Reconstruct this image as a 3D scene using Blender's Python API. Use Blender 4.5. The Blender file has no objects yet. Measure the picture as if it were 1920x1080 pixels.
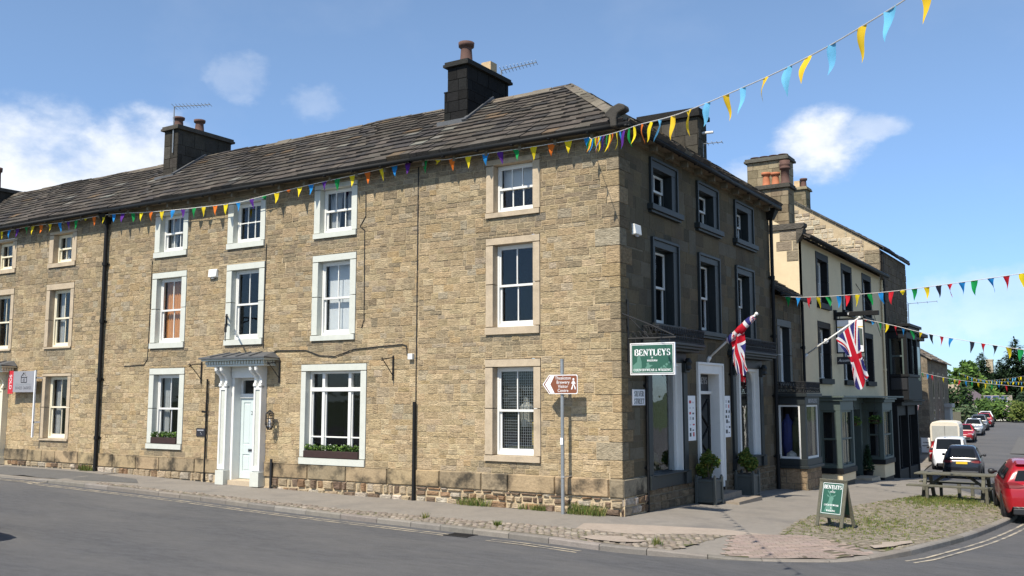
import bpy, bmesh, math, random
from mathutils import Vector, Matrix
from mathutils.geometry import tessellate_polygon
random.seed(7)
R = math.radians
SC = bpy.context.scene
COL = SC.collection

# ------------------------------------------------------------------ camera
cam_d = bpy.data.cameras.new('camera'); cam = bpy.data.objects.new('camera', cam_d); COL.objects.link(cam)
cam.location = (8.7525, -18.0362, 2.39)
cam.rotation_euler = (R(90 + 6.5168), 0, R(32.3354))
cam_d.sensor_width = 36; cam_d.lens = 1802.53 * 36 / 1920
cam_d.clip_start = 0.1; cam_d.clip_end = 6000
SC.camera = cam
SC.view_settings.view_transform = 'Standard'; SC.view_settings.look = 'None'
SC.view_settings.gamma = 1; SC.view_settings.exposure = 0.43; SC.view_settings.use_curve_mapping = False
SC.cycles.max_bounces = 8; SC.cycles.transparent_max_bounces = 16

# ------------------------------------------------------------------ sun
LDIR = Vector((0.045, 1.0, -1.33)).normalized()
sd = bpy.data.lights.new('sun', 'SUN'); so = bpy.data.objects.new('sun', sd); COL.objects.link(so)
sd.energy = 5.0; sd.angle = R(0.53); sd.color = (1.0, 0.93, 0.81)
so.rotation_euler = LDIR.to_track_quat('-Z', 'Y').to_euler(); so.location = (0, -30, 40)

# ------------------------------------------------------------------ world: sky + clouds
W = bpy.data.worlds.new("World"); SC.world = W; W.use_nodes = True
nt = W.node_tree; N = nt.nodes; Lk = nt.links; N.clear()
def wn(t, **k):
    n = N.new(t)
    for a, b in k.items(): setattr(n, a, b)
    return n
wout = wn('ShaderNodeOutputWorld'); wbg = wn('ShaderNodeBackground'); sky = wn('ShaderNodeTexSky')
sky.sky_type = 'NISHITA'; sky.sun_disc = False; sky.sun_elevation = math.atan(1.33); sky.sun_rotation = R(182.6)
sky.air_density = 1.0; sky.dust_density = 0.35; sky.ozone_density = 1.6; sky.altitude = 100
wbg.inputs['Strength'].default_value = 0.118
tc = wn('ShaderNodeTexCoord')
def vmath(op, a, b=None):
    n = wn('ShaderNodeVectorMath', operation=op)
    Lk.new(a, n.inputs[0])
    if b is not None: n.inputs[1].default_value = b
    return n
def smath(op, a, b=None, clamp=False):
    n = wn('ShaderNodeMath', operation=op, use_clamp=clamp)
    for i, q in enumerate((a, b)):
        if q is None: continue
        if isinstance(q, (int, float)): n.inputs[i].default_value = q
        else: Lk.new(q, n.inputs[i])
    return n.outputs[0]
def noise_w(scale, detail, rough, off=(0, 0, 0), stretch=(1, 1, 1.6)):
    m = wn('ShaderNodeMapping'); m.inputs['Scale'].default_value = stretch; m.inputs['Location'].default_value = off
    Lk.new(tc.outputs['Generated'], m.inputs['Vector'])
    n = wn('ShaderNodeTexNoise'); n.inputs['Scale'].default_value = scale; n.inputs['Detail'].default_value = detail
    n.inputs['Roughness'].default_value = rough; Lk.new(m.outputs[0], n.inputs['Vector']); return n.outputs['Fac']
nz = noise_w(9, 9, 0.58); nz2 = noise_w(22, 8, 0.6, (3, 1, 2)); nz3 = noise_w(3.2, 6, 0.55, (7, 2, 5))
# (azimuth deg from +Y towards +X, elevation deg, half width deg, half height deg, density, noise gain)
CLOUDS = [(-60.0, 12.0, 10.5, 4.6, 1.0, .8), (-55.0, 13.2, 5.5, 3.0, 0.95, 1.1), (-65.5, 14.5, 6.5, 3.2, 0.9, 1.4), (-48.3, 18.3, 2.2, 1.5, 0.20, 2.0), (-44.2, 17.2, 2.6, 1.2, 0.20, 2.0),
          (-14.4, 14.0, 3.3, 2.6, 1.0, 1.1), (-11.8, 14.9, 2.6, .9, 0.5, 1.6), (-17.2, 12.3, 2.8, 2.0, 0.55, 1.6), (-5.0, 4.6, 9, 2.4, 0.3, 1.8), (20, 9, 16, 6, 0.8, 1.6), (60, 14, 22, 8, .9, 1.6),
          (-95, 14, 20, 7, .9, 1.6), (120, 18, 25, 9, .8, 1.6), (200, 16, 30, 8, .7, 1.6)]
mask = None
for az, el, hw, hh, dens, ng in CLOUDS:
    a, e = R(az), R(el)
    c = Vector((math.sin(a) * math.cos(e), math.cos(a) * math.cos(e), math.sin(e)))
    r = Vector((math.cos(a), -math.sin(a), 0)); u = r.cross(c)
    dv = vmath('SUBTRACT', tc.outputs['Generated'], c)
    dr = vmath('DOT_PRODUCT', dv.outputs[0], r / math.sin(R(hw))).outputs['Value']
    du = vmath('DOT_PRODUCT', dv.outputs[0], u / math.sin(R(hh))).outputs['Value']
    dc = vmath('DOT_PRODUCT', dv.outputs[0], c * 1.6).outputs['Value']
    d2 = smath('ADD', smath('ADD', smath('MULTIPLY', dr, dr), smath('MULTIPLY', du, du)), smath('MULTIPLY', dc, dc))
    v = smath('SUBTRACT', 0.75, smath('MULTIPLY', d2, 0.75))
    v = smath('ADD', v, smath('MULTIPLY', smath('SUBTRACT', nz, 0.5), ng * 1.6))
    v = smath('ADD', v, smath('MULTIPLY', smath('SUBTRACT', nz2, 0.5), ng * 0.8))
    mr = wn('ShaderNodeMapRange', interpolation_type='SMOOTHSTEP')
    Lk.new(v, mr.inputs['Value']); mr.inputs['From Min'].default_value = 0.0; mr.inputs['From Max'].default_value = 0.8
    mr.inputs['To Max'].default_value = dens
    mask = mr.outputs[0] if mask is None else smath('MAXIMUM', mask, mr.outputs[0])
thin = wn('ShaderNodeMapRange'); Lk.new(nz3, thin.inputs['Value']); thin.inputs['From Min'].default_value = 0.5; thin.inputs['From Max'].default_value = 0.85; thin.inputs['To Max'].default_value = 0.16
mask = smath('MAXIMUM', mask, thin.outputs[0])
cr = wn('ShaderNodeMapRange'); Lk.new(nz2, cr.inputs['Value']); cr.inputs['From Min'].default_value = 0.3; cr.inputs['From Max'].default_value = 0.7
ccol = wn('ShaderNodeMix', data_type='RGBA'); Lk.new(cr.outputs[0], ccol.inputs['Factor'])
ccol.inputs['A'].default_value = (4.9, 5.4, 6.3, 1); ccol.inputs['B'].default_value = (6.9, 7.1, 7.4, 1)
mx = wn('ShaderNodeMix', data_type='RGBA'); Lk.new(mask, mx.inputs['Factor'])
skt = wn('ShaderNodeMix', data_type='RGBA', blend_type='MULTIPLY'); skt.inputs['Factor'].default_value = 1.0
sx = wn('ShaderNodeSeparateXYZ'); Lk.new(tc.outputs['Generated'], sx.inputs[0]); hz = wn('ShaderNodeMapRange', interpolation_type='SMOOTHSTEP'); Lk.new(sx.outputs['Z'], hz.inputs['Value']); hz.inputs['From Max'].default_value = .42
hc_ = wn('ShaderNodeMix', data_type='RGBA'); Lk.new(hz.outputs[0], hc_.inputs['Factor']); hc_.inputs['A'].default_value = (.56, .72, 1.04, 1); hc_.inputs['B'].default_value = (1, 1, 1.06, 1)
sk2 = wn('ShaderNodeMix', data_type='RGBA', blend_type='MULTIPLY'); sk2.inputs['Factor'].default_value = 1.0; Lk.new(sky.outputs[0], sk2.inputs['A']); Lk.new(hc_.outputs['Result'], sk2.inputs['B']); Lk.new(sk2.outputs['Result'], skt.inputs['A']); skt.inputs['B'].default_value = (1.0, 1.05, 1.03, 1)
Lk.new(skt.outputs['Result'], mx.inputs['A']); Lk.new(ccol.outputs['Result'], mx.inputs['B'])
Lk.new(mx.outputs['Result'], wbg.inputs['Color']); Lk.new(wbg.outputs[0], wout.inputs['Surface'])

# ------------------------------------------------------------------ materials
MATS = {}
def mat(name, col=(.5, .5, .5), rough=.7, var=.15, scale=6, attr=False, bump=0.0, bscale=30, metal=0.0, spec=.5, coat=0.0, dirt=None, trans=0.0, sub=0.0, rvar=0.0, stretch=None):
    """principled with a two-scale noise on the colour; attr: colour comes from the face attribute Col"""
    m = bpy.data.materials.new(name); m.use_nodes = True; MATS[name] = m
    t = m.node_tree; n = t.nodes; l = t.links; b = n['Principled BSDF']
    b.inputs['Roughness'].default_value = rough; b.inputs['Metallic'].default_value = metal
    b.inputs['Specular IOR Level'].default_value = spec; b.inputs['Coat Weight'].default_value = coat
    g = n.new('ShaderNodeNewGeometry')
    def noise(s, d=5, r=.6):
        q = n.new('ShaderNodeTexNoise'); q.inputs['Scale'].default_value = s; q.inputs['Detail'].default_value = d; q.inputs['Roughness'].default_value = r
        if stretch:
            st = n.new('ShaderNodeVectorMath'); st.operation = 'MULTIPLY'; st.inputs[1].default_value = stretch; l.new(g.outputs['Position'], st.inputs[0]); l.new(st.outputs[0], q.inputs['Vector'])
        else: l.new(g.outputs['Position'], q.inputs['Vector'])
        return q
    if attr:
        a = n.new('ShaderNodeAttribute'); a.attribute_name = 'Col'; src = a.outputs['Color']
    else:
        a = n.new('ShaderNodeRGB'); a.outputs[0].default_value = (*col, 1); src = a.outputs[0]
    n1 = noise(scale); n2 = noise(scale * 7.3, 4)
    mm = n.new('ShaderNodeMath'); mm.operation = 'ADD'; l.new(n1.outputs['Fac'], mm.inputs[0]); l.new(n2.outputs['Fac'], mm.inputs[1])
    mr = n.new('ShaderNodeMapRange'); l.new(mm.outputs[0], mr.inputs['Value']); mr.inputs['From Min'].default_value = .7; mr.inputs['From Max'].default_value = 1.3
    mr.inputs['To Min'].default_value = 1 - var; mr.inputs['To Max'].default_value = 1 + var
    mul = n.new('ShaderNodeVectorMath'); mul.operation = 'SCALE'; l.new(src, mul.inputs[0]); l.new(mr.outputs[0], mul.inputs['Scale'])
    out = mul.outputs[0]
    if dirt:
        dcol, dscale, lo, hi, amt = dirt
        dn = noise(dscale, 8, .62); dr = n.new('ShaderNodeMapRange'); l.new(dn.outputs['Fac'], dr.inputs['Value'])
        dr.inputs['From Min'].default_value = lo; dr.inputs['From Max'].default_value = hi; dr.inputs['To Max'].default_value = amt
        mi = n.new('ShaderNodeMix'); mi.data_type = 'RGBA'; l.new(dr.outputs[0], mi.inputs['Factor']); l.new(out, mi.inputs['A']); mi.inputs['B'].default_value = (*dcol, 1)
        out = mi.outputs['Result']
    l.new(out, b.inputs['Base Color'])
    if rvar:
        rn = noise(scale * 2); rr = n.new('ShaderNodeMapRange'); l.new(rn.outputs['Fac'], rr.inputs['Value'])
        rr.inputs['To Min'].default_value = max(0, rough - rvar); rr.inputs['To Max'].default_value = min(1, rough + rvar); l.new(rr.outputs[0], b.inputs['Roughness'])
    if bump:
        bn = noise(bscale, 6, .65); bp = n.new('ShaderNodeBump'); bp.inputs['Strength'].default_value = min(1, bump); bp.inputs['Distance'].default_value = .02 * max(1, bump)
        l.new(bn.outputs['Fac'], bp.inputs['Height']); l.new(bp.outputs[0], b.inputs['Normal'])
    if trans:
        tr = n.new('ShaderNodeBsdfTranslucent'); l.new(out, tr.inputs['Color']); ms = n.new('ShaderNodeMixShader'); ms.inputs[0].default_value = trans
        l.new(b.outputs[0], ms.inputs[1]); l.new(tr.outputs[0], ms.inputs[2]); l.new(ms.outputs[0], n['Material Output'].inputs['Surface'])
    return m
def glass_mat(name, tint=(.55, .6, .62), refl=.55, rough=.02):
    m = bpy.data.materials.new(name); m.use_nodes = True; MATS[name] = m
    t = m.node_tree; n = t.nodes; l = t.links; n.remove(n['Principled BSDF'])
    tr = n.new('ShaderNodeBsdfTransparent'); tr.inputs[0].default_value = (*tint, 1)
    gl = n.new('ShaderNodeBsdfGlossy'); gl.inputs['Roughness'].default_value = rough; gl.inputs['Color'].default_value = (refl, refl, refl, 1)
    g = n.new('ShaderNodeNewGeometry'); no = n.new('ShaderNodeTexNoise'); no.inputs['Scale'].default_value = 1.7; no.inputs['Detail'].default_value = 2
    l.new(g.outputs['Position'], no.inputs['Vector']); bp = n.new('ShaderNodeBump'); bp.inputs['Strength'].default_value = .12; bp.inputs['Distance'].default_value = .05
    l.new(no.outputs['Fac'], bp.inputs['Height']); l.new(bp.outputs[0], gl.inputs['Normal'])
    lw = n.new('ShaderNodeLayerWeight'); lw.inputs['Blend'].default_value = .5; pw = n.new('ShaderNodeMath'); pw.operation = 'POWER'; pw.inputs[1].default_value = 4.0; l.new(lw.outputs['Facing'], pw.inputs[0])
    fr = n.new('ShaderNodeMath'); fr.operation = 'MULTIPLY_ADD'; fr.inputs[1].default_value = .85; fr.inputs[2].default_value = .05; l.new(pw.outputs[0], fr.inputs[0])
    ms = n.new('ShaderNodeMixShader'); l.new(fr.outputs[0], ms.inputs[0]); l.new(tr.outputs[0], ms.inputs[1]); l.new(gl.outputs[0], ms.inputs[2])
    l.new(ms.outputs[0], n['Material Output'].inputs['Surface']); return m

mat('stone', attr=True, rough=.95, var=.45, scale=7.0, bump=2.2, bscale=17, spec=.12, dirt=((.17, .14, .095), .5, .52, .8, .45), stretch=(1, 1, 2.4))
mat('ashlar', attr=True, rough=.95, var=.2, scale=2.2, bump=.5, bscale=26, spec=.15, dirt=((.045, .043, .04), 1.1, .5, .78, .75))
mat('plinth', attr=True, rough=.95, var=.22, scale=2.5, bump=.8, bscale=22, spec=.15, dirt=((.028, .027, .024), 1.9, .47, .62, .85))
mat('mortar', (.46, .365, .235), .95, .2, 5, bump=.6, bscale=40, spec=.1)
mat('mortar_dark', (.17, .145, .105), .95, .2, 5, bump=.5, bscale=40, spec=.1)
mat('dressed', (.45, .365, .26), .9, .14, 5, bump=.25, bscale=45, spec=.2, dirt=((.13, .115, .09), 2.2, .52, .8, .6))
mat('slate', attr=True, rough=.92, var=.28, scale=5, bump=.9, bscale=22, spec=.15, dirt=((.19, .18, .145), 7.0, .58, .74, .4))
mat('lead', (.085, .088, .092), .55, .2, 4, bump=.3, spec=.5)
mat('chimney_stone', attr=True, rough=.95, var=.3, scale=4, bump=.7, bscale=20, spec=.15)
mat('clay', (.10, .052, .04), .85, .25, 8, bump=.2)
mat('clay_orange', (.42, .15, .07), .85, .2, 8, bump=.2)
mat('clay_buff', (.52, .38, .22), .85, .2, 8, bump=.2)
mat('white_paint', (.71, .705, .67), .45, .05, 6, spec=.4)
mat('cream_paint', (.74, .68, .52), .45, .06, 6, spec=.4)
mat('pale_green', (.545, .555, .495), .5, .07, 5, spec=.35, dirt=((.32, .36, .33), 3, .6, .8, .5))
mat('door_green', (.54, .61, .60), .35, .04, 5, spec=.45)
mat('teal_trim', (.16, .24, .22), .55, .15, 6)
mat('step_stone', (.23, .19, .145), .9, .2, 5, bump=.3)
mat('dark_stone', (.05, .045, .038), .95, .3, 8, bump=.5)
mat('slate_paint', (.0165, .0215, .0225), .5, .15, 5, spec=.4)
mat('sage_paint', (.068, .09, .081), .5, .12, 5, spec=.4)
mat('black_paint', (.009, .0095, .010), .6, .2, 8, spec=.25)
mat('iron', (.014, .014, .015), .6, .3, 10)
mat('dark_room', (.012, .012, .014), .9, .3, 2)
mat('blind', (.72, .74, .75), .8, .04, 5, trans=.2)
mat('curtain', (.62, .27, .08), .8, .2, 6, trans=.15)
mat('net', (.45, .46, .46), .9, .1, 6, trans=.2)
glass_mat('glass', (.95, .96, .96), .5); glass_mat('shop_glass', (.85, .87, .88), .9)
mat('car_glass', (.010, .012, .014), .08, .1, 4, spec=.22)
mat('cream_render', (.68, .56, .37), .9, .06, 1.5, bump=.15, bscale=60, spec=.15, dirt=((.40, .34, .24), 1.4, .55, .8, .35))
mat('asphalt_road', (.094, .094, .097), .9, .24, 9, bump=1.0, bscale=110, spec=.25, dirt=((.140, .135, .13), .8, .42, .72, .75), stretch=(.3, 1, 1))
mat('asphalt_path', (.235, .212, .183), .92, .10, 1.3, bump=.7, bscale=120, spec=.2, dirt=((.15, .14, .13), .8, .5, .72, .7))
mat('path_patch', (.12, .117, .112), .92, .1, 1.3, bump=.6, bscale=120, spec=.2)
mat('path_pale', (.33, .275, .225), .92, .12, 1.6, bump=.6, bscale=90, spec=.2)
mat('kerb_stone', attr=True, rough=.92, var=.16, scale=6, bump=.5, bscale=50, spec=.2)
mat('cobble', attr=True, rough=.88, var=.25, scale=12, bump=.5, bscale=50, spec=.25)
mat('cobble_bed', (.15, .128, .098), .95, .3, 4, bump=.8, bscale=60, spec=.1, dirt=((.10, .115, .04), 1.6, .45, .62, .7))
mat('paver', attr=True, rough=.9, var=.15, scale=8, bump=.4, bscale=60, spec=.2)
mat('yellow_line', (.40, .345, .255), .8, .2, 9, dirt=((.11, .11, .11), 4, .42, .62, .9))
mat('grass', attr=True, rough=.8, var=.3, scale=3, trans=.25, spec=.2)
mat('leaf', attr=True, rough=.75, var=.2, scale=2, trans=.22, spec=.25)
mat('bark', (.09, .065, .045), .95, .3, 6, bump=.8)
mat('field', (.06, .085, .03), .95, .3, .3, bump=.5, bscale=3)
mat('galv', (.30, .32, .33), .5, .15, 12, metal=.5, spec=.5)
mat('brown_sign', (.20, .065, .028), .5, .05, 5, spec=.5)
mat('sign_white', (.80, .80, .80), .5, .04, 5)
mat('board_grey', (.27, .27, .29), .5, .04, 5)
mat('sign_grey', (.50, .50, .52), .5, .04, 5)
mat('sign_red', (.50, .02, .03), .5, .04, 5)
mat('sign_black', (.02, .02, .025), .5, .05, 5)
mat('sign_green', (.025, .095, .065), .45, .08, 4, spec=.4)
mat('sign_green_pale', (.10, .22, .17), .45, .1, 4, spec=.4)
mat('aluminium', (.50, .50, .50), .4, .1, 10, metal=.6)
mat('timber_brown', (.035, .016, .012), .6, .2, 8)
mat('weathered_wood', (.105, .10, .072), .85, .25, 7, bump=.6, bscale=40)
mat('planter_paint', (.062, .07, .064), .6, .12, 5, bump=.2)
mat('cloth', attr=True, rough=.8, var=.06, scale=5, trans=.28, spec=.2)
mat('rope', (.62, .60, .56), .8, .1, 30)
mat('plastic_white', (.76, .75, .70), .45, .04, 5)
mat('rubber', (.016, .016, .017), .8, .15, 20)
mat('alloy', (.35, .36, .37), .35, .1, 20, metal=.7)
mat('car_red', (.30, .006, .012), .3, .05, 4, coat=.45, spec=.45)
mat('car_black', (.013, .014, .018), .25, .05, 4, coat=.45, spec=.45)
mat('car_white', (.74, .75, .76), .3, .04, 4, coat=.7)
mat('car_grey', (.10, .11, .12), .3, .05, 4, coat=.8)
mat('car_silver', (.36, .38, .40), .3, .05, 4, coat=.8, metal=.4)
mat('car_cream', (.66, .60, .49), .45, .06, 3)
mat('car_trim', (.018, .018, .02), .5, .1, 10)
mat('lamp_red', (.13, .005, .008), .5, .05, 10, spec=.3)
mat('lamp_clear', (.55, .56, .58), .15, .05, 10, coat=1)
mat('plate_yellow', (.72, .50, .03), .5, .04, 10)
mat('plate_white', (.7, .7, .68), .5, .04, 10)
mat('panel_grey', (.36, .36, .33), .6, .08, 4)
mat('solar', (.03, .05, .11), .15, .1, 6, coat=.8)
mat('soil', (.03, .022, .015), .95, .3, 20)
mat('merch_blue', (.03, .04, .16), .8, .2, 5); mat('merch_olive', (.07, .075, .03), .8, .2, 5); mat('merch_pale', (.5, .48, .42), .8, .2, 5)
mat('merch_yellow', (.62, .45, .12), .7, .2, 5)
M = MATS

# ------------------------------------------------------------------ mesh building
class Fr:
    """a local frame: u along, v up, n out"""
    def __init__(s, o, u, v, n): s.o, s.u, s.v, s.n = Vector(o), Vector(u), Vector(v), Vector(n)
    def p(s, u, v, w=0): return s.o + s.u * u + s.v * v + s.n * w
FA = Fr((0, 0, 0), (1, 0, 0), (0, 0, 1), (0, -1, 0))          # front to the market place
FB = Fr((0, 0, 0), (0, 1, 0), (0, 0, 1), (1, 0, 0))           # front to the side street
FX = Fr((0, 0, 0), (1, 0, 0), (0, 1, 0), (0, 0, 1))           # plan
def at_frame(F, u, v, w=0): return Fr(F.p(u, v, w), F.u, F.v, F.n)
def yawframe(loc, deg):
    a = R(deg); return Fr(loc, (math.cos(a), math.sin(a), 0), (-math.sin(a), math.cos(a), 0), (0, 0, 1))

class MB:
    def __init__(s): s.v = []; s.f = []; s.c = []; s.m = []
    def face(s, pts, col=None, mi=0):
        k = len(s.v); s.v += [tuple(p) for p in pts]; s.f.append(tuple(range(k, k + len(pts)))); s.c.append(col); s.m.append(mi)
    def hexa(s, P, col=None, mi=0, skip=()):
        """P: 8 points, 0-3 the back loop (w0), 4-7 the front loop, counterclockwise seen from the front"""
        k = len(s.v); s.v += [tuple(p) for p in P]
        for i, f in enumerate(((4, 5, 6, 7), (3, 2, 1, 0), (0, 1, 5, 4), (1, 2, 6, 5), (2, 3, 7, 6), (3, 0, 4, 7))):
            if i in skip: continue
            s.f.append(tuple(k + j for j in f)); s.c.append(col); s.m.append(mi)
    def box(s, F, u0, u1, v0, v1, w0, w1, col=None, mi=0, skip=()):
        s.hexa([F.p(u0, v0, w0), F.p(u1, v0, w0), F.p(u1, v1, w0), F.p(u0, v1, w0), F.p(u0, v0, w1), F.p(u1, v0, w1), F.p(u1, v1, w1), F.p(u0, v1, w1)], col, mi, skip)
    def cbox(s, F, u0, u1, v0, v1, w0, w1, ch, col=None, mi=0, jit=0):
        """box with a chamfered front edge (no back)"""
        j = lambda: random.uniform(-jit, jit)
        A = [F.p(u0, v0, w0), F.p(u1, v0, w0), F.p(u1, v1, w0), F.p(u0, v1, w0)]
        B = [F.p(u0 + ch + j(), v0 + ch + j(), w1), F.p(u1 - ch + j(), v0 + ch + j(), w1), F.p(u1 - ch + j(), v1 - ch + j(), w1), F.p(u0 + ch + j(), v1 - ch + j(), w1)]
        s.hexa(A + B, col, mi, skip=(1,))
    def prism(s, F, poly, w0, w1, col=None, mi=0, caps=True):
        """poly: [(u,v)] counterclockwise seen from the front"""
        n = len(poly); k = len(s.v)
        s.v += [tuple(F.p(u, v, w0)) for u, v in poly] + [tuple(F.p(u, v, w1)) for u, v in poly]
        for i in range(n):
            j = (i + 1) % n; s.f.append((k + i, k + j, k + n + j, k + n + i)); s.c.append(col); s.m.append(mi)
        if caps:
            s.f.append(tuple(k + n + i for i in range(n))); s.c.append(col); s.m.append(mi)
            s.f.append(tuple(k + i for i in reversed(range(n)))); s.c.append(col); s.m.append(mi)
    def tube(s, pts, r, n=8, col=None, mi=0, caps=True):
        pts = [Vector(p) for p in pts]; rs = r if isinstance(r, (list, tuple)) else [r] * len(pts)
        rings = []; ref = None
        for i, p in enumerate(pts):
            d = (pts[min(i + 1, len(pts) - 1)] - pts[max(i - 1, 0)]).normalized()
            if ref is None: ref = Vector((0, 0, 1)) if abs(d.z) < .9 else Vector((1, 0, 0))
            a = (ref - d * ref.dot(d)).normalized(); ref = a; b = d.cross(a)
            k = len(s.v); s.v += [tuple(p + (a * math.cos(t) + b * math.sin(t)) * rs[i]) for t in (2 * math.pi * q / n for q in range(n))]; rings.append(k)
        for i in range(len(rings) - 1):
            for q in range(n):
                w = (q + 1) % n; s.f.append((rings[i] + q, rings[i] + w, rings[i + 1] + w, rings[i + 1] + q)); s.c.append(col); s.m.append(mi)
        if caps:
            s.f.append(tuple(rings[0] + q for q in reversed(range(n)))); s.c.append(col); s.m.append(mi)
            s.f.append(tuple(rings[-1] + q for q in range(n))); s.c.append(col); s.m.append(mi)
    def lathe(s, o, prof, n=12, axis=(0, 0, 1), col=None, mi=0):
        o = Vector(o); ax = Vector(axis).normalized(); ref = Vector((1, 0, 0)) if abs(ax.x) < .9 else Vector((0, 1, 0))
        a = (ref - ax * ref.dot(ax)).normalized(); b = ax.cross(a); ks = []
        for r, z in prof:
            ks.append(len(s.v)); s.v += [tuple(o + ax * z + (a * math.cos(t) + b * math.sin(t)) * max(r, 1e-4)) for t in (2 * math.pi * q / n for q in range(n))]
        for i in range(len(ks) - 1):
            for q in range(n):
                w = (q + 1) % n; s.f.append((ks[i] + q, ks[i] + w, ks[i + 1] + w, ks[i + 1] + q)); s.c.append(col); s.m.append(mi)
        s.f.append(tuple(ks[0] + q for q in reversed(range(n)))); s.c.append(col); s.m.append(mi)
        s.f.append(tuple(ks[-1] + q for q in range(n))); s.c.append(col); s.m.append(mi)
    def grid(s, P, col=None, mi=0):
        """P[i][j] points"""
        k = len(s.v); nj = len(P[0])
        for row in P: s.v += [tuple(p) for p in row]
        for i in range(len(P) - 1):
            for j in range(nj - 1):
                s.f.append((k + i * nj + j, k + i * nj + j + 1, k + (i + 1) * nj + j + 1, k + (i + 1) * nj + j))
                s.c.append(col(i, j) if callable(col) else col); s.m.append(mi)
    def build(s, name, mats, parent=None, smooth=False, bevel=0, loc=None, seg=2):
        """links everything collected as ONE mesh object; a child is placed relative to its thing's base"""
        off = Vector((0, 0, 0))
        if parent is not None: off = Vector(parent['base'])
        elif loc is not None: off = Vector(loc)
        me = bpy.data.meshes.new(name)
        me.from_pydata([(x - off.x, y - off.y, z - off.z) for x, y, z in s.v], [], s.f)
        if not isinstance(mats, (list, tuple)): mats = [mats]
        for m in mats: me.materials.append(M[m] if isinstance(m, str) else m)
        if any(s.m): me.polygons.foreach_set('material_index', s.m)
        if any(c is not None for c in s.c):
            ca = me.color_attributes.new('Col', 'FLOAT_COLOR', 'CORNER'); buf = []
            for f, c in zip(s.f, s.c):
                c = c or (.3, .3, .3); buf += [c[0], c[1], c[2], 1.0] * len(f)
            ca.data.foreach_set('color', buf)
        if smooth: me.polygons.foreach_set('use_smooth', [True] * len(me.polygons))
        me.validate(); me.update()
        o = bpy.data.objects.new(name, me); COL.objects.link(o)
        o['base'] = tuple(off)
        if parent is not None: o.parent = parent
        else: o.location = off
        if bevel:
            b = o.modifiers.new('bevel', 'BEVEL'); b.width = bevel; b.segments = seg; b.limit_method = 'ANGLE'; b.angle_limit = R(40); b.use_clamp_overlap = True
        return o

def tag(o, label, cat, group=None, kind=None):
    o['label'] = label; o['category'] = cat
    if group: o['group'] = group
    if kind: o['kind'] = kind
    return o
def thing(name, label, cat, loc, group=None):
    o = bpy.data.objects.new(name, None); COL.objects.link(o); o.location = loc; o['base'] = tuple(loc); o.empty_display_size = .2
    return tag(o, label, cat, group)
def struct(o, label, cat): o['kind'] = 'structure'; o['label'] = label; o['category'] = cat; return o
def jitter(c, a=.08, h=.03):
    k = 1 + random.uniform(-a, a); return (max(0, c[0] * k * (1 + random.uniform(-h, h))), c[1] * k, max(0, c[2] * k * (1 + random.uniform(-h, h))))
def lerp(a, b, t): return a + (b - a) * t
def interp(x, xs, ys):
    if x <= xs[0]: return ys[0]
    for i in range(1, len(xs)):
        if x <= xs[i]: return ys[i - 1] + (ys[i] - ys[i - 1]) * (x - xs[i - 1]) / (xs[i] - xs[i - 1])
    return ys[-1]

# text: sans from the built-in font, serif and italic from strokes
def text_into(mb, F, s, u, v, size, w=.004, align='C', mi=0, sx=1.0, rot=0, col=None, shear=0):
    c = bpy.data.curves.new('t', 'FONT'); c.body = s; c.size = size; c.align_x = {'C': 'CENTER', 'L': 'LEFT', 'R': 'RIGHT'}[align]; c.align_y = 'CENTER'; c.resolution_u = 3; c.shear = shear
    o = bpy.data.objects.new('t', c); COL.objects.link(o)
    dg = bpy.context.evaluated_depsgraph_get(); me = bpy.data.meshes.new_from_object(o.evaluated_get(dg))
    cr, sr = math.cos(rot), math.sin(rot)
    for p in me.polygons:
        q = []
        for i in p.vertices:
            x, y = me.vertices[i].co.x * sx, me.vertices[i].co.y
            q.append(F.p(u + x * cr - y * sr, v + x * sr + y * cr, w))
        mb.face(q, col, mi)
    bpy.data.objects.remove(o); bpy.data.curves.remove(c); bpy.data.meshes.remove(me)
_T = .15; _H = .07
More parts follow.
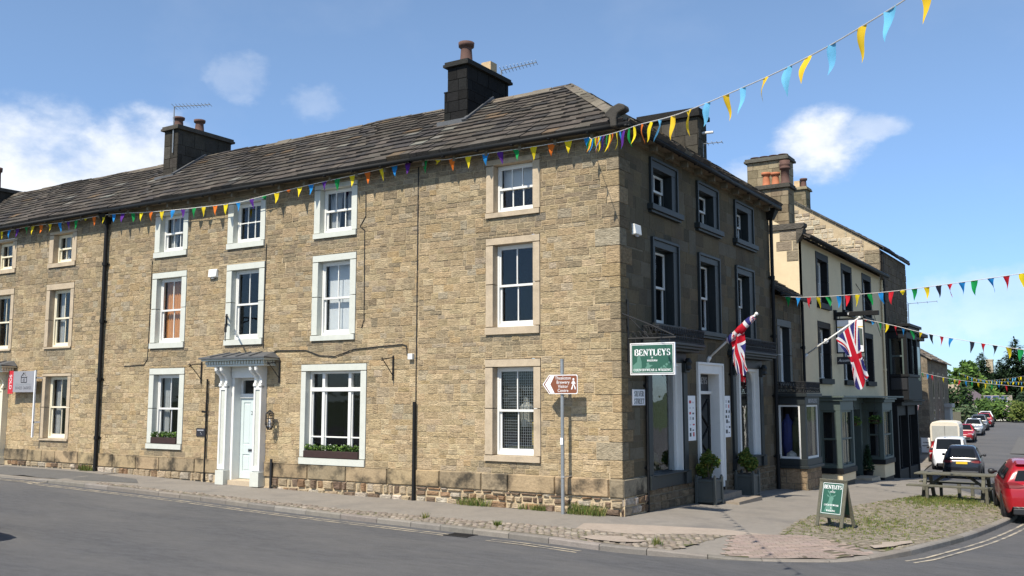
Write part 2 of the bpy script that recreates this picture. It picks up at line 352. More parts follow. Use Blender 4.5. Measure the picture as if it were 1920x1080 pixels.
GL = {  # width, [strokes]: l x0 y0 x1 y1 w | a cx cy rx ry a0 a1 w | s x y
 'B': (.62, ['l .14 0 .14 1 T', 'l .05 .965 .34 .965 H', 'l .05 .035 .36 .035 H', 'l .14 .53 .36 .53 H', 'a .33 .755 .2 .225 -90 90 T', 'a .35 .28 .23 .245 -90 90 T']),
 'E': (.58, ['l .14 0 .14 1 T', 'l .05 .965 .52 .965 H', 'l .05 .035 .55 .035 H', 'l .14 .52 .42 .52 H', 'l .52 .97 .52 .76 H', 'l .55 .03 .55 .26 H', 'l .42 .62 .42 .42 H']),
 'N': (.78, ['l .14 0 .14 1 H', 'l .64 0 .64 1 H', 'l .12 .96 .64 .04 T', 's .14 0', 's .64 1', 's .1 1']),
 'T': (.62, ['l .31 0 .31 1 T', 'l .04 .965 .58 .965 H', 'l .04 .97 .04 .74 H', 'l .58 .97 .58 .74 H', 's .31 0']),
 'L': (.56, ['l .14 0 .14 1 T', 'l .05 .035 .52 .035 H', 'l .52 .03 .52 .28 H', 's .14 1']),
 'Y': (.68, ['l .34 0 .34 .48 T', 'l .1 .97 .34 .46 T', 'l .58 .97 .34 .46 H', 's .34 0', 's .1 1', 's .58 1']),
 'S': (.5, ['a .25 .74 .18 .22 40 270 .11', 'a .25 .27 .19 .23 -140 90 .13', 'l .42 .97 .42 .74 H', 'l .07 .03 .07 .28 H']),
 'O': (.74, ['a .37 .5 .27 .46 0 360 .13']), 'Q': (.74, ['a .37 .5 .27 .46 0 360 .13']),
 'F': (.54, ['l .14 0 .14 1 T', 'l .05 .965 .5 .965 H', 'l .14 .52 .4 .52 H', 'l .5 .97 .5 .74 H', 's .14 0']),
 'M': (.9, ['l .13 0 .13 1 H', 'l .77 0 .77 1 T', 'l .13 .97 .45 .05 T', 'l .77 .97 .45 .05 H', 's .13 0', 's .77 0', 's .1 1', 's .8 1']),
 'A': (.7, ['l .12 0 .36 1 H', 'l .6 0 .36 1 T', 'l .2 .34 .52 .34 H', 's .12 0', 's .6 0']),
 'H': (.76, ['l .15 0 .15 1 T', 'l .61 0 .61 1 T', 'l .15 .51 .61 .51 H', 's .15 0', 's .15 1', 's .61 0', 's .61 1']),
 'C': (.66, ['a .37 .5 .28 .46 45 315 .13', 'l .56 .97 .56 .72 H']),
 'U': (.72, ['l .15 .3 .15 1 T', 'l .57 .3 .57 1 H', 'a .36 .3 .21 .28 180 360 .1', 's .15 1', 's .57 1']),
 'R': (.66, ['l .14 0 .14 1 T', 'l .05 .965 .34 .965 H', 'l .14 .5 .36 .5 H', 'a .33 .735 .2 .235 -90 90 T', 'l .34 .5 .6 0 T', 's .14 0', 's .6 0']),
 'W': (.98, ['l .1 1 .28 .03 T', 'l .28 .03 .48 1 H', 'l .46 1 .66 .03 T', 'l .66 .03 .86 1 H', 's .1 1', 's .86 1']),
 'K': (.72, ['l .15 0 .15 1 T', 'l .15 .42 .56 .97 H', 'l .3 .56 .6 0 T', 's .15 0', 's .15 1', 's .57 1', 's .61 0']),
 'I': (.32, ['l .16 0 .16 1 T', 's .16 0', 's .16 1']), 'V': (.66, ['l .08 1 .33 .03 T', 'l .33 .03 .58 1 H', 's .08 1', 's .58 1']),
 'G': (.72, ['a .37 .5 .28 .46 45 320 .13', 'l .58 .97 .58 .74 H', 'l .6 .06 .6 .42 T', 's .58 .44']),
 '&': (.76, ['a .32 .76 .15 .2 0 360 .09', 'a .28 .27 .2 .24 60 330 .12', 'l .22 .66 .68 .03 T', 'l .66 .46 .44 .06 H']), ' ': (.3, [])}
def serif_width(s, sp=.06): return sum(GL[c][0] + sp for c in s) - sp
def serif_into(mb, F, s, uc, v0, h, width=None, w=.004, mi=0, align='C', sp=.06):
    k = h if width is None else width / serif_width(s, sp)
    tot = serif_width(s, sp) * k; x = uc - tot / 2 if align == 'C' else uc
    bold = 1.25
    for ch in s:
        gw, st = GL[ch]
        def P(a, b): return F.p(x + a * k, v0 + b * h, w)
        for q in st:
            q = q.split(); val = [(_T if t == 'T' else _H) if t in 'TH' else float(t) for t in q[1:]]
            if q[0] == 'l':
                a, b, c, d, t = val; t *= bold; L = math.hypot(c - a, d - b); nx, ny = -(d - b) / L * t / 2, (c - a) / L * t / 2
                if abs(d - b) > .3 and abs(c - a) > .05: nx, ny = (t / 2 * (1 if nx > 0 else -1) * 1.1, 0)
                mb.face([P(a + nx, b + ny), P(a - nx, b - ny), P(c - nx, d - ny), P(c + nx, d + ny)], None, mi)
            elif q[0] == 's':
                a, b = val; b = .03 if b < .2 else (.97 if b > .8 else b); mb.face([P(a - .13, b - .04), P(a + .13, b - .04), P(a + .13, b + .04), P(a - .13, b + .04)], None, mi)
            else:
                cx, cy, rx, ry, a0, a1, t = val; t *= bold; n = 14
                for i in range(n):
                    t0, t1 = R(lerp(a0, a1, i / n)), R(lerp(a0, a1, (i + 1) / n)); r0 = []
                    for tt, sg in ((t0, 1), (t1, 1), (t1, -1), (t0, -1)):
                        th = t * (.45 + .55 * abs(math.cos(tt))) / 2; r0.append(P(cx + math.cos(tt) * (rx + sg * th), cy + math.sin(tt) * (ry + sg * th)))
                    mb.face(r0, None, mi)
        x += (gw + sp) * k

# ------------------------------------------------------------------ ground heights
def gz(x, y):
    a = interp(x, [-40, -22.5, -17, -12, -8, -4, 0], [.25, .23, .22, .11, .05, .02, 0]) if x < 0 else -.025 * min(x, 14)
    b = interp(y, [-40, -8, 0, 3.5, 9.4, 13.3, 19, 25, 31, 40, 55, 70, 90, 110, 140, 300], [-.16, -.08, 0, -.07, -.21, -.36, -.6, -.95, -1.35, -1.7, -1.7, -1.45, -1.0, -.6, -.4, 1.5])
    if y > 8 and x < 0: a *= max(0, 1 - (y - 8) / 20)
    return a + b

# ------------------------------------------------------------------ walls
def subtract(rects, h):
    out = []
    for (a, b, c, d) in rects:
        ha, hb, hc, hd = h
        if hb <= a or ha >= b or hd <= c or hc >= d: out.append((a, b, c, d)); continue
        if hc > c: out.append((a, b, c, hc))
        if hd < d: out.append((a, b, hd, d))
        y0, y1 = max(c, hc), min(d, hd)
        if ha > a: out.append((a, ha, y0, y1))
        if hb < b: out.append((hb, b, y0, y1))
    return out
def wall_back(mb, F, rect, holes, w=0, mi=1, th=.0):
    ps = [rect]
    for h in holes: ps = subtract(ps, h)
    for a, b, c, d in ps: mb.face([F.p(a, c, w), F.p(b, c, w), F.p(b, d, w), F.p(a, d, w)], None, mi)
def stones(mb, F, rect, holes, rows, wid, colf, depth=(.002, .014), gap=.005, ch=.006, jit=.004, jumper=.03, keep=None, mi=0):
    u0, u1, v0, v1 = rect; vs = [v0]
    while vs[-1] < v1 - 1e-3:
        h = random.uniform(*rows)
        if random.random() < .18: h *= 1.25
        nv = vs[-1] + h
        if v1 - nv < rows[0] * .7: nv = v1
        vs.append(nv)
    holes = list(holes); extra = []
    for i in range(len(vs) - 2):
        u = u0 + random.uniform(0, 3)
        while u < u1 - .6:
            if random.random() < jumper * 10:
                q = (u, u + random.uniform(.22, .5), vs[i], vs[i + 2])
                if all(q[1] <= h[0] or q[0] >= h[1] or q[3] <= h[2] or q[2] >= h[3] for h in holes + extra): extra.append(q)
            u += random.uniform(1.5, 4.5)
    def put(a, b, c, d):
        if b - a < .035 or d - c < .03: return
        if keep and not keep(a, b, c, d): return
        dp = random.uniform(*depth)
        mb.cbox(F, a + gap, b - gap, c + gap, d - gap, 0, dp, min(ch, dp * .9), colf((a + b) / 2, (c + d) / 2), mi, jit)
    for q in extra: put(*q)
    hh = holes + extra
    for i in range(len(vs) - 1):
        u = u0 - random.uniform(0, wid[0]); c, d = vs[i], vs[i + 1]
        near = [h for h in hh if h[2] < d and h[3] > c]
        while u < u1:
            w = random.triangular(wid[0], wid[1], wid[0] * 1.25); ps = [(max(u, u0), min(u + w, u1), c, d)]
            for h in near: ps = subtract(ps, h)
            for p in ps: put(*p)
            u += w
PAL = {'buff': (.395, .295, .17), 'cream': (.51, .405, .255), 'gb': (.245, .195, .13), 'dark': (.125, .11, .088), 'ochre': (.38, .26, .12), 'pale': (.37, .33, .255)}
def pick(wts):
    r = random.random() * sum(w for _, w in wts)
    for k, w in wts:
        r -= w
        if r <= 0: return PAL[k]
    return PAL[wts[0][0]]
SILLS = []
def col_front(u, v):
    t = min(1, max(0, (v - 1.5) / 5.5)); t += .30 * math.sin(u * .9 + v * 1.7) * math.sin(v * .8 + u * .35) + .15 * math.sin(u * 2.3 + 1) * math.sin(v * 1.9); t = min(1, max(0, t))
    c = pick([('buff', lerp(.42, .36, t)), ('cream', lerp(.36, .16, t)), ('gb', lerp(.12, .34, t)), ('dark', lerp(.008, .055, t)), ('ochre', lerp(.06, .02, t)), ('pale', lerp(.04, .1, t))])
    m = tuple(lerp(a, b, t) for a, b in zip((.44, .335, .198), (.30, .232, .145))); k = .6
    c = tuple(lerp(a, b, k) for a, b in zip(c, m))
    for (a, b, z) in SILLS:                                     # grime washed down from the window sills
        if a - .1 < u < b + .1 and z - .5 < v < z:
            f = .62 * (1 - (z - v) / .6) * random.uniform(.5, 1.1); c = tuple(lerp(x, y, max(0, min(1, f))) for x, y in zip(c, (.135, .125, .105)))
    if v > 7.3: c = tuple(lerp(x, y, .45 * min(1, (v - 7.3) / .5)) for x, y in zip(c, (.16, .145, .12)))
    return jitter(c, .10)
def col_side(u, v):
    c = pick([('buff', .45), ('gb', .35), ('pale', .2), ('dark', .03)]); return jitter(tuple(lerp(a, b, .5) * .39 for a, b in zip(c, (.30, .255, .17))), .08)  # whole palette scaled down: shade of the street side put into the stone colour
def col_rubble(u, v):
    r = random.random()
    return jitter((.36, .285, .19) if r < .42 else (.25, .16, .095) if r < .58 else (.17, .12, .085) if r < .8 else (.43, .37, .29), .15)
def col_plinth(u, v): return jitter((.33, .25, .15) if random.random() < .7 else (.27, .215, .14), .12)
def quoins(mb, side, v0, v1, FA_, FB_, us=1):
    """corner blocks wrapping both faces; returns hole rects for the two faces"""
    ha, hb = [], []; v = v0; k = 0
    while v < v1 - .05:
        h = random.uniform(.22, .40); h = min(h, v1 - v)
        la, lb = (random.uniform(.4, .62), random.uniform(.2, .32)) if k % 2 else (random.uniform(.18, .32), random.uniform(.4, .6))
        ha.append((-la, 0, v, v + h)); hb.append((0, lb, v, v + h)); k += 1
        c = pick([('buff', .35), ('gb', .4), ('pale', .2), ('cream', .1), ('dark', .06)]); m_ = col_front(-.3, v); c = jitter(tuple(lerp(a, b, .5) * .94 for a, b in zip(c, m_)), .06); cb = tuple(q * .62 for q in c)  # cb: same block's street-side face, its shade put into the colour
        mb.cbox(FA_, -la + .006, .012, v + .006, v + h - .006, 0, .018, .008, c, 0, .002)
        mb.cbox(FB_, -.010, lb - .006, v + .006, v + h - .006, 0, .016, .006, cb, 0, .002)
        v += h
    return ha, hb

# ------------------------------------------------------------------ openings
def sash_window(parent, F, outer, inner, top=(2, 1), bot=(2, 1), frame='white_paint', sur='dressed', depth=.15, sillp=.035, proud=.02, fixed=False, curtain=None, boxmat=None, arch=False, split=.5, bars=True):
    a, b, c, d = outer; i0, i1, j0, j1 = inner; bm = boxmat or frame
    # box frame
    f = MB(); t = .05
    w0, w1 = -depth - .12, -depth
    f.box(F, i0, i0 + t, j0, j1, w0, w1); f.box(F, i1 - t, i1, j0, j1, w0, w1); f.box(F, i0 + t, i1 - t, j1 - t, j1, w0, w1 - .003)
    f.box(F, i0 + t, i1 - t, j0, j0 + .06, w0, w1 + .03)
    win = f.build('window', bm, parent, bevel=.006, seg=1)
    # stone surround
    s = MB(); wb = -depth - .12
    if not arch:
        jm = lerp(j0, j1, random.uniform(.45, .55))
        def blk(u0, u1, v0, v1, pr): s.cbox(F, u0 + .002, u1 - .002, v0 + .002, v1 - .002, wb, pr, .008)
        if d > j1 + .03: blk(a, b, j1, d, proud)
        blk(a, b, c, j0, proud + sillp)
        for (u0, u1) in ((a, i0), (i1, b)):
            if j1 - j0 > 1.4: blk(u0, u1, j0, jm, proud); blk(u0, u1, jm, j1, proud)
            else: blk(u0, u1, j0, j1, proud)
    else:
        for (u0, u1) in ((a, i0), (i1, b)):
            s.box(F, u0, u1, j0, j1, wb, .035); 
        s.box(F, a, b, j1, d, wb, .037)
        e = .055
        s.box(F, a - .01, a + e, c + .12, d, 0, .07); s.box(F, b - e, b + .01, c + .12, d, 0, .07); s.box(F, a + e, b - e, d - e, d + .012, 0, .072)
        s.box(F, a - .08, b + .08, c, c + .06, wb, .10); s.box(F, a - .13, b + .13, c + .06, j0, wb, .15)
    s.build('surround', sur, win, bevel=.006 if arch else 0, seg=1)
    u0, u1, v0, v1 = i0 + t, i1 - t, j0 + .06, j1 - t; vm = lerp(v0, v1, 1 - split); r = .045
    def sash(u0, u1, v0, v1, wa, cols, rows, rb):
        q = MB(); th = .04
        q.box(F, u0, u0 + r, v0, v1, wa - th, wa); q.box(F, u1 - r, u1, v0, v1, wa - th, wa)
        q.box(F, u0 + r, u1 - r, v1 - r, v1, wa - th, wa - .002); q.box(F, u0 + r, u1 - r, v0, v0 + rb, wa - th, wa - .002)
        for k in range(1, cols):
            x = lerp(u0 + r, u1 - r, k / cols); q.box(F, x - .013, x + .013, v0 + rb, v1 - r, wa - th + .004, wa - .004)
        for k in range(1, rows):
            y = lerp(v0 + rb, v1 - r, k / rows); q.box(F, u0 + r, u1 - r, y - .013, y + .013, wa - th + .006, wa - .006)
        q.build('sash', frame, win)
    g = MB()
    if fixed:
        sash(u0, u1, v0, v1, -depth - .02, top[0], top[1], .06)
        g.box(F, u0 + .02, u1 - .02, v0 + .02, v1 - .02, -depth - .046, -depth - .042)
    else:
        sash(u0, u1, vm - .02, v1, -depth - .015, top[0], top[1], .05); sash(u0, u1, v0, vm + .025, -depth - .06, bot[0], bot[1], .08)
        g.box(F, u0 + .02, u1 - .02, vm, v1 - .02, -depth - .038, -depth - .034); g.box(F, u0 + .02, u1 - .02, v0 + .03, vm, -depth - .083, -depth - .079)
    g.build('glass', 'glass', win)
    rm = MB(); rm.box(F, i0 - .25, i1 + .25, j0 - .1, j1 + .05, -depth - 1.3, -depth - .121, skip=(0,))
    rm.build('room', 'dark_room', win)
    if curtain:
        kind = curtain; q = MB(); wz = -depth - .19
        if kind == 'orange':
            n = 40
            P = [[F.p(lerp(u0, u1, j / n), v, wz + .025 * math.sin(j * 1.5)) for j in range(n + 1)] for v in (v0, v1)]
            q.grid(P); q.build('curtain', 'curtain', win, smooth=True)
        elif kind == 'blind':
            q.box(F, u0 + .02, u1, v0 + .08, v1, wz - .01, wz); q.build('blind', 'blind', win)
        elif kind == 'halfblind':
            q.box(F, u0, u1, vm, v1, wz - .01, wz); q.build('blind', 'blind', win)
        elif kind == 'net':
            n = 24
            for (x0, x1) in ((u0, lerp(u0, u1, .42)), (lerp(u0, u1, .62), u1)):
                q.grid([[F.p(lerp(x0 if v > v0 else x0, x1 if v > v0 else lerp(x0, x1, .8), j / n), v, wz + .02 * math.sin(j * 1.7)) for j in range(n + 1)] for v in (v0, v1)])
            q.build('curtain', 'net', win, smooth=True)
        elif kind == 'drapes':
            n = 14
            for (x0, x1) in ((u0, lerp(u0, u1, .25)),):
                q.grid([[F.p(lerp(x0, x1, j / n), v, wz + .02 * math.sin(j * 1.7)) for j in range(n + 1)] for v in (v0, v1)])
            q.build('curtain', 'net', win, smooth=True)
    return win

def slate_slope(mb, F, u0f, u1f, L, row0=.33, row1=.19, tint=.80, wid=(.28, .6)):
    """stone slates laid in diminishing courses on the slope frame F; u0f/u1f give the ends of a course"""
    v = -.06; k = 0
    while v < L - .05:
        h = lerp(row0, row1, v / L); a, b = u0f(v), u1f(v); u = a - random.uniform(0, .3)
        b2 = u1f(v + h); a2 = u0f(v + h)
        while u < b:
            w = random.uniform(*wid); x0, x1 = max(u, a), min(u + w, b)
            if x1 - x0 > .03:
                t0 = .088 + random.uniform(-.006, .012); t1 = .048; dv = random.uniform(-.012, .012)
                top0, top1 = min(max(x0, a2), b2), max(min(x1, b2), a2)
                c = random.random()
                col = (.092, .079, .067) if c < .5 else (.118, .102, .085) if c < .76 else (.066, .06, .056) if c < .955 else (.16, .115, .075) if c < .98 else (.19, .18, .155)
                col = jitter(tuple(q * tint for q in col), .13)
                g = .005
                wv = lambda u_, v_: .022 * math.sin(u_ * .83 + v_ * .6) + .016 * math.sin(u_ * 2.1 + v_ * 1.7 + 1)
                t0 += wv(x0, v); t1 += wv(x0, v + h)
                P = [F.p(x0 + g, v + dv, 0), F.p(x1 - g, v + dv, 0), F.p(top1 - g, v + h + .06, -.01), F.p(top0 + g, v + h + .06, -.01),
                     F.p(x0 + g, v + dv, t0), F.p(x1 - g, v + dv, t0), F.p(top1 - g, v + h + .06, t1), F.p(top0 + g, v + h + .06, t1)]
                mb.hexa(P, col, 0, skip=(1, 4))
            u += w
        v += h; k += 1
def ridge(mb, p0, p1, n=None, w=.17, col=(.15, .135, .11), mi=0, drop=.11):
    p0, p1 = Vector(p0), Vector(p1); L = (p1 - p0).length; n = n or max(1, int(L / .55)); d = (p1 - p0).normalized()
    s = d.cross(Vector((0, 0, 1))).normalized()
    for i in range(n):
        a = p0 + d * (L * i / n + .006); b = p0 + d * (L * (i + 1) / n - .006); z = random.uniform(.03, .06); c = jitter(col, .25)
        up = Vector((0, 0, 1))
        A = [a - s * w - up * drop, a + s * w - up * drop, a + up * z]; B = [b - s * w - up * drop, b + s * w - up * drop, b + up * z]
        mb.face([A[0], B[0], B[2], A[2]], c, mi); mb.face([A[2], B[2], B[1], A[1]], c, mi); mb.face([A[0], A[2], A[1]], c, mi); mb.face([B[0], B[1], B[2]], c, mi)
def gutter(parent, p0, p1, r=.06, name='gutter', m='black_paint', brackets=True):
    q = MB(); q.tube([p0, p1], r, 8)
    if brackets:
        p0, p1 = Vector(p0), Vector(p1); L = (p1 - p0).length; k = int(L / .9)
        for i in range(k + 1): 
            c = p0.lerp(p1, i / max(1, k)); q.tube([c - Vector((0, 0, .07)), c - Vector((0, 0, .02))], .05, 6)
    return q.build(name, m, parent, smooth=True)
def downpipe(parent, F, u, v0, v1, r=.05, w=.09, hopper=False, m='black_paint'):
    q = MB(); q.tube([F.p(u, v0, w), F.p(u, v1, w)], r, 10)
    v = v0 + 1.0
    while v < v1 - .3: q.tube([F.p(u, v - .05, w), F.p(u, v + .05, w)], r * 1.35, 10); q.box(F, u - r * 2, u + r * 2, v - .02, v + .02, 0, w - r); v += 1.75
    if hopper:
        q.hexa([F.p(u - .09, v1 - .28, 0), F.p(u + .09, v1 - .28, 0), F.p(u + .17, v1, 0), F.p(u - .17, v1, 0), F.p(u - .09, v1 - .28, .18), F.p(u + .09, v1 - .28, .18), F.p(u + .17, v1, .30), F.p(u - .17, v1, .30)])
        q.box(F, u - .19, u + .19, v1, v1 + .05, 0, .32)
    return q.build('downpipe', m, parent, smooth=False)
def chimney(parent, x0, x1, y0, y1, z0, z1, tint=(.035, .033, .03), pots=(), cap=.07, lower=None, mats='chimney_stone', capcol=None, flash=True):
    mb = MB(); z = z0
    def col(): 
        c = jitter(tint, .3); return c
    F0 = Fr((0, 0, 0), (1, 0, 0), (0, 1, 0), (0, 0, 1)); zl = lower or z0
    def faces(Z0, Z1, e):
        X0, X1, Y0, Y1 = x0 - e, x1 + e, y0 - e, y1 + e
        mb.box(F0, X0 + .01, X1 - .01, Y0 + .01, Y1 - .01, Z0, Z1, tuple(.6 * q for q in tint))
        for F, L in ((Fr((X0, Y0, 0), (1, 0, 0), (0, 0, 1), (0, -1, 0)), X1 - X0), (Fr((X1, Y0, 0), (0, 1, 0), (0, 0, 1), (1, 0, 0)), Y1 - Y0), (Fr((X1, Y1, 0), (-1, 0, 0), (0, 0, 1), (0, 1, 0)), X1 - X0), (Fr((X0, Y1, 0), (0, -1, 0), (0, 0, 1), (-1, 0, 0)), Y1 - Y0)):
            stones(mb, F, (0, L, Z0, Z1), [], (.26, .34), (.3, .6), lambda u, v: col(), depth=(.0, .012), gap=.005, ch=.004, jit=.001, jumper=0)
    if lower: faces(z0, lower, .06); mb.box(F0, x0 - .07, x1 + .07, y0 - .07, y1 + .07, lower, lower + .03, tint)
    faces(zl, z1 - cap * 2, 0)
    cc = capcol or tuple(q * 1.3 for q in tint)
    mb.box(F0, x0 - .09, x1 + .09, y0 - .09, y1 + .09, z1 - cap * 2, z1 - cap, cc); mb.box(F0, x0 - .06, x1 + .06, y0 - .06, y1 + .06, z1 - cap, z1, tuple(q * 1.1 for q in cc))
    o = mb.build('chimney', mats, parent)
    for (px, py, r, h, m, style) in pots:
        q = MB()
        if style == 'round': q.lathe((px, py, z1 - .02), [(r * 1.15, 0), (r * 1.15, .06), (r, .09), (r * .86, h * .7), (r * .9, h * .8), (r * 1.2, h * .82), (r * 1.25, h), (r * .9, h), (r * .85, h - .12)], 14)
        elif style == 'tall': q.lathe((px, py, z1 - .02), [(r * 1.25, 0), (r * 1.25, .08), (r * .95, .13), (r * .9, h * .65), (r * 1.2, h * .66), (r * 1.2, h * .74), (r, h * .75), (r * 1.25, h * .8), (r * 1.25, h * .88), (r * 1.05, h * .9), (r * 1.2, h), (r * .8, h), (r * .8, h - .1)], 14)
        elif style == 'square': q.box(Fr((px, py, z1 - .02), (1, 0, 0), (0, 1, 0), (0, 0, 1)), -r, r, -r, r, 0, h)
        q.build('chimney_pot', m, o, smooth=style != 'square')
    return o

def portico(parent, F, uc, v0, doormat, trim='white_paint', number=None, hoodm='pale_green'):
    p = MB(); S = F
    # lintel/head panel and jamb linings, then pilasters
    p.box(S, uc - .5, uc + .5, 2.92, 3.24, -.2, .06)
    p.box(S, uc - .52, uc - .43, v0, 2.92, -.32, .02); p.box(S, uc + .43, uc + .52, v0, 2.92, -.32, .02)
    por = p.build('portico', trim, parent, bevel=.006, seg=1)
    for sgn in (-1, 1):
        a, b = (uc - .82, uc - .5) if sgn < 0 else (uc + .5, uc + .82)
        q = MB(); q.box(S, a, b, v0 + .02, .47, 0, .24, mi=1); q.box(S, a + .02, b - .02, .47, 2.70, 0, .17)
        e = .06
        q.box(S, a + .02, a + .02 + e, .50, 2.70, .17, .20); q.box(S, b - .02 - e, b - .02, .50, 2.70, .17, .20); q.box(S, a + .02 + e, b - .02 - e, .50, .62, .17, .199); q.box(S, a + .02 + e, b - .02 - e, 2.60, 2.70, .17, .199)
        q.box(S, a + .02 + e, b - .02 - e, .62, 2.60, .17, .173, mi=1)
        q.box(S, a + .03, b - .03, 2.7, 3.22, 0, .12)
        q.build('pilaster', [trim, hoodm], por, bevel=.005, seg=1)
        q = MB()
        prof = [(.1, 2.66), (.20, 2.66), (.235, 2.70), (.225, 2.76), (.19, 2.80), (.19, 2.88), (.24, 2.97), (.33, 3.04), (.39, 3.11), (.40, 3.19), (.37, 3.22), (.1, 3.22)]
        for x in (a + .02, b - .10):
            G = Fr(F.p(x, 0, 0), F.n, F.v, -F.u); q.prism(G, prof, -.08, 0)
            for cw, cv, r in ((.19, 2.71, .035), (.335, 3.15, .045)): q.tube([F.p(x - .012, cv, cw), F.p(x + .092, cv, cw)], r, 10)
        q.build('console', trim, por, bevel=.004, seg=1)
    h = MB()
    h.box(S, uc - 1.10, uc + 1.10, 3.22, 3.27, 0, .42); h.box(S, uc - 1.06, uc + 1.06, 3.27, 3.37, 0, .40)
    k = 21
    for i in range(k):
        x = lerp(uc - 1.05, uc + 1.05, i / (k - 1)); h.box(S, x - .03, x + .03, 3.275, 3.36, .40, .45)
    for i in range(5):
        y = .06 + i * .085
        for (x, d) in ((uc - 1.06, -1), (uc + 1.06, 1)): h.box(S, min(x, x + d * .05), max(x, x + d * .05), 3.275, 3.36, y, y + .05)
    h.box(S, uc - 1.2, uc + 1.2, 3.37, 3.42, 0, .52)
    h.build('hood', hoodm, por, bevel=.004, seg=1)
    l = MB(); l.hexa([S.p(uc - 1.25, 3.42, 0), S.p(uc + 1.25, 3.42, 0), S.p(uc + 1.02, 3.60, 0), S.p(uc - 1.02, 3.60, 0), S.p(uc - 1.25, 3.42, .57), S.p(uc + 1.25, 3.42, .57), S.p(uc + 1.25, 3.46, .57), S.p(uc - 1.25, 3.46, .57)])
    for x in (-.8, -.3, .2, .7): l.tube([S.p(uc + x, 3.475, .56), S.p(uc + x * .82, 3.605, .01)], .025, 6)
    l.build('hood_roof', 'lead', por)
    # door
    d = MB(); dw = -.25; a, b = uc - .43, uc + .43
    d.box(S, a, b, v0 + .16, 2.38, dw - .06, dw - .012)
    pc = (a + b) / 2
    d.box(S, a, a + .11, v0 + .16, 2.38, dw - .012, dw + .006); d.box(S, b - .11, b, v0 + .16, 2.38, dw - .012, dw + .006); d.box(S, pc - .055, pc + .055, v0 + .16, 2.38, dw - .012, dw + .0055)
    for (y0, y1) in ((v0 + .16, v0 + .36), (.88, 1.14), (2.26, 2.38)):
        d.box(S, a + .11, pc - .055, y0, y1, dw - .012, dw + .005); d.box(S, pc + .055, b - .11, y0, y1, dw - .012, dw + .005)
    for x0, x1 in ((a + .11, pc - .055), (pc + .055, b - .11)):
        for y0, y1 in ((v0 + .36, .88), (1.14, 2.26)): d.cbox(S, x0 + .03, x1 - .03, y0 + .03, y1 - .03, dw - .013, dw - .002, .012)
    door = d.build('door', doormat, parent, bevel=.004, seg=1)
    t = MB(); t.box(S, a, b, 2.38, 2.5, dw - .08, dw + .05); t.box(S, a, b, 2.86, 2.93, dw - .08, dw + .03); t.box(S, a, a + .06, 2.5, 2.86, dw - .08, dw + .02); t.box(S, b - .06, b, 2.5, 2.86, dw - .08, dw + .02)
    t.build('fanlight_frame', trim, door, bevel=.004, seg=1)
    t = MB(); t.box(S, a + .05, b - .05, 2.49, 2.87, dw - .03, dw - .026); t.build('fanlight', 'glass', door)
    t = MB(); t.box(S, a - .2, b + .2, v0, 3.0, dw - 1.2, dw - .081, skip=(0,)); t.build('hall', 'dark_room', door)
    t = MB(); t.cbox(S, pc - .11, pc + .11, .95, 1.04, dw, dw + .02, .008); t.box(S, pc - .08, pc + .08, .975, 1.015, dw + .02, dw + .024, mi=1); t.build('letterbox', ['galv', 'sign_black'], door)
    if number:
        t = MB(); text_into(t, S, number, pc, 1.98, .15, dw + .009); t.build('door_number', 'sign_black', door)
    t = MB(); t.cbox(S, uc - .5, uc + .5, v0 - .1, v0 + .15, -.3, .1, .015); t.build('doorstep', 'dressed', door)
    return por, door

# ================================================================== the terrace on the market place
EAVE_Z, EOV = 8.10, .34; RY, RZ = 2.447, 10.10
SLA = math.atan2(RZ - EAVE_Z, RY + EOV); SLL = math.hypot(RZ - EAVE_Z, RY + EOV)
def slopeA(): return Fr((0, -EOV, EAVE_Z), (1, 0, 0), (0, math.cos(SLA), math.sin(SLA)), (0, -math.sin(SLA), math.cos(SLA)))
def front_house(name, label, ua, ub, holes, wins_fn, end_wall=None):
    t = thing(name, label, 'house', ((ua + ub) / 2, 0, 0)); return t
def plinth_and_wall(mb, ua, ub, holes, v1=7.98):
    wall_back(mb, FA, (ua, ub, -.3, v1), holes, 0, 1)
    stones(mb, FA, (ua, ub, .74, v1), holes, (.09, .175), (.16, .5), col_front)
def plinth(parent, F, ua, ub, holes, rub=True, top=.73, mid=.36, lo=-.2, colp=col_plinth, colr=col_rubble, wpl=.055):
    mb = MB()
    bw = [(ua, ub, mid, top)]
    for h in holes: bw = subtract(bw, h)
    for a, b, c, d in bw:
        u = a
        while u < b - .02:
            L = min(random.uniform(.6, 1.6), b - u)
            if b - u - L < .25: L = b - u
            mb.cbox(F, u + .005, u + L - .005, c, d, 0, wpl + random.uniform(-.006, .006), .018, colp(u, c), 0, .003); u += L
    o = mb.build('plinth', ['plinth'], parent)
    mb = MB(); wall_back(mb, F, (ua, ub, lo - .3, mid), holes, .012, 1)
    v = lo
    while v < mid - .02:
        h = min(random.uniform(.11, .2), mid - v); u = ua
        if mid - v - h < .06: h = mid - v
        while u < ub - .02:
            L = min(random.uniform(.13, .42), ub - u); c0, c1, d0, d1 = u + .012, u + L - .012, v + .01, v + h - .01
            if all(c1 <= q[0] or c0 >= q[1] or d1 <= q[2] or d0 >= q[3] for q in holes) and c1 - c0 > .03:
                j = lambda s=.022: random.uniform(-s, s); dp = random.uniform(.03, .085)
                A = [F.p(c0, d0, 0), F.p(c1, d0, 0), F.p(c1, d1, 0), F.p(c0, d1, 0)]; e = .028
                B = [F.p(c0 + e + j(), d0 + e + j(.015), dp), F.p(c1 - e + j(), d0 + e + j(.015), dp + j(.02)), F.p(c1 - e + j(), d1 - e + j(.015), dp), F.p(c0 + e + j(), d1 - e + j(.015), dp + j(.02))]
                mb.hexa(A + B, colr(u, v), 0, skip=(1,))
            u += L
        v += h
    mb.build('rubble_footing', ['stone', 'mortar'], parent)
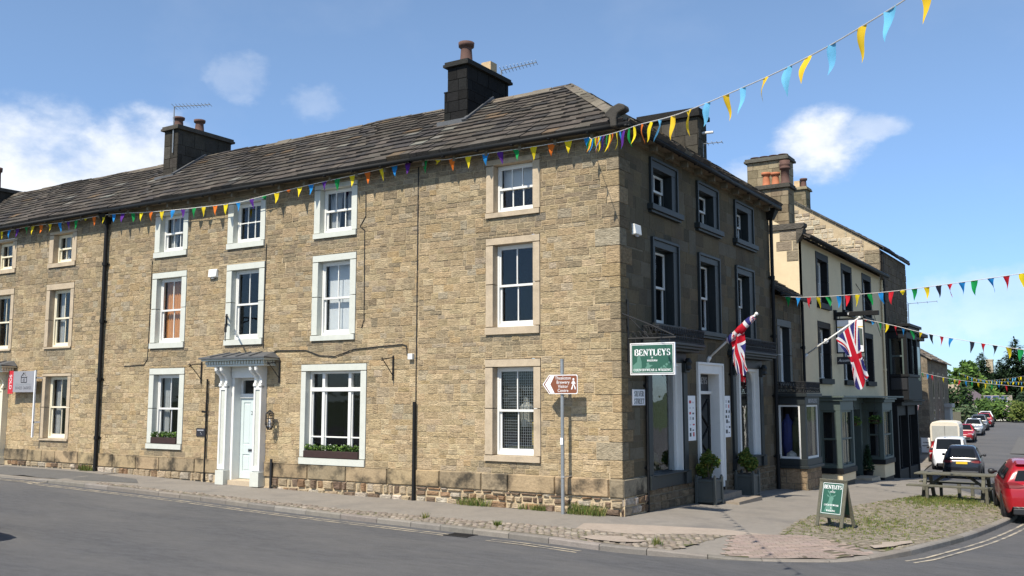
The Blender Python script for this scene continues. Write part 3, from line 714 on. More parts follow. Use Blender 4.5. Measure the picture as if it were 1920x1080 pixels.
def front_roof(parent, ua, ub, hip=False):
    mb = MB(); F = slopeA(); c = math.cos(SLA)
    u1f = (lambda v: EOV - max(0, v) * c) if hip else (lambda v: ub)
    slate_slope(mb, F, lambda v: ua, u1f, SLL)
    # underlay and the rear slope
    e0 = EOV if hip else ub; e1 = -RY if hip else ub
    mb.face([(ua, -EOV, EAVE_Z), (e0, -EOV, EAVE_Z), (e1, RY, RZ), (ua, RY, RZ)], (.05, .05, .045))
    bk = -5.2 if hip else ub
    mb.face([(ua, RY, RZ), (e1, RY, RZ), (bk, 5.24, EAVE_Z), (ua, 5.24, EAVE_Z)], (.09, .08, .07))
    ridge(mb, (ua, RY, RZ + .05), (e1, RY, RZ + .05), col=(.14, .12, .095))
    return mb, F
def soffit(parent, ua, ub):
    q = MB(); q.box(FA, ua, ub, 7.93, 8.02, 0, .10); q.box(FA, ua, ub, 8.02, 8.05, 0, EOV - .02)
    u = ua + .3
    while u < ub: q.box(FA, u - .035, u + .035, 7.86, 8.02, .10, .28); u += .9
    return q.build('eaves_board', 'mortar_dark', parent)

# ---- house with pale green surrounds
hb = thing('terraced_house', 'stone terraced house with pale green window surrounds and pale green door', 'house', (-11.3, 0, 0))
W2 = [((-15.12, -13.65, 6.45, 7.80), (-14.88, -13.87, 6.62, 7.70)), ((-15.15, -13.63, 3.80, 6.02), (-14.93, -13.85, 3.97, 5.84)), ((-15.11, -13.57, .94, 3.24), (-14.89, -13.79, 1.10, 3.05)),
      ((-12.0, -10.52, 6.45, 7.80), (-11.76, -10.72, 6.62, 7.72)), ((-11.98, -10.49, 3.80, 6.04), (-11.76, -10.71, 3.97, 5.86)),
      ((-8.74, -7.26, 6.45, 7.87), (-8.52, -7.46, 6.60, 7.74)), ((-8.75, -7.26, 3.82, 6.03), (-8.54, -7.47, 3.97, 5.85)), ((-9.06, -6.86, .72, 3.24), (-8.88, -7.06, .90, 3.06))]
UCB = -11.09
h2 = [w[0] for w in W2] + [(UCB - .52, UCB + .52, -.3, 3.3)]
SILLS += [(w[0][0], w[0][1], w[0][2]) for w in W2]
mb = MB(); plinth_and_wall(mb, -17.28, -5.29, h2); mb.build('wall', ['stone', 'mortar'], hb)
plinth(hb, FA, -17.28, -5.29, [(-9.06, -6.86, .72, 3.2), (UCB - .8, UCB + .8, -.5, 3)])
kw = dict(sur='pale_green', depth=.14)
sash_window(hb, FA, *W2[0], (3, 1), (3, 1), curtain='net', **kw); sash_window(hb, FA, *W2[1], curtain='orange', **kw); sash_window(hb, FA, *W2[2], curtain='drapes', **kw)
sash_window(hb, FA, *W2[3], (3, 2), fixed=True, **kw); sash_window(hb, FA, *W2[4], **kw)
sash_window(hb, FA, *W2[5], (3, 1), (3, 1), curtain='net', **kw); sash_window(hb, FA, *W2[6], curtain='blind', **kw)
def big_window(parent, F, outer, inner):
    a, b, c, d = outer; i0, i1, j0, j1 = inner; dp = .14
    s = MB()
    for q in ((a, b, j1, d, .02), (a, b, c, j0, .05), (a, i0, j0, j1, .02), (i1, b, j0, j1, .02)): s.cbox(F, q[0] + .002, q[1] - .002, q[2] + .002, q[3] - .002, -dp - .12, q[4], .008)
    f = MB(); w0, w1 = -dp - .1, -dp; t = .06
    f.box(F, i0, i0 + t, j0, j1, w0, w1); f.box(F, i1 - t, i1, j0, j1, w0, w1); f.box(F, i0 + t, i1 - t, j1 - t, j1, w0, w1 - .002); f.box(F, i0 + t, i1 - t, j0, j0 + .07, w0, w1 + .02)
    tr = j1 - .46; f.box(F, i0 + t, i1 - t, tr - .05, tr + .05, w0, w1 + .03)
    m1, m2 = i0 + .47, i1 - .47
    for m in (m1, m2): f.box(F, m - .045, m + .045, j0 + .07, tr - .05, w0, w1 + .01); f.box(F, m - .045, m + .045, tr + .05, j1 - t, w0, w1 + .01)
    y = lerp(j0, tr, .30)
    for (x0, x1) in ((i0 + t, m1 - .045), (m1 + .045, m2 - .045), (m2 + .045, i1 - t)):
        f.box(F, x0, x1, y - .018, y + .018, w0 + .02, w1 - .02)
        for (x, q) in ((x0, 1), (x1, -1)): f.box(F, min(x, x + q * .03), max(x, x + q * .03), j0 + .07, tr - .05, w0 + .02, w1 - .03)
    win = f.build('window', 'white_paint', parent, bevel=.005, seg=1)
    s.build('surround', 'pale_green', win)
    g = MB(); g.box(F, i0 + .03, i1 - .03, j0 + .03, j1 - .03, -dp - .06, -dp - .055); g.build('glass', 'glass', win)
    r = MB(); r.box(F, i0 - .3, i1 + .3, j0 - .1, j1 + .1, -dp - 1.6, -dp - .121, skip=(0,)); r.build('room', 'dark_room', win)
    return win
big_window(hb, FA, *W2[7])
portico(hb, FA, UCB, .08, 'door_green', number='2')
mb, F = front_roof(hb, -17.28, -5.29); mb.build('roof', ['slate'], hb)
soffit(hb, -17.28, -5.29)
gutter(hb, (-17.28, -EOV - .03, 8.03), (-5.29, -EOV - .03, 8.03))
chimney(hb, -16.72, -16.07, 1.40, 3.55, 9.0, 11.0, tint=(.055, .05, .042), pots=[(-16.5, 1.75, .15, .40, 'clay', 'round'), (-16.35, 2.45, .15, .46, 'clay', 'round')])
q = MB(); q.box(Fr((-16.05, 1.3, 9.38), (0, math.cos(SLA), math.sin(SLA)), (1, 0, 0), (0, -math.sin(SLA), math.cos(SLA))), -.1, 1.4, 0, .12, -.1, .06); q.box(FX, -16.85, -15.95, 1.18, 1.40, 9.2, 9.34); q.build('flashing', 'lead', hb)
q = MB(); q.box(FX, -17.28, -5.29, 5.0, 5.2, -.3, 8.1); q.box(FX, -17.28, -17.2, .3, 5.0, 0, 8.1); q.build('rear_wall', 'mortar', hb)
q = MB(); q.tube([FA.p(-12.55, .1, .06), FA.p(-12.55, 2.9, .06)], .025, 8); q.tube([FA.p(-12.55, 2.0, .06), FA.p(-12.68, 2.02, .1)], .03, 6); q.build('thin_pipe', 'black_paint', hb)
q = MB(); q.tube([FA.p(-9.96, .05, .1), FA.p(-9.96, .82, .1)], .035, 8); q.build('vent_pipe', 'iron', hb)
downpipe(hb, FA, -5.33, 2.3, 7.95, r=.013, w=.018, m='iron')
q = MB(); q.tube([FA.p(-5.33, .02, .07), FA.p(-5.33, 2.3, .07)], .042, 8); q.build('cable_guard', 'black_paint', hb)

# ---- house with bare stone surrounds, at the left edge
hc = thing('terraced_house', 'stone terraced house with bare stone window surrounds left of the tall black downpipe', 'house', (-21.5, 0, 0))
W3 = []
for uc in (-19.68, -23.0):
    W3 += [((uc - .74, uc + .74, 6.54, 7.72), (uc - .5, uc + .49, 6.69, 7.62)), ((uc - .75, uc + .73, 3.93, 6.02), (uc - .55, uc + .54, 4.0, 5.82)), ((uc - .74, uc + .80, 1.05, 3.16), (uc - .53, uc + .62, 1.12, 3.06))]
UCC = -23.08
h3 = [w[0] for w in W3[:5]] + [(UCC - .52, UCC + .52, -.3, 3.45), (-27.1, -25.6, 1.05, 3.2), (-27.1, -25.6, 3.93, 6.02), (-27.1, -25.6, 6.54, 7.72)]
SILLS += [(w[0][0], w[0][1], w[0][2]) for w in W3]
mb = MB(); plinth_and_wall(mb, -29.5, -17.28, h3); mb.build('wall', ['stone', 'mortar'], hc)
plinth(hc, FA, -29.5, -17.28, [(UCC - .8, UCC + .8, -.5, 3)], top=.76, mid=.4, lo=.05)
kc = dict(sur='dressed', frame='cream_paint', depth=.16)
sash_window(hc, FA, *W3[0], (3, 1), (3, 1), curtain='net', **kc); sash_window(hc, FA, *W3[1], curtain='drapes', **kc); sash_window(hc, FA, *W3[2], curtain='drapes', **kc)
sash_window(hc, FA, *W3[3], (3, 1), (3, 1), **kc); sash_window(hc, FA, *W3[4], **kc)
for v in ((1.05, 3.2), (3.93, 6.02), (6.54, 7.72)): sash_window(hc, FA, (-27.1, -25.6, *v), (-26.88, -25.82, v[0] + .12, v[1] - .16), **kc)
portico(hc, FA, UCC, .22, 'timber_brown', trim='cream_paint', hoodm='cream_paint')
mb, F = front_roof(hc, -29.5, -17.28); mb.build('roof', ['slate'], hc)
soffit(hc, -29.5, -17.28)
gutter(hc, (-29.5, -EOV - .03, 8.03), (-17.28, -EOV - .03, 8.03))
downpipe(hc, FA, -17.33, .2, 7.98, r=.06, w=.10, hopper=True)
ch = chimney(hc, -28.0, -27.0, 1.5, 3.5, 9.0, 10.35, tint=(.05, .046, .04), pots=[(-27.35, 2.0, .14, .85, 'clay', 'round')])
q = MB(); q.lathe((-27.0, 1.3, 10.2), [(.02, -.08), (.2, -.06), (.36, .03), (.365, .04), (.2, -.03), (.02, -.05)], 18, (.5, -.8, .3)); q.tube([(-27.1, 1.55, 10.1), (-27.0, 1.36, 10.2)], .02, 6)
tag(q.build('satellite_dish', 'galv', None, smooth=True, loc=(-27.0, 1.5, 10.2)), 'grey satellite dish on the chimney at the left edge of the roofs', 'satellite dish')
q = MB(); q.box(FX, -29.5, -17.28, 5.0, 5.2, 0, 8.1); q.box(FX, -29.5, -29.4, .0, 5.0, 0, 8.1); q.build('rear_wall', 'mortar', hc)

# ---- the corner shop, two fronts
cs = thing('corner_shop', 'three storey stone corner shop with two fronts, slate hip roof and dark shaded street side', 'shop', (-2.6, 4, 0))
WA = [((-3.37, -1.92, 6.45, 7.82), (-3.15, -2.12, 6.58, 7.68)), ((-3.37, -1.93, 3.79, 6.0), (-3.16, -2.12, 3.97, 5.83)), ((-3.38, -1.92, .99, 3.25), (-3.16, -2.11, 1.13, 3.07))]
WB = [((1.55, 3.1, 6.52, 7.80), (1.72, 2.78, 6.71, 7.58)), ((4.37, 5.84, 6.52, 7.80), (4.52, 5.52, 6.71, 7.58)), ((7.12, 8.67, 6.52, 7.80), (7.32, 8.25, 6.71, 7.58)),
      ((1.58, 3.1, 3.86, 5.98), (1.76, 2.80, 4.03, 5.77)), ((4.37, 5.84, 3.86, 5.98), (4.52, 5.52, 4.03, 5.77)), ((7.1, 8.6, 3.86, 5.98), (7.28, 8.22, 4.03, 5.77))]
YB = 10.25
hA = [w[0] for w in WA]; hB = [w[0] for w in WB] + [(1.2, 3.42, .44, 3.42), (4.14, 5.92, -.4, 3.25), (6.58, 9.08, .52, 3.42)]
mb = MB()
SILLS += [(w[0][0], w[0][1], w[0][2]) for w in WA]
qa, qb = quoins(mb, None, .74, 7.98, FA, FB)
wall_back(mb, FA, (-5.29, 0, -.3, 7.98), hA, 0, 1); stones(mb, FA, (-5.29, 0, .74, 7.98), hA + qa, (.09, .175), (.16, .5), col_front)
mb.build('front_wall', ['stone', 'mortar'], cs)
mb = MB(); wall_back(mb, FB, (0, YB, -.8, 7.98), hB, 0, 1)
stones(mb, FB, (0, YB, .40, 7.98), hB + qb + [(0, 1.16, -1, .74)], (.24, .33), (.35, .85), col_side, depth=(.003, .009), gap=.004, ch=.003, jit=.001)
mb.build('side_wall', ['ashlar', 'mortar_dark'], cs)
plinth(cs, FA, -5.29, .055, []); plinth(cs, FB, -.05, 1.16, [], colp=lambda u, v: jitter((.25, .21, .15), .1))
mb = MB(); wall_back(mb, FB, (1.16, YB, -1.0, .44), [(4.14, 5.92, -2, 2)], .012, 1)
v = -.5
while v < .42:
    h = random.uniform(.12, .2); u = 1.16
    while u < YB:
        L = random.uniform(.18, .45)
        if not (4.0 < u + L / 2 < 6.05): mb.cbox(FB, u + .01, u + L - .01, v + .008, min(v + h - .008, .43), 0, random.uniform(.02, .05), .018, jitter((.16, .125, .085), .25), 0, .008)
        u += L
    v += h
mb.build('rubble_footing', ['stone', 'mortar_dark'], cs)
ka = dict(sur='dressed', depth=.16)
sash_window(cs, FA, *WA[0], (3, 1), (3, 1), curtain='halfblind', **ka); sash_window(cs, FA, *WA[1], **ka); wgf = sash_window(cs, FA, *WA[2], **ka)
g = MB()
for k in range(18): x = lerp(-3.1, -2.17, k / 17); g.box(FA, x - .004, x + .004, 1.2, 3.0, -.30, -.296)
for k in range(30): y = lerp(1.22, 2.98, k / 29); g.box(FA, -3.1, -2.17, y - .004, y + .004, -.304, -.300)
g.build('grille', 'galv', wgf)
g = MB(); g.tube([FA.p(-2.62, 1.75, -.55), FA.p(-2.62, 2.2, -.55), FA.p(-2.62, 2.3, -.55)], [.13, .15, .05], 10, mi=0); g.tube([FA.p(-2.62, 2.32, -.55), FA.p(-2.62, 2.42, -.55)], .06, 8, mi=0)
g.box(FA, -2.45, -2.15, 1.35, 1.85, -.6, -.5, mi=1); g.box(FA, -3.05, -2.2, 1.14, 1.3, -.7, -.45, mi=2); g.build('display', ['merch_pale', 'merch_yellow', 'merch_olive'], wgf)
kb = dict(sur='slate_paint', depth=.16, arch=True, boxmat='slate_paint')
for i, w in enumerate(WB):
    sash_window(cs, FB, *w, (2, 1) if i < 3 else (1, 1), (2, 1) if i < 3 else (1, 1), curtain='drapes' if i in (3, 5) else None, **kb)
# shop windows to the side street
def shop_window(u0, u1, v0, v1, mull):
    f = MB()
    for (a, b) in ((u0, u0 + .22), (u1 - .24, u1)):
        f.box(FB, a, b, v0 + .22, 3.2, -.3, .07); f.box(FB, a - .03, b + .03, v0, v0 + .30, -.3, .12); f.box(FB, a - .02, b + .02, 2.98, 3.2, -.3, .13)
    f.box(FB, u0, u1, 3.2, 3.44, -.3, .05)
    f.box(FB, u0 + .22, u1 - .24, v0, v0 + .27, -.5, .06); f.box(FB, u0 + .1, u1 - .1, v0 + .27, v0 + .31, -.5, .12)
    win = f.build('shop_window', 'slate_paint', cs, bevel=.008, seg=1)
    q = MB(); a, b = u0 + .22, u1 - .24; vb = v0 + .31
    q.box(FB, b - .05, b, vb, 3.2, -.3, .03); q.box(FB, a, a + .05, vb, 3.2, -.3, -.02); q.box(FB, a + .05, b - .05, 3.12, 3.2, -.3, -.02); q.box(FB, b - .12, b - .05, vb, 3.12, -.2, -.09)
    for m in mull: q.box(FB, m - .06, m + .06, vb, 3.12, -.2, -.07)
    if mull:  # rounded heads of the lights
        xs = [a + .05] + list(mull) + [b - .14]
        for x0, x1 in zip(xs[:-1], xs[1:]):
            for sx, ex in ((x0, 1), (x1, -1)):
                pts = [(sx, 3.12)] + [(sx + ex * .35 * (1 - math.sin(t)), 3.12 - .35 * (1 - math.cos(t))) for t in (R(9 * k) for k in range(11))]
                if ex < 0: pts = pts[::-1]
                q.prism(FB, pts[::-1] , -.17, -.11)
    q.build('frame', 'white_paint', win)
    g = MB(); g.box(FB, a + .04, b - .04, vb, 3.15, -.15, -.145); g.build('glass', 'shop_glass', win)
    r = MB(); r.box(FB, a - .1, b + .4, v0 + .1, 3.3, -2.0, -.31, skip=(0,)); r.build('room', 'dark_room', win)
    return win
sw = shop_window(1.2, 3.42, .42, 3.2, []); sw2 = shop_window(6.58, 9.08, .50, 3.2, [7.5])
q = MB(); q.box(FB, 1.5, 3.1, .74, .8, -1.4, -.43, mi=0)
for (u, w, h, m) in ((1.7, -.7, .55, 1), (2.1, -.6, .4, 2), (2.4, -.8, .75, 3), (2.75, -.6, .35, 1)): q.lathe(FB.p(u, .8, w), [(.16, 0), (.2, h * .5), (.13, h * .9), (.02, h)], 10, mi=m)
q.box(FB, 1.55, 2.6, 1.35, 1.5, -.75, -.55, mi=4); q.build('display', ['merch_olive', 'merch_olive', 'merch_yellow', 'merch_blue', 'merch_pale'], sw)
q = MB()
for (u, w, h, m) in ((7.0, -.7, 1.2, 0), (7.9, -.7, 1.3, 1), (8.3, -.8, 1.1, 2)): q.lathe(FB.p(u, .85, w), [(.1, 0), (.24, h * .3), (.2, h * .8), (.06, h), (.02, h + .05)], 10, mi=m)
q.build('display', ['merch_blue', 'merch_olive', 'merch_pale'], sw2)
def balcony(u0, u1):
    q = MB(); q.box(FB, u0 + .05, u1 - .05, 3.44, 3.5, 0, .32); q.box(FB, u0 - .02, u1 + .02, 3.5, 3.56, 0, .42); q.box(FB, u0, u1, 3.56, 3.62, 0, .47)
    q.build('cornice', 'slate_paint', cs, bevel=.01, seg=1)
    q = MB()
    def rail(A, B):
        A, B = Vector(A), Vector(B); L = (B - A).length; n = max(2, int(L / .13)); up = Vector((0, 0, 1))
        for z in (.02, .13, .32): q.tube([A + up * z, B + up * z], .012, 6)
        for i in range(n):
            a = A.lerp(B, i / n); b = A.lerp(B, (i + 1) / n); m = (a + b) / 2
            q.tube([a + up * .02, b + up * .32], .009, 4); q.tube([b + up * .02, a + up * .32], .009, 4); q.tube([m + up * .02, m + up * .13], .009, 4)
            ring = [m + (b - a).normalized() * .05 * math.cos(t) + up * (.225 + .07 * math.sin(t)) for t in (R(45 * k) for k in range(9))]; q.tube(ring, .008, 4, caps=False)
    P = [FB.p(u0 + .03, 3.62, .03), FB.p(u0 + .03, 3.62, .44), FB.p(u1 - .03, 3.62, .44), FB.p(u1 - .03, 3.62, .03)]
    for a, b in zip(P[:-1], P[1:]): rail(a, b)
    q.build('balconette', 'iron', cs)
balcony(.98, 3.62); balcony(6.36, 9.2)
for u in (3.3, 6.7, 8.95):
    q = MB(); q.lathe(FB.p(u, 3.02, .14), [(.02, 0), (.09, .05), (.07, .12), (.1, .2), (.05, .3)], 8); q.build('corbel', 'slate_paint', cs)
# shop door
q = MB(); q.box(FB, 4.16, 4.33, .15, 3.23, -.45, .04); q.box(FB, 5.62, 5.88, .15, 3.23, -.45, .04); q.box(FB, 4.33, 5.62, 2.98, 3.23, -.45, .04)
q.box(FB, 4.13, 4.19, .3, 3.26, 0, .07); q.box(FB, 5.85, 5.91, .3, 3.26, 0, .07); q.box(FB, 4.19, 5.85, 3.2, 3.262, 0, .072)
q.box(FB, 4.33, 5.62, 2.48, 2.56, -.3, -.18)
ds = q.build('shop_doorway', 'white_paint', cs, bevel=.008, seg=1)
q = MB(); q.box(FB, 4.13, 5.91, .1, .72, -.451, .045, mi=0); 
q = MB(); q.box(FB, 4.33, 5.62, .2, 2.48, -.30, -.24)
for (a, b) in ((4.33, 4.45), (5.5, 5.62)): q.box(FB, a, b, .2, 2.48, -.24, -.22)
q.box(FB, 4.45, 5.5, .2, .95, -.24, -.222); q.box(FB, 4.45, 5.5, 2.36, 2.48, -.24, -.222)
for (y0, y1) in ((.95, 1.65), (1.65, 2.36)):
    for (a, b) in (((4.45, y0), (5.5, y1)), ((5.5, y0), (4.45, y1))): q.tube([FB.p(a[0], a[1], -.225), FB.p(b[0], b[1], -.225)], .02, 6)
dd = q.build('shop_door', 'black_paint', cs)
q = MB(); q.box(FB, 4.45, 5.5, .95, 2.36, -.239, -.237); q.build('door_glass', 'car_glass', dd)
q = MB(); q.box(FB, 4.33, 5.62, 2.56, 2.98, -.30, -.26); serif_into(q, FB, 'BENTLEYS', 4.95, 2.74, .17, 1.15, -.255, mi=1); serif_into(q, FB, 'OF', 4.95, 2.68, .05, None, -.255, mi=1); serif_into(q, FB, 'MASHAM', 4.95, 2.61, .05, None, -.255, mi=1)
q.build('transom_sign', ['sign_black', 'sign_grey'], dd)
q = MB(); q.box(FB, 4.33, 5.62, -.1, .2, -.45, .02); q.cbox(FX, .0, .46, 4.42, 5.95, -.3, .07, .02); q.cbox(FX, .0, .95, 4.32, 6.05, -.4, -.055, .02)
q.build('steps', 'step_stone', cs)
# roof of the corner shop
mb, F = front_roof(cs, -5.29, 0, hip=True)
c = math.cos(SLA)
FSB = Fr((EOV, 0, EAVE_Z), (0, 1, 0), (-c, 0, math.sin(SLA)), (math.sin(SLA), 0, c))
slate_slope(mb, FSB, lambda v: -EOV + max(0, v) * c, lambda v: YB + .05, SLL, tint=.8)
mb.face([(EOV, -EOV, EAVE_Z), (EOV, YB, EAVE_Z), (-RY, YB, RZ), (-RY, RY, RZ)], (.05, .05, .045))
mb.face([(-RY, RY, RZ), (-RY, YB, RZ), (-5.2, YB, EAVE_Z), (-5.2, 5.2, EAVE_Z)], (.09, .08, .07))
ridge(mb, (-RY, RY, RZ + .05), (-RY, YB, RZ + .05))
ridge(mb, (EOV - .02, -EOV + .02, EAVE_Z + .10), (-RY, RY, RZ + .07), 9, w=.21, col=(.135, .12, .095), drop=.06)
ridge(mb, (EOV, YB + .06, EAVE_Z + .08), (-RY, YB + .06, RZ + .06), 8, w=.16, col=(.2, .18, .14), drop=.05)
mb.build('roof', ['slate'], cs)
q = MB(); q.prism(Fr((0, -.40, 0), (1, 0, 0), (0, 0, 1), (0, -1, 0)), [(.06, 7.98), (.20, 7.98), (.20, 8.14), (.23, 8.25), (.40, 8.32), (.38, 8.42), (.25, 8.47), (.08, 8.41), (-.07, 8.30), (-.06, 8.22), (.04, 8.17)], -.16, .10)
q.build('kneeler', 'dark_stone', cs, bevel=.03)
soffit(cs, -5.29, .1)
q = MB(); q.box(FB, 0, YB, 7.93, 8.02, 0, .10); q.box(FB, -.3, YB, 8.02, 8.05, 0, EOV - .02)
u = .5
while u < YB: q.box(FB, u - .035, u + .035, 7.86, 8.02, .10, .28); u += .9
q.build('eaves_board', 'mortar_dark', cs)
gutter(cs, (-5.29, -EOV - .03, 8.03), (EOV + .08, -EOV - .03, 8.03)); gutter(cs, (EOV + .04, -EOV - .07, 8.03), (EOV + .03, YB, 8.03))
downpipe(cs, FB, YB - .1, -.3, 7.98, r=.055, w=.1, hopper=True)
downpipe(cs, FB, 6.46, 2.0, 3.4, r=.03, w=.06)
downpipe(cs, FB, 1.12, -.1, 3.4, r=.03, w=.06)
chimney(cs, -5.56, -4.95, 1.46, 3.42, 9.0, 11.02, tint=(.014, .014, .014), lower=10.2, pots=[(-5.25, 1.85, .17, .62, 'clay', 'round'), (-5.2, 2.85, .15, .36, 'clay_buff', 'square')], capcol=(.03, .03, .028))
q = MB(); q.box(FX, -5.72, -4.8, 1.22, 1.40, 9.27, 9.40); q.box(Fr((-4.93, 1.3, 9.36), (0, math.cos(SLA), math.sin(SLA)), (1, 0, 0), (0, -math.sin(SLA), math.cos(SLA))), -.1, 1.5, 0, .12, -.1, .06); q.build('flashing', 'lead', cs)
chimney(cs, -3.40, -1.50, 8.5, 9.2, 8.6, 11.0, tint=(.06, .053, .042), pots=[], capcol=(.022, .021, .02), cap=.13)
q = MB(); q.box(FX, -5.2, -5.1, 5.2, YB, -.5, 8.1); q.box(FX, -5.1, -.02, YB - .12, YB - .02, -1, 8.05)
q.face([(-.05, YB - .02, 8.0), (-5.1, YB - .02, 8.0), (-RY, YB - .02, RZ)]); q.build('rear_wall', 'mortar_dark', cs)

# ================================================================== along the side street
# ---- low two-storey shop
ls = thing('low_shop', 'low two storey stone shop squeezed between the corner shop and the cream pub', 'shop', (-2, 11.8, -.3))
Y0, Y1 = YB, 13.34
wl = ((10.72, 12.2, 2.75, 4.78), (11.0, 11.95, 2.86, 4.56))
mb = MB(); wall_back(mb, FB, (Y0, Y1, -1.2, 5.5), [wl[0], (10.5, 12.3, -.2, 2.4)], 0, 1)
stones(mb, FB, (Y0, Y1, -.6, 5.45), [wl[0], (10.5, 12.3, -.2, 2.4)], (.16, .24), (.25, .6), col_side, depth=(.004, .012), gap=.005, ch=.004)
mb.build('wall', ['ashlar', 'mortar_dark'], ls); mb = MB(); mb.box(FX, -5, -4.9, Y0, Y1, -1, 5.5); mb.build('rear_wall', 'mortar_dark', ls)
sash_window(ls, FB, *wl, (2, 2), (2, 1), sur='slate_paint', depth=.2)
sl = R(33); F = Fr((.28, 0, 5.52), (0, 1, 0), (-math.cos(sl), 0, math.sin(sl)), (math.sin(sl), 0, math.cos(sl)))
mb = MB(); slate_slope(mb, F, lambda v: Y0, lambda v: Y1 + .02, 3.6); mb.face([F.p(Y0, 0), F.p(Y1, 0), F.p(Y1, 3.6), F.p(Y0, 3.6)], (.05, .05, .045))
mb.face([F.p(Y0, 3.6), F.p(Y1, 3.6), (-5.4, Y1, 5.5), (-5.4, Y0, 5.5)], (.09, .08, .07)); ridge(mb, F.p(Y0, 3.6, .05), F.p(Y1, 3.6, .05)); mb.build('roof', ['slate'], ls)
gutter(ls, (.32, Y0, 5.48), (.32, Y1, 5.48)); downpipe(ls, FB, Y1 - .08, -.5, 5.4, r=.045, w=.09)
def bay_shop():
    x1, ya, yb = .86, 10.42, 11.95; FS = Fr((0, ya, 0), (1, 0, 0), (0, 0, 1), (0, -1, 0)); FF = Fr((x1, 0, 0), (0, 1, 0), (0, 0, 1), (1, 0, 0))
    q = MB()
    for F, L0, L1 in ((FS, 0, x1), (FF, ya, yb)):
        wall_back(q, F, (L0, L1, -.9, .36), [], 0, 1); stones(q, F, (L0, L1, -.8, .36), [], (.15, .21), (.25, .5), lambda u, v: jitter((.26, .19, .12), .2), depth=(.006, .016), gap=.006)
    w = q.build('bay_window', ['stone', 'mortar_dark'], ls)
    q = MB(); q.box(FX, 0, x1 + .08, ya - .08, yb + .08, .34, .42); q.box(FX, 0, x1 + .03, ya - .03, yb + .03, .42, .62)
    q.box(FX, x1 - .16, x1, ya, ya + .16, .62, 2.2); q.box(FX, x1 - .12, x1, yb - .12, yb, .62, 2.2); q.box(FX, 0, .07, ya, ya + .1, .62, 2.2)
    q.box(FX, 0, x1 + .01, ya - .01, yb + .01, 2.18, 2.42); q.box(FX, 0, x1 + .08, ya - .08, yb + .08, 2.42, 2.52); q.build('bay_frame', 'slate_paint', w, bevel=.008, seg=1)
    q = MB(); t = .05
    for F, a, b in ((FS, .07, x1 - .16), (FF, ya + .16, yb - .12)):
        q.box(F, a, a + t, .62, 2.18, -.07, -.02); q.box(F, b - t, b, .62, 2.18, -.07, -.02); q.box(F, a + t, b - t, .62, .68, -.07, -.01); q.box(F, a + t, b - t, 2.13, 2.18, -.07, -.02)
    q.build('frame', 'white_paint', w)
    q = MB(); q.box(FS, .1, x1 - .18, .66, 2.15, -.05, -.045); q.box(FF, ya + .18, yb - .14, .66, 2.15, -.05, -.045); q.build('glass', 'glass', w)
    q = MB(); q.box(FX, 0, x1 - .1, ya + .1, yb - .05, .58, .62); q.box(FX, -.2, x1 - .2, yb - .2, yb - .16, .62, 2.17); q.box(FX, -.3, -.25, ya - .2, yb + .2, .4, 2.4); q.build('room', 'dark_room', w)  # dark sheets added behind the panes, interior gloom put into their colour
    q = MB()
    for (x, y, h, m) in ((.2, ya + .45, 1.25, 0), (.45, ya + .5, 1.15, 1), (.55, ya + 1.0, 1.2, 1)): q.lathe((x, y, .66), [(.12, 0), (.2, h * .35), (.17, h * .8), (.06, h * .92), (.05, h)], 10, mi=m)
    q.lathe((.35, ya + .25, .64), [(.16, 0), (.14, .12), (.02, .2)], 8, mi=2); q.build('display', ['merch_blue', 'merch_olive', 'merch_pale'], w)
    q = MB()
    def rail(A, B):
        A, B = Vector(A), Vector(B); n = max(2, int((B - A).length / .14)); up = Vector((0, 0, 1))
        for z in (.03, .15, .33): q.tube([A + up * z, B + up * z], .014, 6)
        for i in range(n):
            a = A.lerp(B, i / n); b = A.lerp(B, (i + 1) / n); m = (a + b) / 2; q.tube([a + up * .03, b + up * .33], .01, 4); q.tube([b + up * .03, a + up * .33], .01, 4)
            q.tube([m + (b - a).normalized() * .05 * math.cos(t) + up * (.23 + .07 * math.sin(t)) for t in (R(45 * k) for k in range(9))], .009, 4, caps=False)
    P = [(.05, ya - .02, 2.52), (x1 + .04, ya - .02, 2.52), (x1 + .04, yb + .02, 2.52), (.05, yb + .02, 2.52)]
    for a, b in zip(P[:-1], P[1:]): rail(a, b)
    q.build('balconette', 'iron', w)
    q = MB(); serif_into(q, Fr((x1 + .012, 0, 0), (0, 1, 0), (0, 0, 1), (1, 0, 0)), 'BENTLEYS', (ya + yb) / 2, 2.25, .11, .95); q.build('lettering', 'sign_grey', w)
bay_shop()

# ---- cream pub
pb = thing('pub', 'cream rendered pub with black window surrounds and two sage green bays', 'pub', (-3, 19.6, -.6))
Y0, Y1 = 13.4, 25.95; PZ = 7.65
WP = [((15.40, 17.08, 5.48, 7.46), (15.62, 16.86, 5.68, 7.2)), ((18.95, 20.64, 5.48, 7.46), (19.17, 20.42, 5.68, 7.2)), ((22.36, 24.05, 5.48, 7.46), (22.58, 23.83, 5.68, 7.2)),
      ((15.38, 17.08, 2.86, 5.03), (15.6, 16.86, 3.06, 4.8)), ((18.85, 20.5, 2.86, 5.03), (19.07, 20.28, 3.06, 4.8)), ((22.4, 24.02, 2.86, 5.03), (22.62, 23.8, 3.06, 4.8))]
mb = MB(); wall_back(mb, FB, (Y0, Y1, -2, PZ), [w[0] for w in WP] + [(19.3, 20.9, -2, 1.95)], 0, 0)
mb.build('front_wall', ['cream_render'], pb)
GS = .6; ridx = -4.6
FG = Fr((0, Y0, 0), (-1, 0, 0), (0, 0, 1), (0, -1, 0)); FGm = Fr((0, Y0, 0), (1, 0, 0), (0, 0, 1), (0, -1, 0))
mb = MB(); mb.prism(FGm, [(-9.2, -1), (0, -1), (0, PZ + .12), (ridx, PZ + .12 - ridx * GS), (-9.2, PZ + .12)], -.3, .02); mb.build('gable_wall', ['cream_render'], pb)
mb = MB()
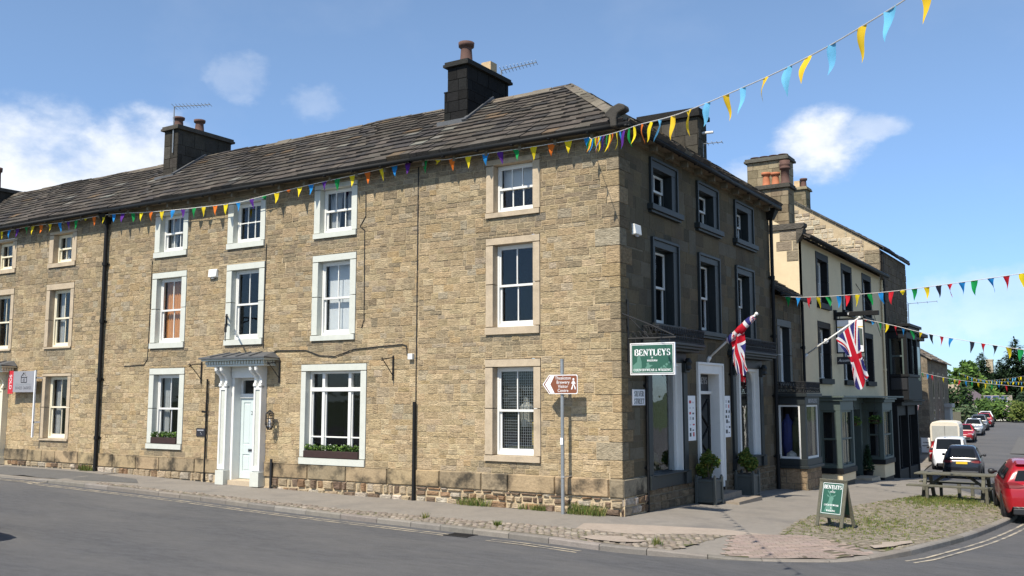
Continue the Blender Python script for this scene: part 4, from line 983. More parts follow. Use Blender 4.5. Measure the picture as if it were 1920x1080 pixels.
for (a, b, c, d) in ((-.62, 0, 7.55, 7.92), (-.74, -.2, 7.22, 7.55), (-.2, 0, 7.22, 7.55), (-.4, 0, 6.86, 7.22)): mb.cbox(FGm, a + .005, b - .005, c + .005, d - .005, .0, .035, .01, jitter((.30, .25, .185), .12))
mb.prism(FGm, [(-1.2, 7.92), (.12, 7.92), (.22, 8.0), (.22, 8.1), (-1.0, 8.12)], -.3, .09, (.11, .1, .085)); mb.prism(FGm, [(-.05, 7.45), (.14, 7.72), (.20, 7.92), (-.05, 7.92)], -.3, .07, (.10, .09, .075))
# gable coping
for i in range(9):
    a = -1.0 - i * .42; b = a - .415
    z0, z1 = PZ + .16 - a * GS, PZ + .16 - b * GS; mb.hexa([FGm.p(b, z1, -.35), FGm.p(a, z0, -.35), FGm.p(a, z0 + .1, -.35), FGm.p(b, z1 + .1, -.35), FGm.p(b, z1, .07), FGm.p(a, z0, .07), FGm.p(a, z0 + .1, .07), FGm.p(b, z1 + .1, .07)], jitter((.10, .09, .075), .2))
mb.build('gable_stonework', ['stone'], pb)
sl = math.atan(GS); F = Fr((.30, 0, PZ - .02), (0, 1, 0), (-math.cos(sl), 0, math.sin(sl)), (math.sin(sl), 0, math.cos(sl))); LL = (.30 - ridx) / math.cos(sl)
mb = MB(); slate_slope(mb, F, lambda v: Y0, lambda v: Y1, LL); mb.face([F.p(Y0, 0), F.p(Y1, 0), F.p(Y1, LL), F.p(Y0, LL)], (.05, .05, .045)); mb.face([F.p(Y0, LL), F.p(Y1, LL), (-9.4, Y1, PZ), (-9.4, Y0, PZ)], (.09, .08, .07)); ridge(mb, F.p(Y0, LL, .05), F.p(Y1, LL, .05)); mb.build('roof', ['slate'], pb)
gutter(pb, (.34, Y0 + .1, PZ), (.34, Y1, PZ), r=.085); downpipe(pb, FB, Y1 - .12, -.9, 7.5, r=.045, w=.09, m='cream_render')
for i, w in enumerate(WP): sash_window(pb, FB, *w, (1, 1) if i < 3 else (2, 1), (1, 1) if i < 3 else (2, 1), sur='black_paint', depth=.22, sillp=.08, curtain='drapes')
TC = (.20, .16, .105)
chimney(pb, -1.32, -.28, Y0 + .0, Y0 + .62, 7.6, 9.5, tint=TC, pots=[(-1.1, Y0 + .3, .13, .52, 'clay_orange', 'round'), (-.78, Y0 + .3, .13, .48, 'clay_orange', 'round'), (-.45, Y0 + .3, .15, .85, 'clay', 'tall')], capcol=(.07, .065, .055))
chimney(pb, -1.9, -.52, Y0 + .75, Y0 + 1.5, 7.8, 10.65, tint=(.24, .2, .13), pots=[(-1.7 + i * .32, Y0 + 1.1, .15, .13, 'clay', 'round') for i in range(4)], capcol=(.10, .095, .08))
q = MB(); q.box(FX, -9.2, -9.1, Y0, Y1, -1, PZ); q.face([(0, Y1, PZ), (-9.2, Y1, PZ), (ridx, Y1, PZ - ridx * GS)]); q.build('rear_wall', 'cream_render', pb)
def pub_bay(ya, yb, x1, zt, zs, zb):
    FS = Fr((0, ya, 0), (1, 0, 0), (0, 0, 1), (0, -1, 0)); FF = Fr((x1, 0, 0), (0, 1, 0), (0, 0, 1), (1, 0, 0)); c = .16
    q = MB(); q.box(FX, 0, x1, ya, yb, zb, zs - .18)
    w = q.build('bay_window', 'cream_render', pb)
    q = MB(); q.box(FX, 0, x1 + .05, ya - .05, yb + .05, zs - .18, zs, mi=1)
    q.box(FX, 0, x1 - .03, ya + .03, yb - .03, zb - .35, zb, mi=1)
    q.box(FX, x1 - c, x1, ya, ya + c, zs, zt); q.box(FX, x1 - c, x1, yb - c, yb, zs, zt); q.box(FX, 0, .22, ya, ya + c, zs, zt)
    q.box(FX, 0, x1, ya, yb, zt, zt + .32); q.box(FX, 0, x1 + .10, ya - .10, yb + .10, zt + .32, zt + .42); q.box(FX, 0, x1 + .16, ya - .16, yb + .16, zt + .42, zt + .48)
    q.box(FS, .22, x1 - c, zs, zs + .09, -.12, .005); q.box(FF, ya + c, yb - c, zs, zs + .09, -.12, .005)
    q.build('bay_frame', ['sage_paint', 'black_paint'], w, bevel=.008, seg=1)
    q = MB(); t = .055; zm = lerp(zs, zt, .5)
    for F, a, b in ((FS, .22, x1 - c), (FF, ya + c, yb - c)):
        for (z0, z1, wo) in ((zs + .09, zm + .02, -.08), (zm - .02, zt, -.04)):
            q.box(F, a, a + t, z0, z1, wo - .035, wo); q.box(F, b - t, b, z0, z1, wo - .035, wo); q.box(F, a + t, b - t, z0, z0 + t, wo - .035, wo + .002); q.box(F, a + t, b - t, z1 - t, z1, wo - .035, wo + .002)
        if F is FF: m = (a + b) / 2; q.box(F, m - .015, m + .015, zs + .1, zt - .05, -.075, -.045)
    q.build('sash', 'sage_paint', w)
    q = MB(); q.box(FS, .24, x1 - c - .02, zs + .1, zt - .02, -.1, -.095); q.box(FF, ya + c + .02, yb - c - .02, zs + .1, zt - .02, -.1, -.095); q.build('glass', 'glass', w)
    q = MB(); q.box(FX, 0, x1 - .15, ya + .15, yb - .15, zs - .02, zs + .02); q.box(FX, .004, x1 - .38, ya + .36, yb - .30, zb + .3, zt); q.build('room', 'dark_room', w)  # added solid dark block, its near-black colour stands in for the unlit interior
pub_bay(14.55, 16.35, .86, 1.97, .10, -.34); pub_bay(21.35, 23.2, .80, 1.90, .02, -.66)
q = MB(); q.box(FB, 15, 24.9, 2.40, 2.46, 0, .95); q.box(FB, 15, 24.9, 2.2, 2.40, 0, .12); q.build('canopy', 'sage_paint', pb)
q = MB(); q.box(FB, 19.2, 19.45, -1, 2.2, -.2, .1); q.box(FB, 20.75, 21.0, -1, 2.2, -.2, .1); q.box(FB, 19.45, 20.75, 1.95, 2.2, -.2, .09); q.build('door_frame', 'sage_paint', pb)
q = MB(); q.box(FB, 19.45, 20.75, -.65, 1.95, -.5, -.45); q.box(FB, 19.5, 20.7, -.9, -.52, -.5, .02); dq = q.build('door', 'black_paint', pb)
q = MB(); q.cbox(FX, .0, .75, 19.4, 20.85, -1.0, -.56, .03); q.build('doorstep', 'dressed', dq)

# ---- tall dark-fronted building with the rubble gable
tb = thing('tall_building', 'tall stone building with pale rubble gable rising above the pub roof', 'building', (-4, 29, -1.2))
Y0, Y1, TZ = 26.0, 31.9, 8.9; TS = .635; rx = -5.2
FT = Fr((0, Y0, 0), (1, 0, 0), (0, 0, 1), (0, -1, 0)); zr = TZ + .25 - rx * TS
mb = MB(); mb.face([FT.p(-11, -1), FT.p(.02, -1), FT.p(.02, TZ + .1), FT.p(rx, zr - .05), FT.p(-11, TZ)], None, 1)
und = lambda u: TZ + .12 - u * TS if u > rx else zr - (rx - u) * TS
def col_pale(u, v): return jitter((.52, .45, .33) if random.random() < .6 else (.42, .35, .25) if random.random() < .7 else (.33, .27, .2), .14)
stones(mb, FT, (-11, -.62, 5.2, zr), [], (.13, .24), (.22, .62), col_pale, depth=(.01, .04), gap=.016, ch=.016, jit=.016, keep=lambda a, b, c, d: d < min(und(a), und(b)) and a > -10.8)
v = 4
while v < TZ - .1:
    h = random.uniform(.3, .45); L = random.uniform(.45, .62); h = min(h, TZ - v)
    mb.cbox(FT, -.62, .02, v + .006, v + h - .006, 0, .03, .01, jitter((.25, .205, .14), .12), 0, .003); v += h
mb.build('gable_wall', ['stone', 'mortar'], tb)
mb = MB(); hT = [(26.7, 31.8, 2.3, 5.5), (26.9, 31.9, -2.4, 2.2)]
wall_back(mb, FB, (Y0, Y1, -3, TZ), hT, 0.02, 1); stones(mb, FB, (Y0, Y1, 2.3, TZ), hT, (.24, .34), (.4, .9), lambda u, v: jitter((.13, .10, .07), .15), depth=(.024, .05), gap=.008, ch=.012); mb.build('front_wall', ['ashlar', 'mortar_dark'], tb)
sl = math.atan(TS); F = Fr((.14, 0, TZ + .08), (0, 1, 0), (-math.cos(sl), 0, math.sin(sl)), (math.sin(sl), 0, math.cos(sl))); LL = (.14 - rx) / math.cos(sl)
mb = MB(); slate_slope(mb, F, lambda v: Y0 + .1, lambda v: Y1 + .02, LL); mb.face([F.p(Y0, 0), F.p(Y1, 0), F.p(Y1, LL), F.p(Y0, LL)], (.05, .05, .045)); mb.face([F.p(Y0, LL), F.p(Y1, LL), (-11, Y1, TZ), (-11, Y0, TZ)], (.09, .08, .07))
for i in range(16):
    a, b = lerp(.2, rx, i / 16), lerp(.2, rx, (i + 1) / 16) + .01
    P = lambda x, dz, y: (x, y, TZ + .17 - x * TS + dz); mb.hexa([P(b, 0, Y0 + .35), P(a, 0, Y0 + .35), P(a, .09, Y0 + .35), P(b, .09, Y0 + .35), P(b, 0, Y0 - .09), P(a, 0, Y0 - .09), P(a, .09, Y0 - .09), P(b, .09, Y0 - .09)], jitter((.085, .08, .07), .2))
mb.build('roof', ['slate'], tb); gutter(tb, (.2, Y0 - .05, TZ + .02), (.2, Y1, TZ + .02), r=.07); downpipe(tb, FB, Y0 + .2, -1.4, TZ - .1, r=.05, w=.1)
chimney(tb, -4.6, -3.9, 29.0, 29.8, 10.6, 12.75, tint=(.2, .17, .11), pots=[(-4.4, 29.4, .14, .4, 'clay_buff', 'square'), (-4.1, 29.4, .15, .5, 'clay', 'round')])
q = MB(); q.box(FX, -11, -10.9, Y0, Y1, -2, TZ); q.box(FX, -11, 0, Y1 - .1, Y1, -2, TZ); q.face([(0, Y1, TZ), (-11, Y1, TZ), (rx, Y1, zr)]); q.build('rear_wall', 'mortar_dark', tb)
q = MB(); xo = .85
q.box(FB, 26.7, 29.2, 2.3, 3.3, 0, xo); q.box(FB, 26.6, 29.3, 5.3, 5.5, 0, xo + .12); q.box(FB, 26.5, 29.4, 5.5, 5.62, 0, xo + .2); q.box(FB, 26.7, 29.2, 5.0, 5.3, 0, xo); q.box(FB, 26.65, 29.25, 3.3, 3.42, 0, xo + .06)
for u in (26.7, 27.85, 29.05): q.box(FB, u, u + .15, 3.42, 5.0, xo - .15, xo)
q.box(FB, 26.7, 26.82, 3.42, 5.0, 0, .12); ob = q.build('oriel_window', 'black_paint', tb, bevel=.01, seg=1)
q = MB(); FS = Fr((0, 26.7, 0), (1, 0, 0), (0, 0, 1), (0, -1, 0))
q.box(FS, .12, .19, 3.42, 5.0, -.08, -.03); q.box(FS, xo - .22, xo - .15, 3.42, 5.0, -.08, -.03); q.box(FS, .19, xo - .22, 4.18, 4.25, -.08, -.03); q.build('sash', 'sage_paint', ob)
q = MB(); q.box(FS, .12, xo - .15, 3.42, 5.0, -.1, -.095); q.box(FB, 26.85, 29.05, 3.42, 5.0, xo - .1, xo - .095); q.build('glass', 'glass', ob)
q = MB(); q.box(FB, 26.75, 29.1, 3.4, 5.1, -.2, -.1); q.build('room', 'dark_room', ob)
q = MB(); q.box(FB, 26.9, 31.9, 2.05, 2.22, 0, .5); q.box(FB, 26.8, 32.0, 2.22, 2.3, 0, .62); q.box(FB, 26.9, 27.15, -2, 2.05, -.2, .3); q.box(FB, 29.3, 29.5, -2, 2.05, -.2, .3); q.box(FB, 31.7, 31.9, -2, 2.05, -.2, .3); q.box(FB, 27.15, 31.7, -2, -.75, -.2, .25); q.box(FB, 27.15, 31.7, 1.6, 2.05, -.2, .22)
for u in (27.9, 28.6, 30.2, 31.0): q.box(FB, u, u + .07, -.75, 1.6, -.1, .1)
sf = q.build('shopfront', 'black_paint', tb, bevel=.01, seg=1)
q = MB(); q.box(FB, 27.15, 31.7, -.75, 1.6, -.05, -.04); q.build('glass', 'glass', sf); q = MB(); q.box(FB, 27, 31.8, -1, 2, -1.2, -1.1); q.build('room', 'dark_room', sf)
q = MB(); q.box(Fr((0, 26.69, 0), (1, 0, 0), (0, 0, 1), (0, -1, 0)), .14, .80, 2.75, 3.25, 0, .03); tag(q.build('shop_sign', 'car_trim', None, loc=(.5, 26.69, 2.9)), 'dull grey sign board fixed under the dark oriel window', 'sign')

q = MB(); q.box(FB, 29.6, 31.8, 2.3, 5.1, 0, .55); q.box(FB, 29.5, 31.9, 5.1, 5.25, 0, .75); q.box(FB, 29.4, 32.0, 5.25, 5.42, 0, .9); q.box(FB, 31.3, 31.8, 5.42, 5.6, 0, .5); bb = q.build('bay_window', 'black_paint', tb, bevel=.015, seg=1)
q = MB(); q.box(FB, 29.8, 30.6, 3.2, 4.8, .54, .555); q.box(FB, 30.8, 31.6, 3.2, 4.8, .54, .555); q.build('window_pane', 'car_glass', bb)

# ---- stone houses where the street bends
def far_house(name, label, A, B, depth, zb, ze, pitch, wins, tint=(.22, .185, .13), roofc=(.16, .13, .10), chim=(), wcol='sign_grey', door=None):
    A, B = Vector((*A, 0)), Vector((*B, 0)); L = (B - A).length; u = (B - A).normalized(); n = Vector((u.y, -u.x, 0)); F = Fr(A, u, (0, 0, 1), n)
    t = thing(name, label, 'house', (A.x, A.y, zb))
    mb = MB(); mb.box(F, 0, L, zb - 1, ze, -depth, 0, (.2, .16, .1), 1); wall_back(mb, F, (0, L, zb - 1, ze), [], .004, 1)
    stones(mb, F, (0, L, zb, ze), [w for w in wins], (.28, .4), (.4, 1.0), lambda a, b: jitter(tint, .2), depth=(.01, .02), gap=.01, ch=.008)
    G = Fr(F.p(0, 0, 0), -n, (0, 0, 1), -u); rz = ze + depth / 2 * pitch
    mb.face([F.p(0, ze, 0), F.p(0, rz, -depth / 2), F.p(0, ze, -depth)], (.2, .16, .1), 1); mb.face([F.p(L, ze, 0), F.p(L, ze, -depth), F.p(L, rz, -depth / 2)], (.2, .16, .1), 1)
    stones(mb, Fr(F.p(0, 0, 0), n, (0, 0, 1), -u), (-depth, 0, zb, ze), [], (.28, .4), (.4, 1.0), lambda a, b: jitter(tint, .2), depth=(.01, .02), gap=.01, ch=.008)
    mb.build('wall', ['stone', 'mortar_dark'], t)
    mb = MB(); sl = math.atan(pitch); LL = (depth / 2 + .3) / math.cos(sl)
    FS = Fr(F.p(0, ze - .3 * pitch, .3), u, -n * math.cos(sl) + Vector((0, 0, math.sin(sl))), n * math.sin(sl) + Vector((0, 0, math.cos(sl))))
    slate_slope(mb, FS, lambda v: -.15, lambda v: L + .15, LL, .5, .36, wid=(.5, .9), tint=roofc[0] / .09)
    mb.face([FS.p(-.15, 0), FS.p(L + .15, 0), FS.p(L + .15, LL), FS.p(-.15, LL)], (.06, .05, .045)); mb.face([FS.p(-.15, LL), FS.p(L + .15, LL), F.p(L + .15, ze, -depth - .2), F.p(-.15, ze, -depth - .2)], (.09, .08, .07)); ridge(mb, FS.p(-.1, LL, .05), FS.p(L + .1, LL, .05))
    for uu in (-.1, L - .15): mb.hexa([FS.p(uu, 0, .03), FS.p(uu + .25, 0, .03), FS.p(uu + .25, LL, .03), FS.p(uu, LL, .03), FS.p(uu, 0, .1), FS.p(uu + .25, 0, .1), FS.p(uu + .25, LL, .1), FS.p(uu, LL, .1)], (.27, .23, .17))
    mb.build('roof', ['slate'], t)
    for (a, b, c, d) in wins:
        q = MB(); 
        for r in ((a, b, d - .14, d), (a, b, c, c + .14), (a, a + .12, c, d), (b - .12, b, c, d)): q.box(F, *r, -.2, .03)
        w = q.build('window', 'dressed', t); q = MB()
        for r in ((a + .12, a + .2, c + .14, d - .14), (b - .2, b - .12, c + .14, d - .14), (a + .2, b - .2, (c + d) / 2 - .04, (c + d) / 2 + .04)): q.box(F, *r, -.15, -.1)
        q.build('sash', 'white_paint', w); q = MB(); q.box(F, a + .1, b - .1, c + .1, d - .1, -.14, .006); q.build('glass', 'car_glass', w)
    for (uu, ww, h, po) in chim:
        p = F.p(uu, 0, -depth / 2); chimney(t, p.x - .35, p.x + .35, p.y - .45, p.y + .45, rz - .8, rz + h, tint=tint, pots=[(p.x, p.y, .15, .4, 'clay', 'round')] if po else [])
    return t, F
t1, F1 = far_house('stone_house', 'stone house with a pale sash window half hidden by the tall dark building', (-3.0, 42.5), (-5.3, 64.6), 7, -1.7, 5.75, .7, [(3, 4.2, 2.6, 4.3), (7, 8.2, 2.6, 4.3), (11, 12.2, 2.6, 4.3), (3, 4.3, -.6, 1.3), (10.5, 11.8, -.6, 1.3)], chim=[(15.5, 0, 1.0, 1)])
t2, F2 = far_house('stone_house', 'tall stone house with a brown stone roof where the street bends', (-4.75, 66.9), (-5.7, 84.2), 9, -1.6, 5.7, .62, [(3.2, 4.4, 2.3, 4.6), (7.4, 8.6, 2.3, 4.6), (11.6, 12.8, 2.3, 4.6), (3.2, 4.4, -.4, 1.4), (7.4, 8.6, -.4, 1.4)], chim=[(16.6, 0, .5, 0)], tint=(.2, .165, .12), roofc=(.17, .13, .1))
q = MB(); q.box(F2, 12.4, 14.8, -1.6, 1.5, 0, .5); q.box(F2, 12.2, 15.0, 1.5, 1.85, 0, .7); q.build('porch', 'panel_grey', t2, bevel=.02)

def hip_house(name, label, cx, cy, yaw, L, D, zb, ze, zr, wallm, roofc, panels=False, cat='house'):
    t = thing(name, label, cat, (cx, cy, zb)); F = yawframe((cx, cy, 0), yaw)
    q = MB(); q.box(F, -L / 2, L / 2, -D / 2, D / 2, zb - 1, ze); q.build('wall', wallm, t)
    q = MB(); e = .4; A = [F.p(-L / 2 - e, -D / 2 - e, ze), F.p(L / 2 + e, -D / 2 - e, ze), F.p(L / 2 + e, D / 2 + e, ze), F.p(-L / 2 - e, D / 2 + e, ze)]; r = L / 2 - D * .35
    B0, B1 = F.p(-r, 0, zr), F.p(r, 0, zr)
    if panels: B0, B1 = F.p(-L / 2 - e, 0, zr), F.p(L / 2 + e, 0, zr)
    q.face([A[0], A[1], B1, B0], roofc); q.face([A[2], A[3], B0, B1], roofc); q.face([A[1], A[2], B1], roofc); q.face([A[3], A[0], B0], roofc); q.face(A[::-1], roofc); rf = q.build('roof', ['slate'], t)
    q = MB(); FW = Fr(F.p(0, -D / 2, 0), F.u, (0, 0, 1), -F.v)
    for x in (-L * .3, 0, L * .3):
        q.box(FW, x - .6, x + .6, zb + 1.0, zb + 2.2, -.1, .03)
    q.build('window', 'white_paint', t); q = MB()
    for x in (-L * .3, 0, L * .3):
        q.box(FW, x - .52, x - .03, zb + 1.08, zb + 2.12, 0, .035); q.box(FW, x + .03, x + .52, zb + 1.08, zb + 2.12, 0, .035)
    q.build('window_pane', 'car_glass', t)
    if panels:
        vv = (Vector(B0) - Vector(A[0])); vl = vv.length; vv.normalize(); n = F.u.cross(vv); G = Fr(A[0], F.u, vv, n)
        for i in range(3):
            for j in range(2):
                q = MB(); a = .5 + i * (L - .2) / 3; b = a + (L - .2) / 3 - .1; c = .4 + j * (vl - .7) / 2; d = c + (vl - .7) / 2 - .1
                q.box(G, a, b, c, d, .03, .1, mi=1); q.box(G, a + .07, b - .07, c + .07, d - .07, .1, .105); q.build('solar_panel', ['solar', 'aluminium'], rf)
    return t
hip_house('cottage', 'low cottage with a plum grey hipped roof among the trees', -10.9, 131, 8, 6.6, 6.5, -.9, 2.05, 4.1, 'dressed', (.105, .085, .095))
hip_house('bungalow', 'bungalow with blue solar panels on its roof', -6.6, 134.4, 6, 3.2, 4, -.6, 1.55, 2.75, 'white_paint', (.2, .17, .15), panels=True)
q = MB(); q.box(FX, -10.6, -8.9, 116, 116.6, -1.5, 4.1); o = q.build('wall', 'dressed', None, loc=(-13, 117, -1)); o.name = 'garden_wall'; tag(o, 'pale stone wall end standing left of the plum grey roof', 'wall')
q = MB(); q.box(FX, -17.5, -16.1, 225.5, 227, -1, 10.8); q.box(FX, -17.6, -16.0, 225.4, 227.1, 10.8, 11.1); tag(q.build('stone_tower', 'dressed', None, loc=(-16.8, 226, 0)), 'pale square tower top between two dark conifers', 'tower')

# ================================================================== ground
def sheet(name, xs, ys, off, m):
    q = MB(); q.grid([[(x, y, gz(x, y) + off) for y in ys] for x in xs]); q.f = [tuple(reversed(f)) for f in q.f]; return q.build(name, m)
def rng(a, b, s):
    n = max(1, int(round((b - a) / s))); return [a + (b - a) * i / n for i in range(n + 1)]
far = [3000, 1200, 500, 250]
gx = [-v for v in far] + [-120, -70] + rng(-45, 45, 3) + [70, 120] + far[::-1]
gy = [-v for v in far] + [-120, -60] + rng(-40, 140, 3) + [170, 210] + far[::-1]
def gsheet(name, m, off):
    q = MB(); q.grid([[(x, y, gz(x, y) + off - (0 if y < 140 else 0)) for x in gx] for y in gy]); q.f = [tuple(reversed(f)) for f in q.f]; return q.build(name, m)
struct(gsheet('ground', 'field', -.30), 'grassy ground spreading to the horizon', 'ground')
q = MB(); xs = rng(-44, 40, 1.2); ys = rng(-38, 124, 1.2)
q.grid([[(x, y, gz(x, y) - .10) for x in xs] for y in ys]); q.f = [tuple(reversed(f)) for f in q.f]
struct(q.build('road', 'asphalt_road', smooth=True), 'grey asphalt road curving round the corner into the side street', 'road')

KERB = [(-44, -2.2), (-19, -2.1), (-16.2, -2.28), (-13.5, -2.27), (-11.66, -2.27), (-9.68, -2.37), (-7.6, -2.57), (-5.53, -2.75), (-3.56, -2.88), (-1.49, -3.06), (-.55, -3.12), (.44, -3.21), (1.44, -3.26), (2.35, -3.09), (3.16, -2.77), (3.98, -2.38), (4.68, -1.9), (5.13, -1.32), (5.55, -.5), (5.84, .9), (6.12, 2.74), (6.32, 5.0), (6.44, 7.4), (6.32, 9.2), (5.95, 11.2), (5.31, 13.29), (3.98, 17.18), (2.4, 22.69), (1.2, 28), (.3, 32), (-1.2, 42), (-2.3, 55), (-4.2, 72), (-6.3, 95), (-8, 118)]
def smoothline(P, step=.45):
    out = []
    for i in range(len(P) - 1):
        p0, p1, p2, p3 = (Vector(P[max(i - 1, 0)]), Vector(P[i]), Vector(P[i + 1]), Vector(P[min(i + 2, len(P) - 1)]))
        n = max(1, int((p2 - p1).length / step))
        for k in range(n):
            t = k / n; out.append(.5 * ((2 * p1) + (p2 - p0) * t + (2 * p0 - 5 * p1 + 4 * p2 - p3) * t * t + (3 * p1 - p0 - 3 * p2 + p3) * t ** 3))
    out.append(Vector(P[-1])); return out
KL = smoothline(KERB)
def offs(P, d):
    """shift a polyline to its left (towards the buildings) by d"""
    out = []
    for i, p in enumerate(P):
        t = (P[min(i + 1, len(P) - 1)] - P[max(i - 1, 0)]).normalized(); out.append(p + Vector((-t.y, t.x)) * d)
    return out
def kdrop(p):  # dropped kerbs: by the left door and at the brick crossing
    a = max(0, min(1, (p.x + 17.5) / 2.0)) if p.x < 0 else 1.0
    d = (p - Vector((4.1, -2.25))).length; b = max(0, min(1, (d - .9) / 1.2)); return lerp(.025, .10, min(a, b))
KI = offs(KL, .15)
# kerb stones
q = MB(); i = 0; acc = 0; s = 0; L0 = 0
seg = []; cum = [0]
for a, b in zip(KL[:-1], KL[1:]): cum.append(cum[-1] + (b - a).length)
def at(P, d):
    for i in range(len(cum) - 1):
        if d <= cum[i + 1]: return P[i].lerp(P[i + 1], (d - cum[i]) / max(1e-6, cum[i + 1] - cum[i]))
    return P[-1]
d = 0
while d < cum[-1] - .1:
    Ls = random.uniform(.75, 1.1); e = min(d + Ls, cum[-1]); c = jitter((.205, .185, .16), .14); k = 3; rows = []
    for m in range(k + 1):
        dd = lerp(d + .006, e - .006, m / k); o, n = at(KL, dd), at(KI, dd); z = gz(o.x, o.y) - .10; h = kdrop(o); zi = gz(n.x, n.y) - .10
        rows.append([(o.x, o.y, z - .15), (o.x, o.y, z + h - .02), (lerp(o.x, n.x, .12), lerp(o.y, n.y, .12), z + h), (n.x, n.y, zi + h + .002), (n.x, n.y, zi - .15)])
    for a, b in zip(rows[:-1], rows[1:]):
        for j in range(4): q.face([a[j], b[j], b[j + 1], a[j + 1]], c)
    q.face(rows[0], c); q.face(rows[-1][::-1], c); d = e
struct(q.build('kerb', ['kerb_stone']), 'line of worn stone kerbs edging the pavement', 'kerb')
# pavement between the kerb and the buildings
def wallpt(p):
    if p.x < -.6 and p.y < 0: return Vector((p.x, .35))
    if p.y > 40: return Vector((interp(p.y, [40, 46, 62, 67, 84, 95, 118], [-2.6, -3.2, -5.1, -5.2, -6.0, -9, -14]), p.y))
    if p.y > 12: return Vector((-.3 - max(0, p.y - 34) * .25, p.y))
    t = [0, 1]
    a = math.atan2(p.y - 1, p.x); return Vector((-.3, interp(p.y, [-3.3, -2.2, -1, 2, 9, 12], [.3, .32, .36, 2, 9, 12]))) if p.x > 1 else Vector((interp(p.x, [-.6, 1], [-.6, -.3]), .35))
KP = offs(KL, .145)
q = MB(); rows = []
for o, k in zip(KL, KP):
    w = wallpt(o); h = kdrop(o); row = []
    for m in range(13):
        t = m / 12; p = k.lerp(w, t); z = gz(p.x, p.y) - .10 + lerp(h, .10, min(1, (p - k).length / 1.2)); row.append((p.x, p.y, z - .004))
    rows.append(row)
q.grid(rows); q.f = [tuple(reversed(f)) for f in q.f]
struct(q.build('pavement', 'asphalt_path', smooth=True), 'worn grey asphalt pavement along the shopfronts', 'pavement')
def pz(x, y):
    p = Vector((x, y)); best = min(range(len(KL)), key=lambda i: (KL[i] - p).length_squared); dk = max(0, (KL[best] - p).length - .15)
    return gz(x, y) - .10 + lerp(kdrop(KL[best]), .10, min(1, dk / 1.2))
def inside(poly, x, y):
    r = False; j = len(poly) - 1
    for i in range(len(poly)):
        xi, yi = poly[i]; xj, yj = poly[j]
        if (yi > y) != (yj > y) and x < (xj - xi) * (y - yi) / (yj - yi) + xi: r = not r
        j = i
    return r
def kpart(x0=None, cond=None): return [tuple(p) for p in KI if cond(p)]
def poly_sheet(mb, poly, off, step=.5, mi=0):
    bm = bmesh.new(); bm.faces.new([bm.verts.new((x, y, 0)) for x, y in poly])
    bmesh.ops.triangulate(bm, faces=bm.faces[:])
    for it in range(6):
        es = [e for e in bm.edges if e.calc_length() > step]
        if not es: break
        bmesh.ops.subdivide_edges(bm, edges=es, cuts=1); bmesh.ops.triangulate(bm, faces=bm.faces[:])
    for f in bm.faces:
        P = [(v.co.x, v.co.y, pz(v.co.x, v.co.y) + off) for v in f.verts]
        if f.normal.z < 0: P = P[::-1]
        mb.face(P, None, mi)
    bm.free()
def cobbles(mb, poly, sx, sy, colf, h=(.012, .03), ang=0.0, keep=None, jit=.18):
    X = [p[0] for p in poly]; Y = [p[1] for p in poly]; cx, cy = sum(X) / len(X), sum(Y) / len(Y); ca, sa = math.cos(ang), math.sin(ang)
    D = max(max(X) - min(X), max(Y) - min(Y)) * .75; v = -D; k = 0
    while v < D:
        u = -D + (sx / 2 if k % 2 else 0)
        while u < D:
            a = u + random.uniform(-jit, jit) * sx; b = v + random.uniform(-jit, jit) * sy; x, y = cx + a * ca - b * sa, cy + a * sa + b * ca
            if inside(poly, x, y) and (keep is None or keep(x, y)):
                z = pz(x, y); hh = random.uniform(*h); c = colf(x, y); rx, ry = sx * random.uniform(.40, .52), sy * random.uniform(.40, .52); n = 7; o = random.random() * 6
                R0, R1 = [], []
                for m in range(n):
                    t = o + 2 * math.pi * m / n; w = random.uniform(.88, 1.06); e = .62
                    du, dv = rx * math.copysign(abs(math.cos(t)) ** e, math.cos(t)) * w, ry * math.copysign(abs(math.sin(t)) ** e, math.sin(t)) * w
                    R0.append((x + du * ca - dv * sa, y + du * sa + dv * ca, z)); R1.append((x + .68 * (du * ca - dv * sa), y + .68 * (du * sa + dv * ca), z + hh))
                i0 = len(mb.v); mb.v += R0 + R1
                for m in range(n): mb.f.append((i0 + m, i0 + (m + 1) % n, i0 + n + (m + 1) % n, i0 + n + m)); mb.c.append(c); mb.m.append(0)
                mb.f.append(tuple(i0 + n + m for m in range(n))); mb.c.append(c); mb.m.append(0)
            u += sx
        v += sy; k += 1
def col_cob(x, y):
    r = random.random(); return jitter((.205, .172, .138) if r < .55 else (.245, .208, .168) if r < .8 else (.165, .138, .112) if r < .96 else (.30, .26, .21), .10)
kin = lambda c: [tuple(p) for p in KI if c(p)]
strip = kin(lambda p: -14.4 < p.x < 2.75 and p.y < 0) + [(2.55, -1.05), (2.0, -1.3), (1.3, -1.95), (-.9, -2.06), (-3.2, -2.18), (-5.6, -2.20), (-9, -1.95), (-14.4, -1.88)]
mb = MB(); poly_sheet(mb, strip, .004, mi=1); cobbles(mb, [p for p in strip if True], .15, .115, col_cob, ang=-.06)
struct(mb.build('cobbled_strip', ['cobble', 'cobble_bed']), 'narrow strip of cobbles between kerb and pavement', 'cobbles')
BR = [(2.62, -1.0), (3.3, -.32), (3.85, -.12), (4.72, -.78), (5.05, -1.15)] + kin(lambda p: 2.9 < p.x < 5.1 and p.y < -1.25)[::-1]
mb = MB(); poly_sheet(mb, BR, .004, mi=1)
ca, sa = math.cos(.58), math.sin(.58)
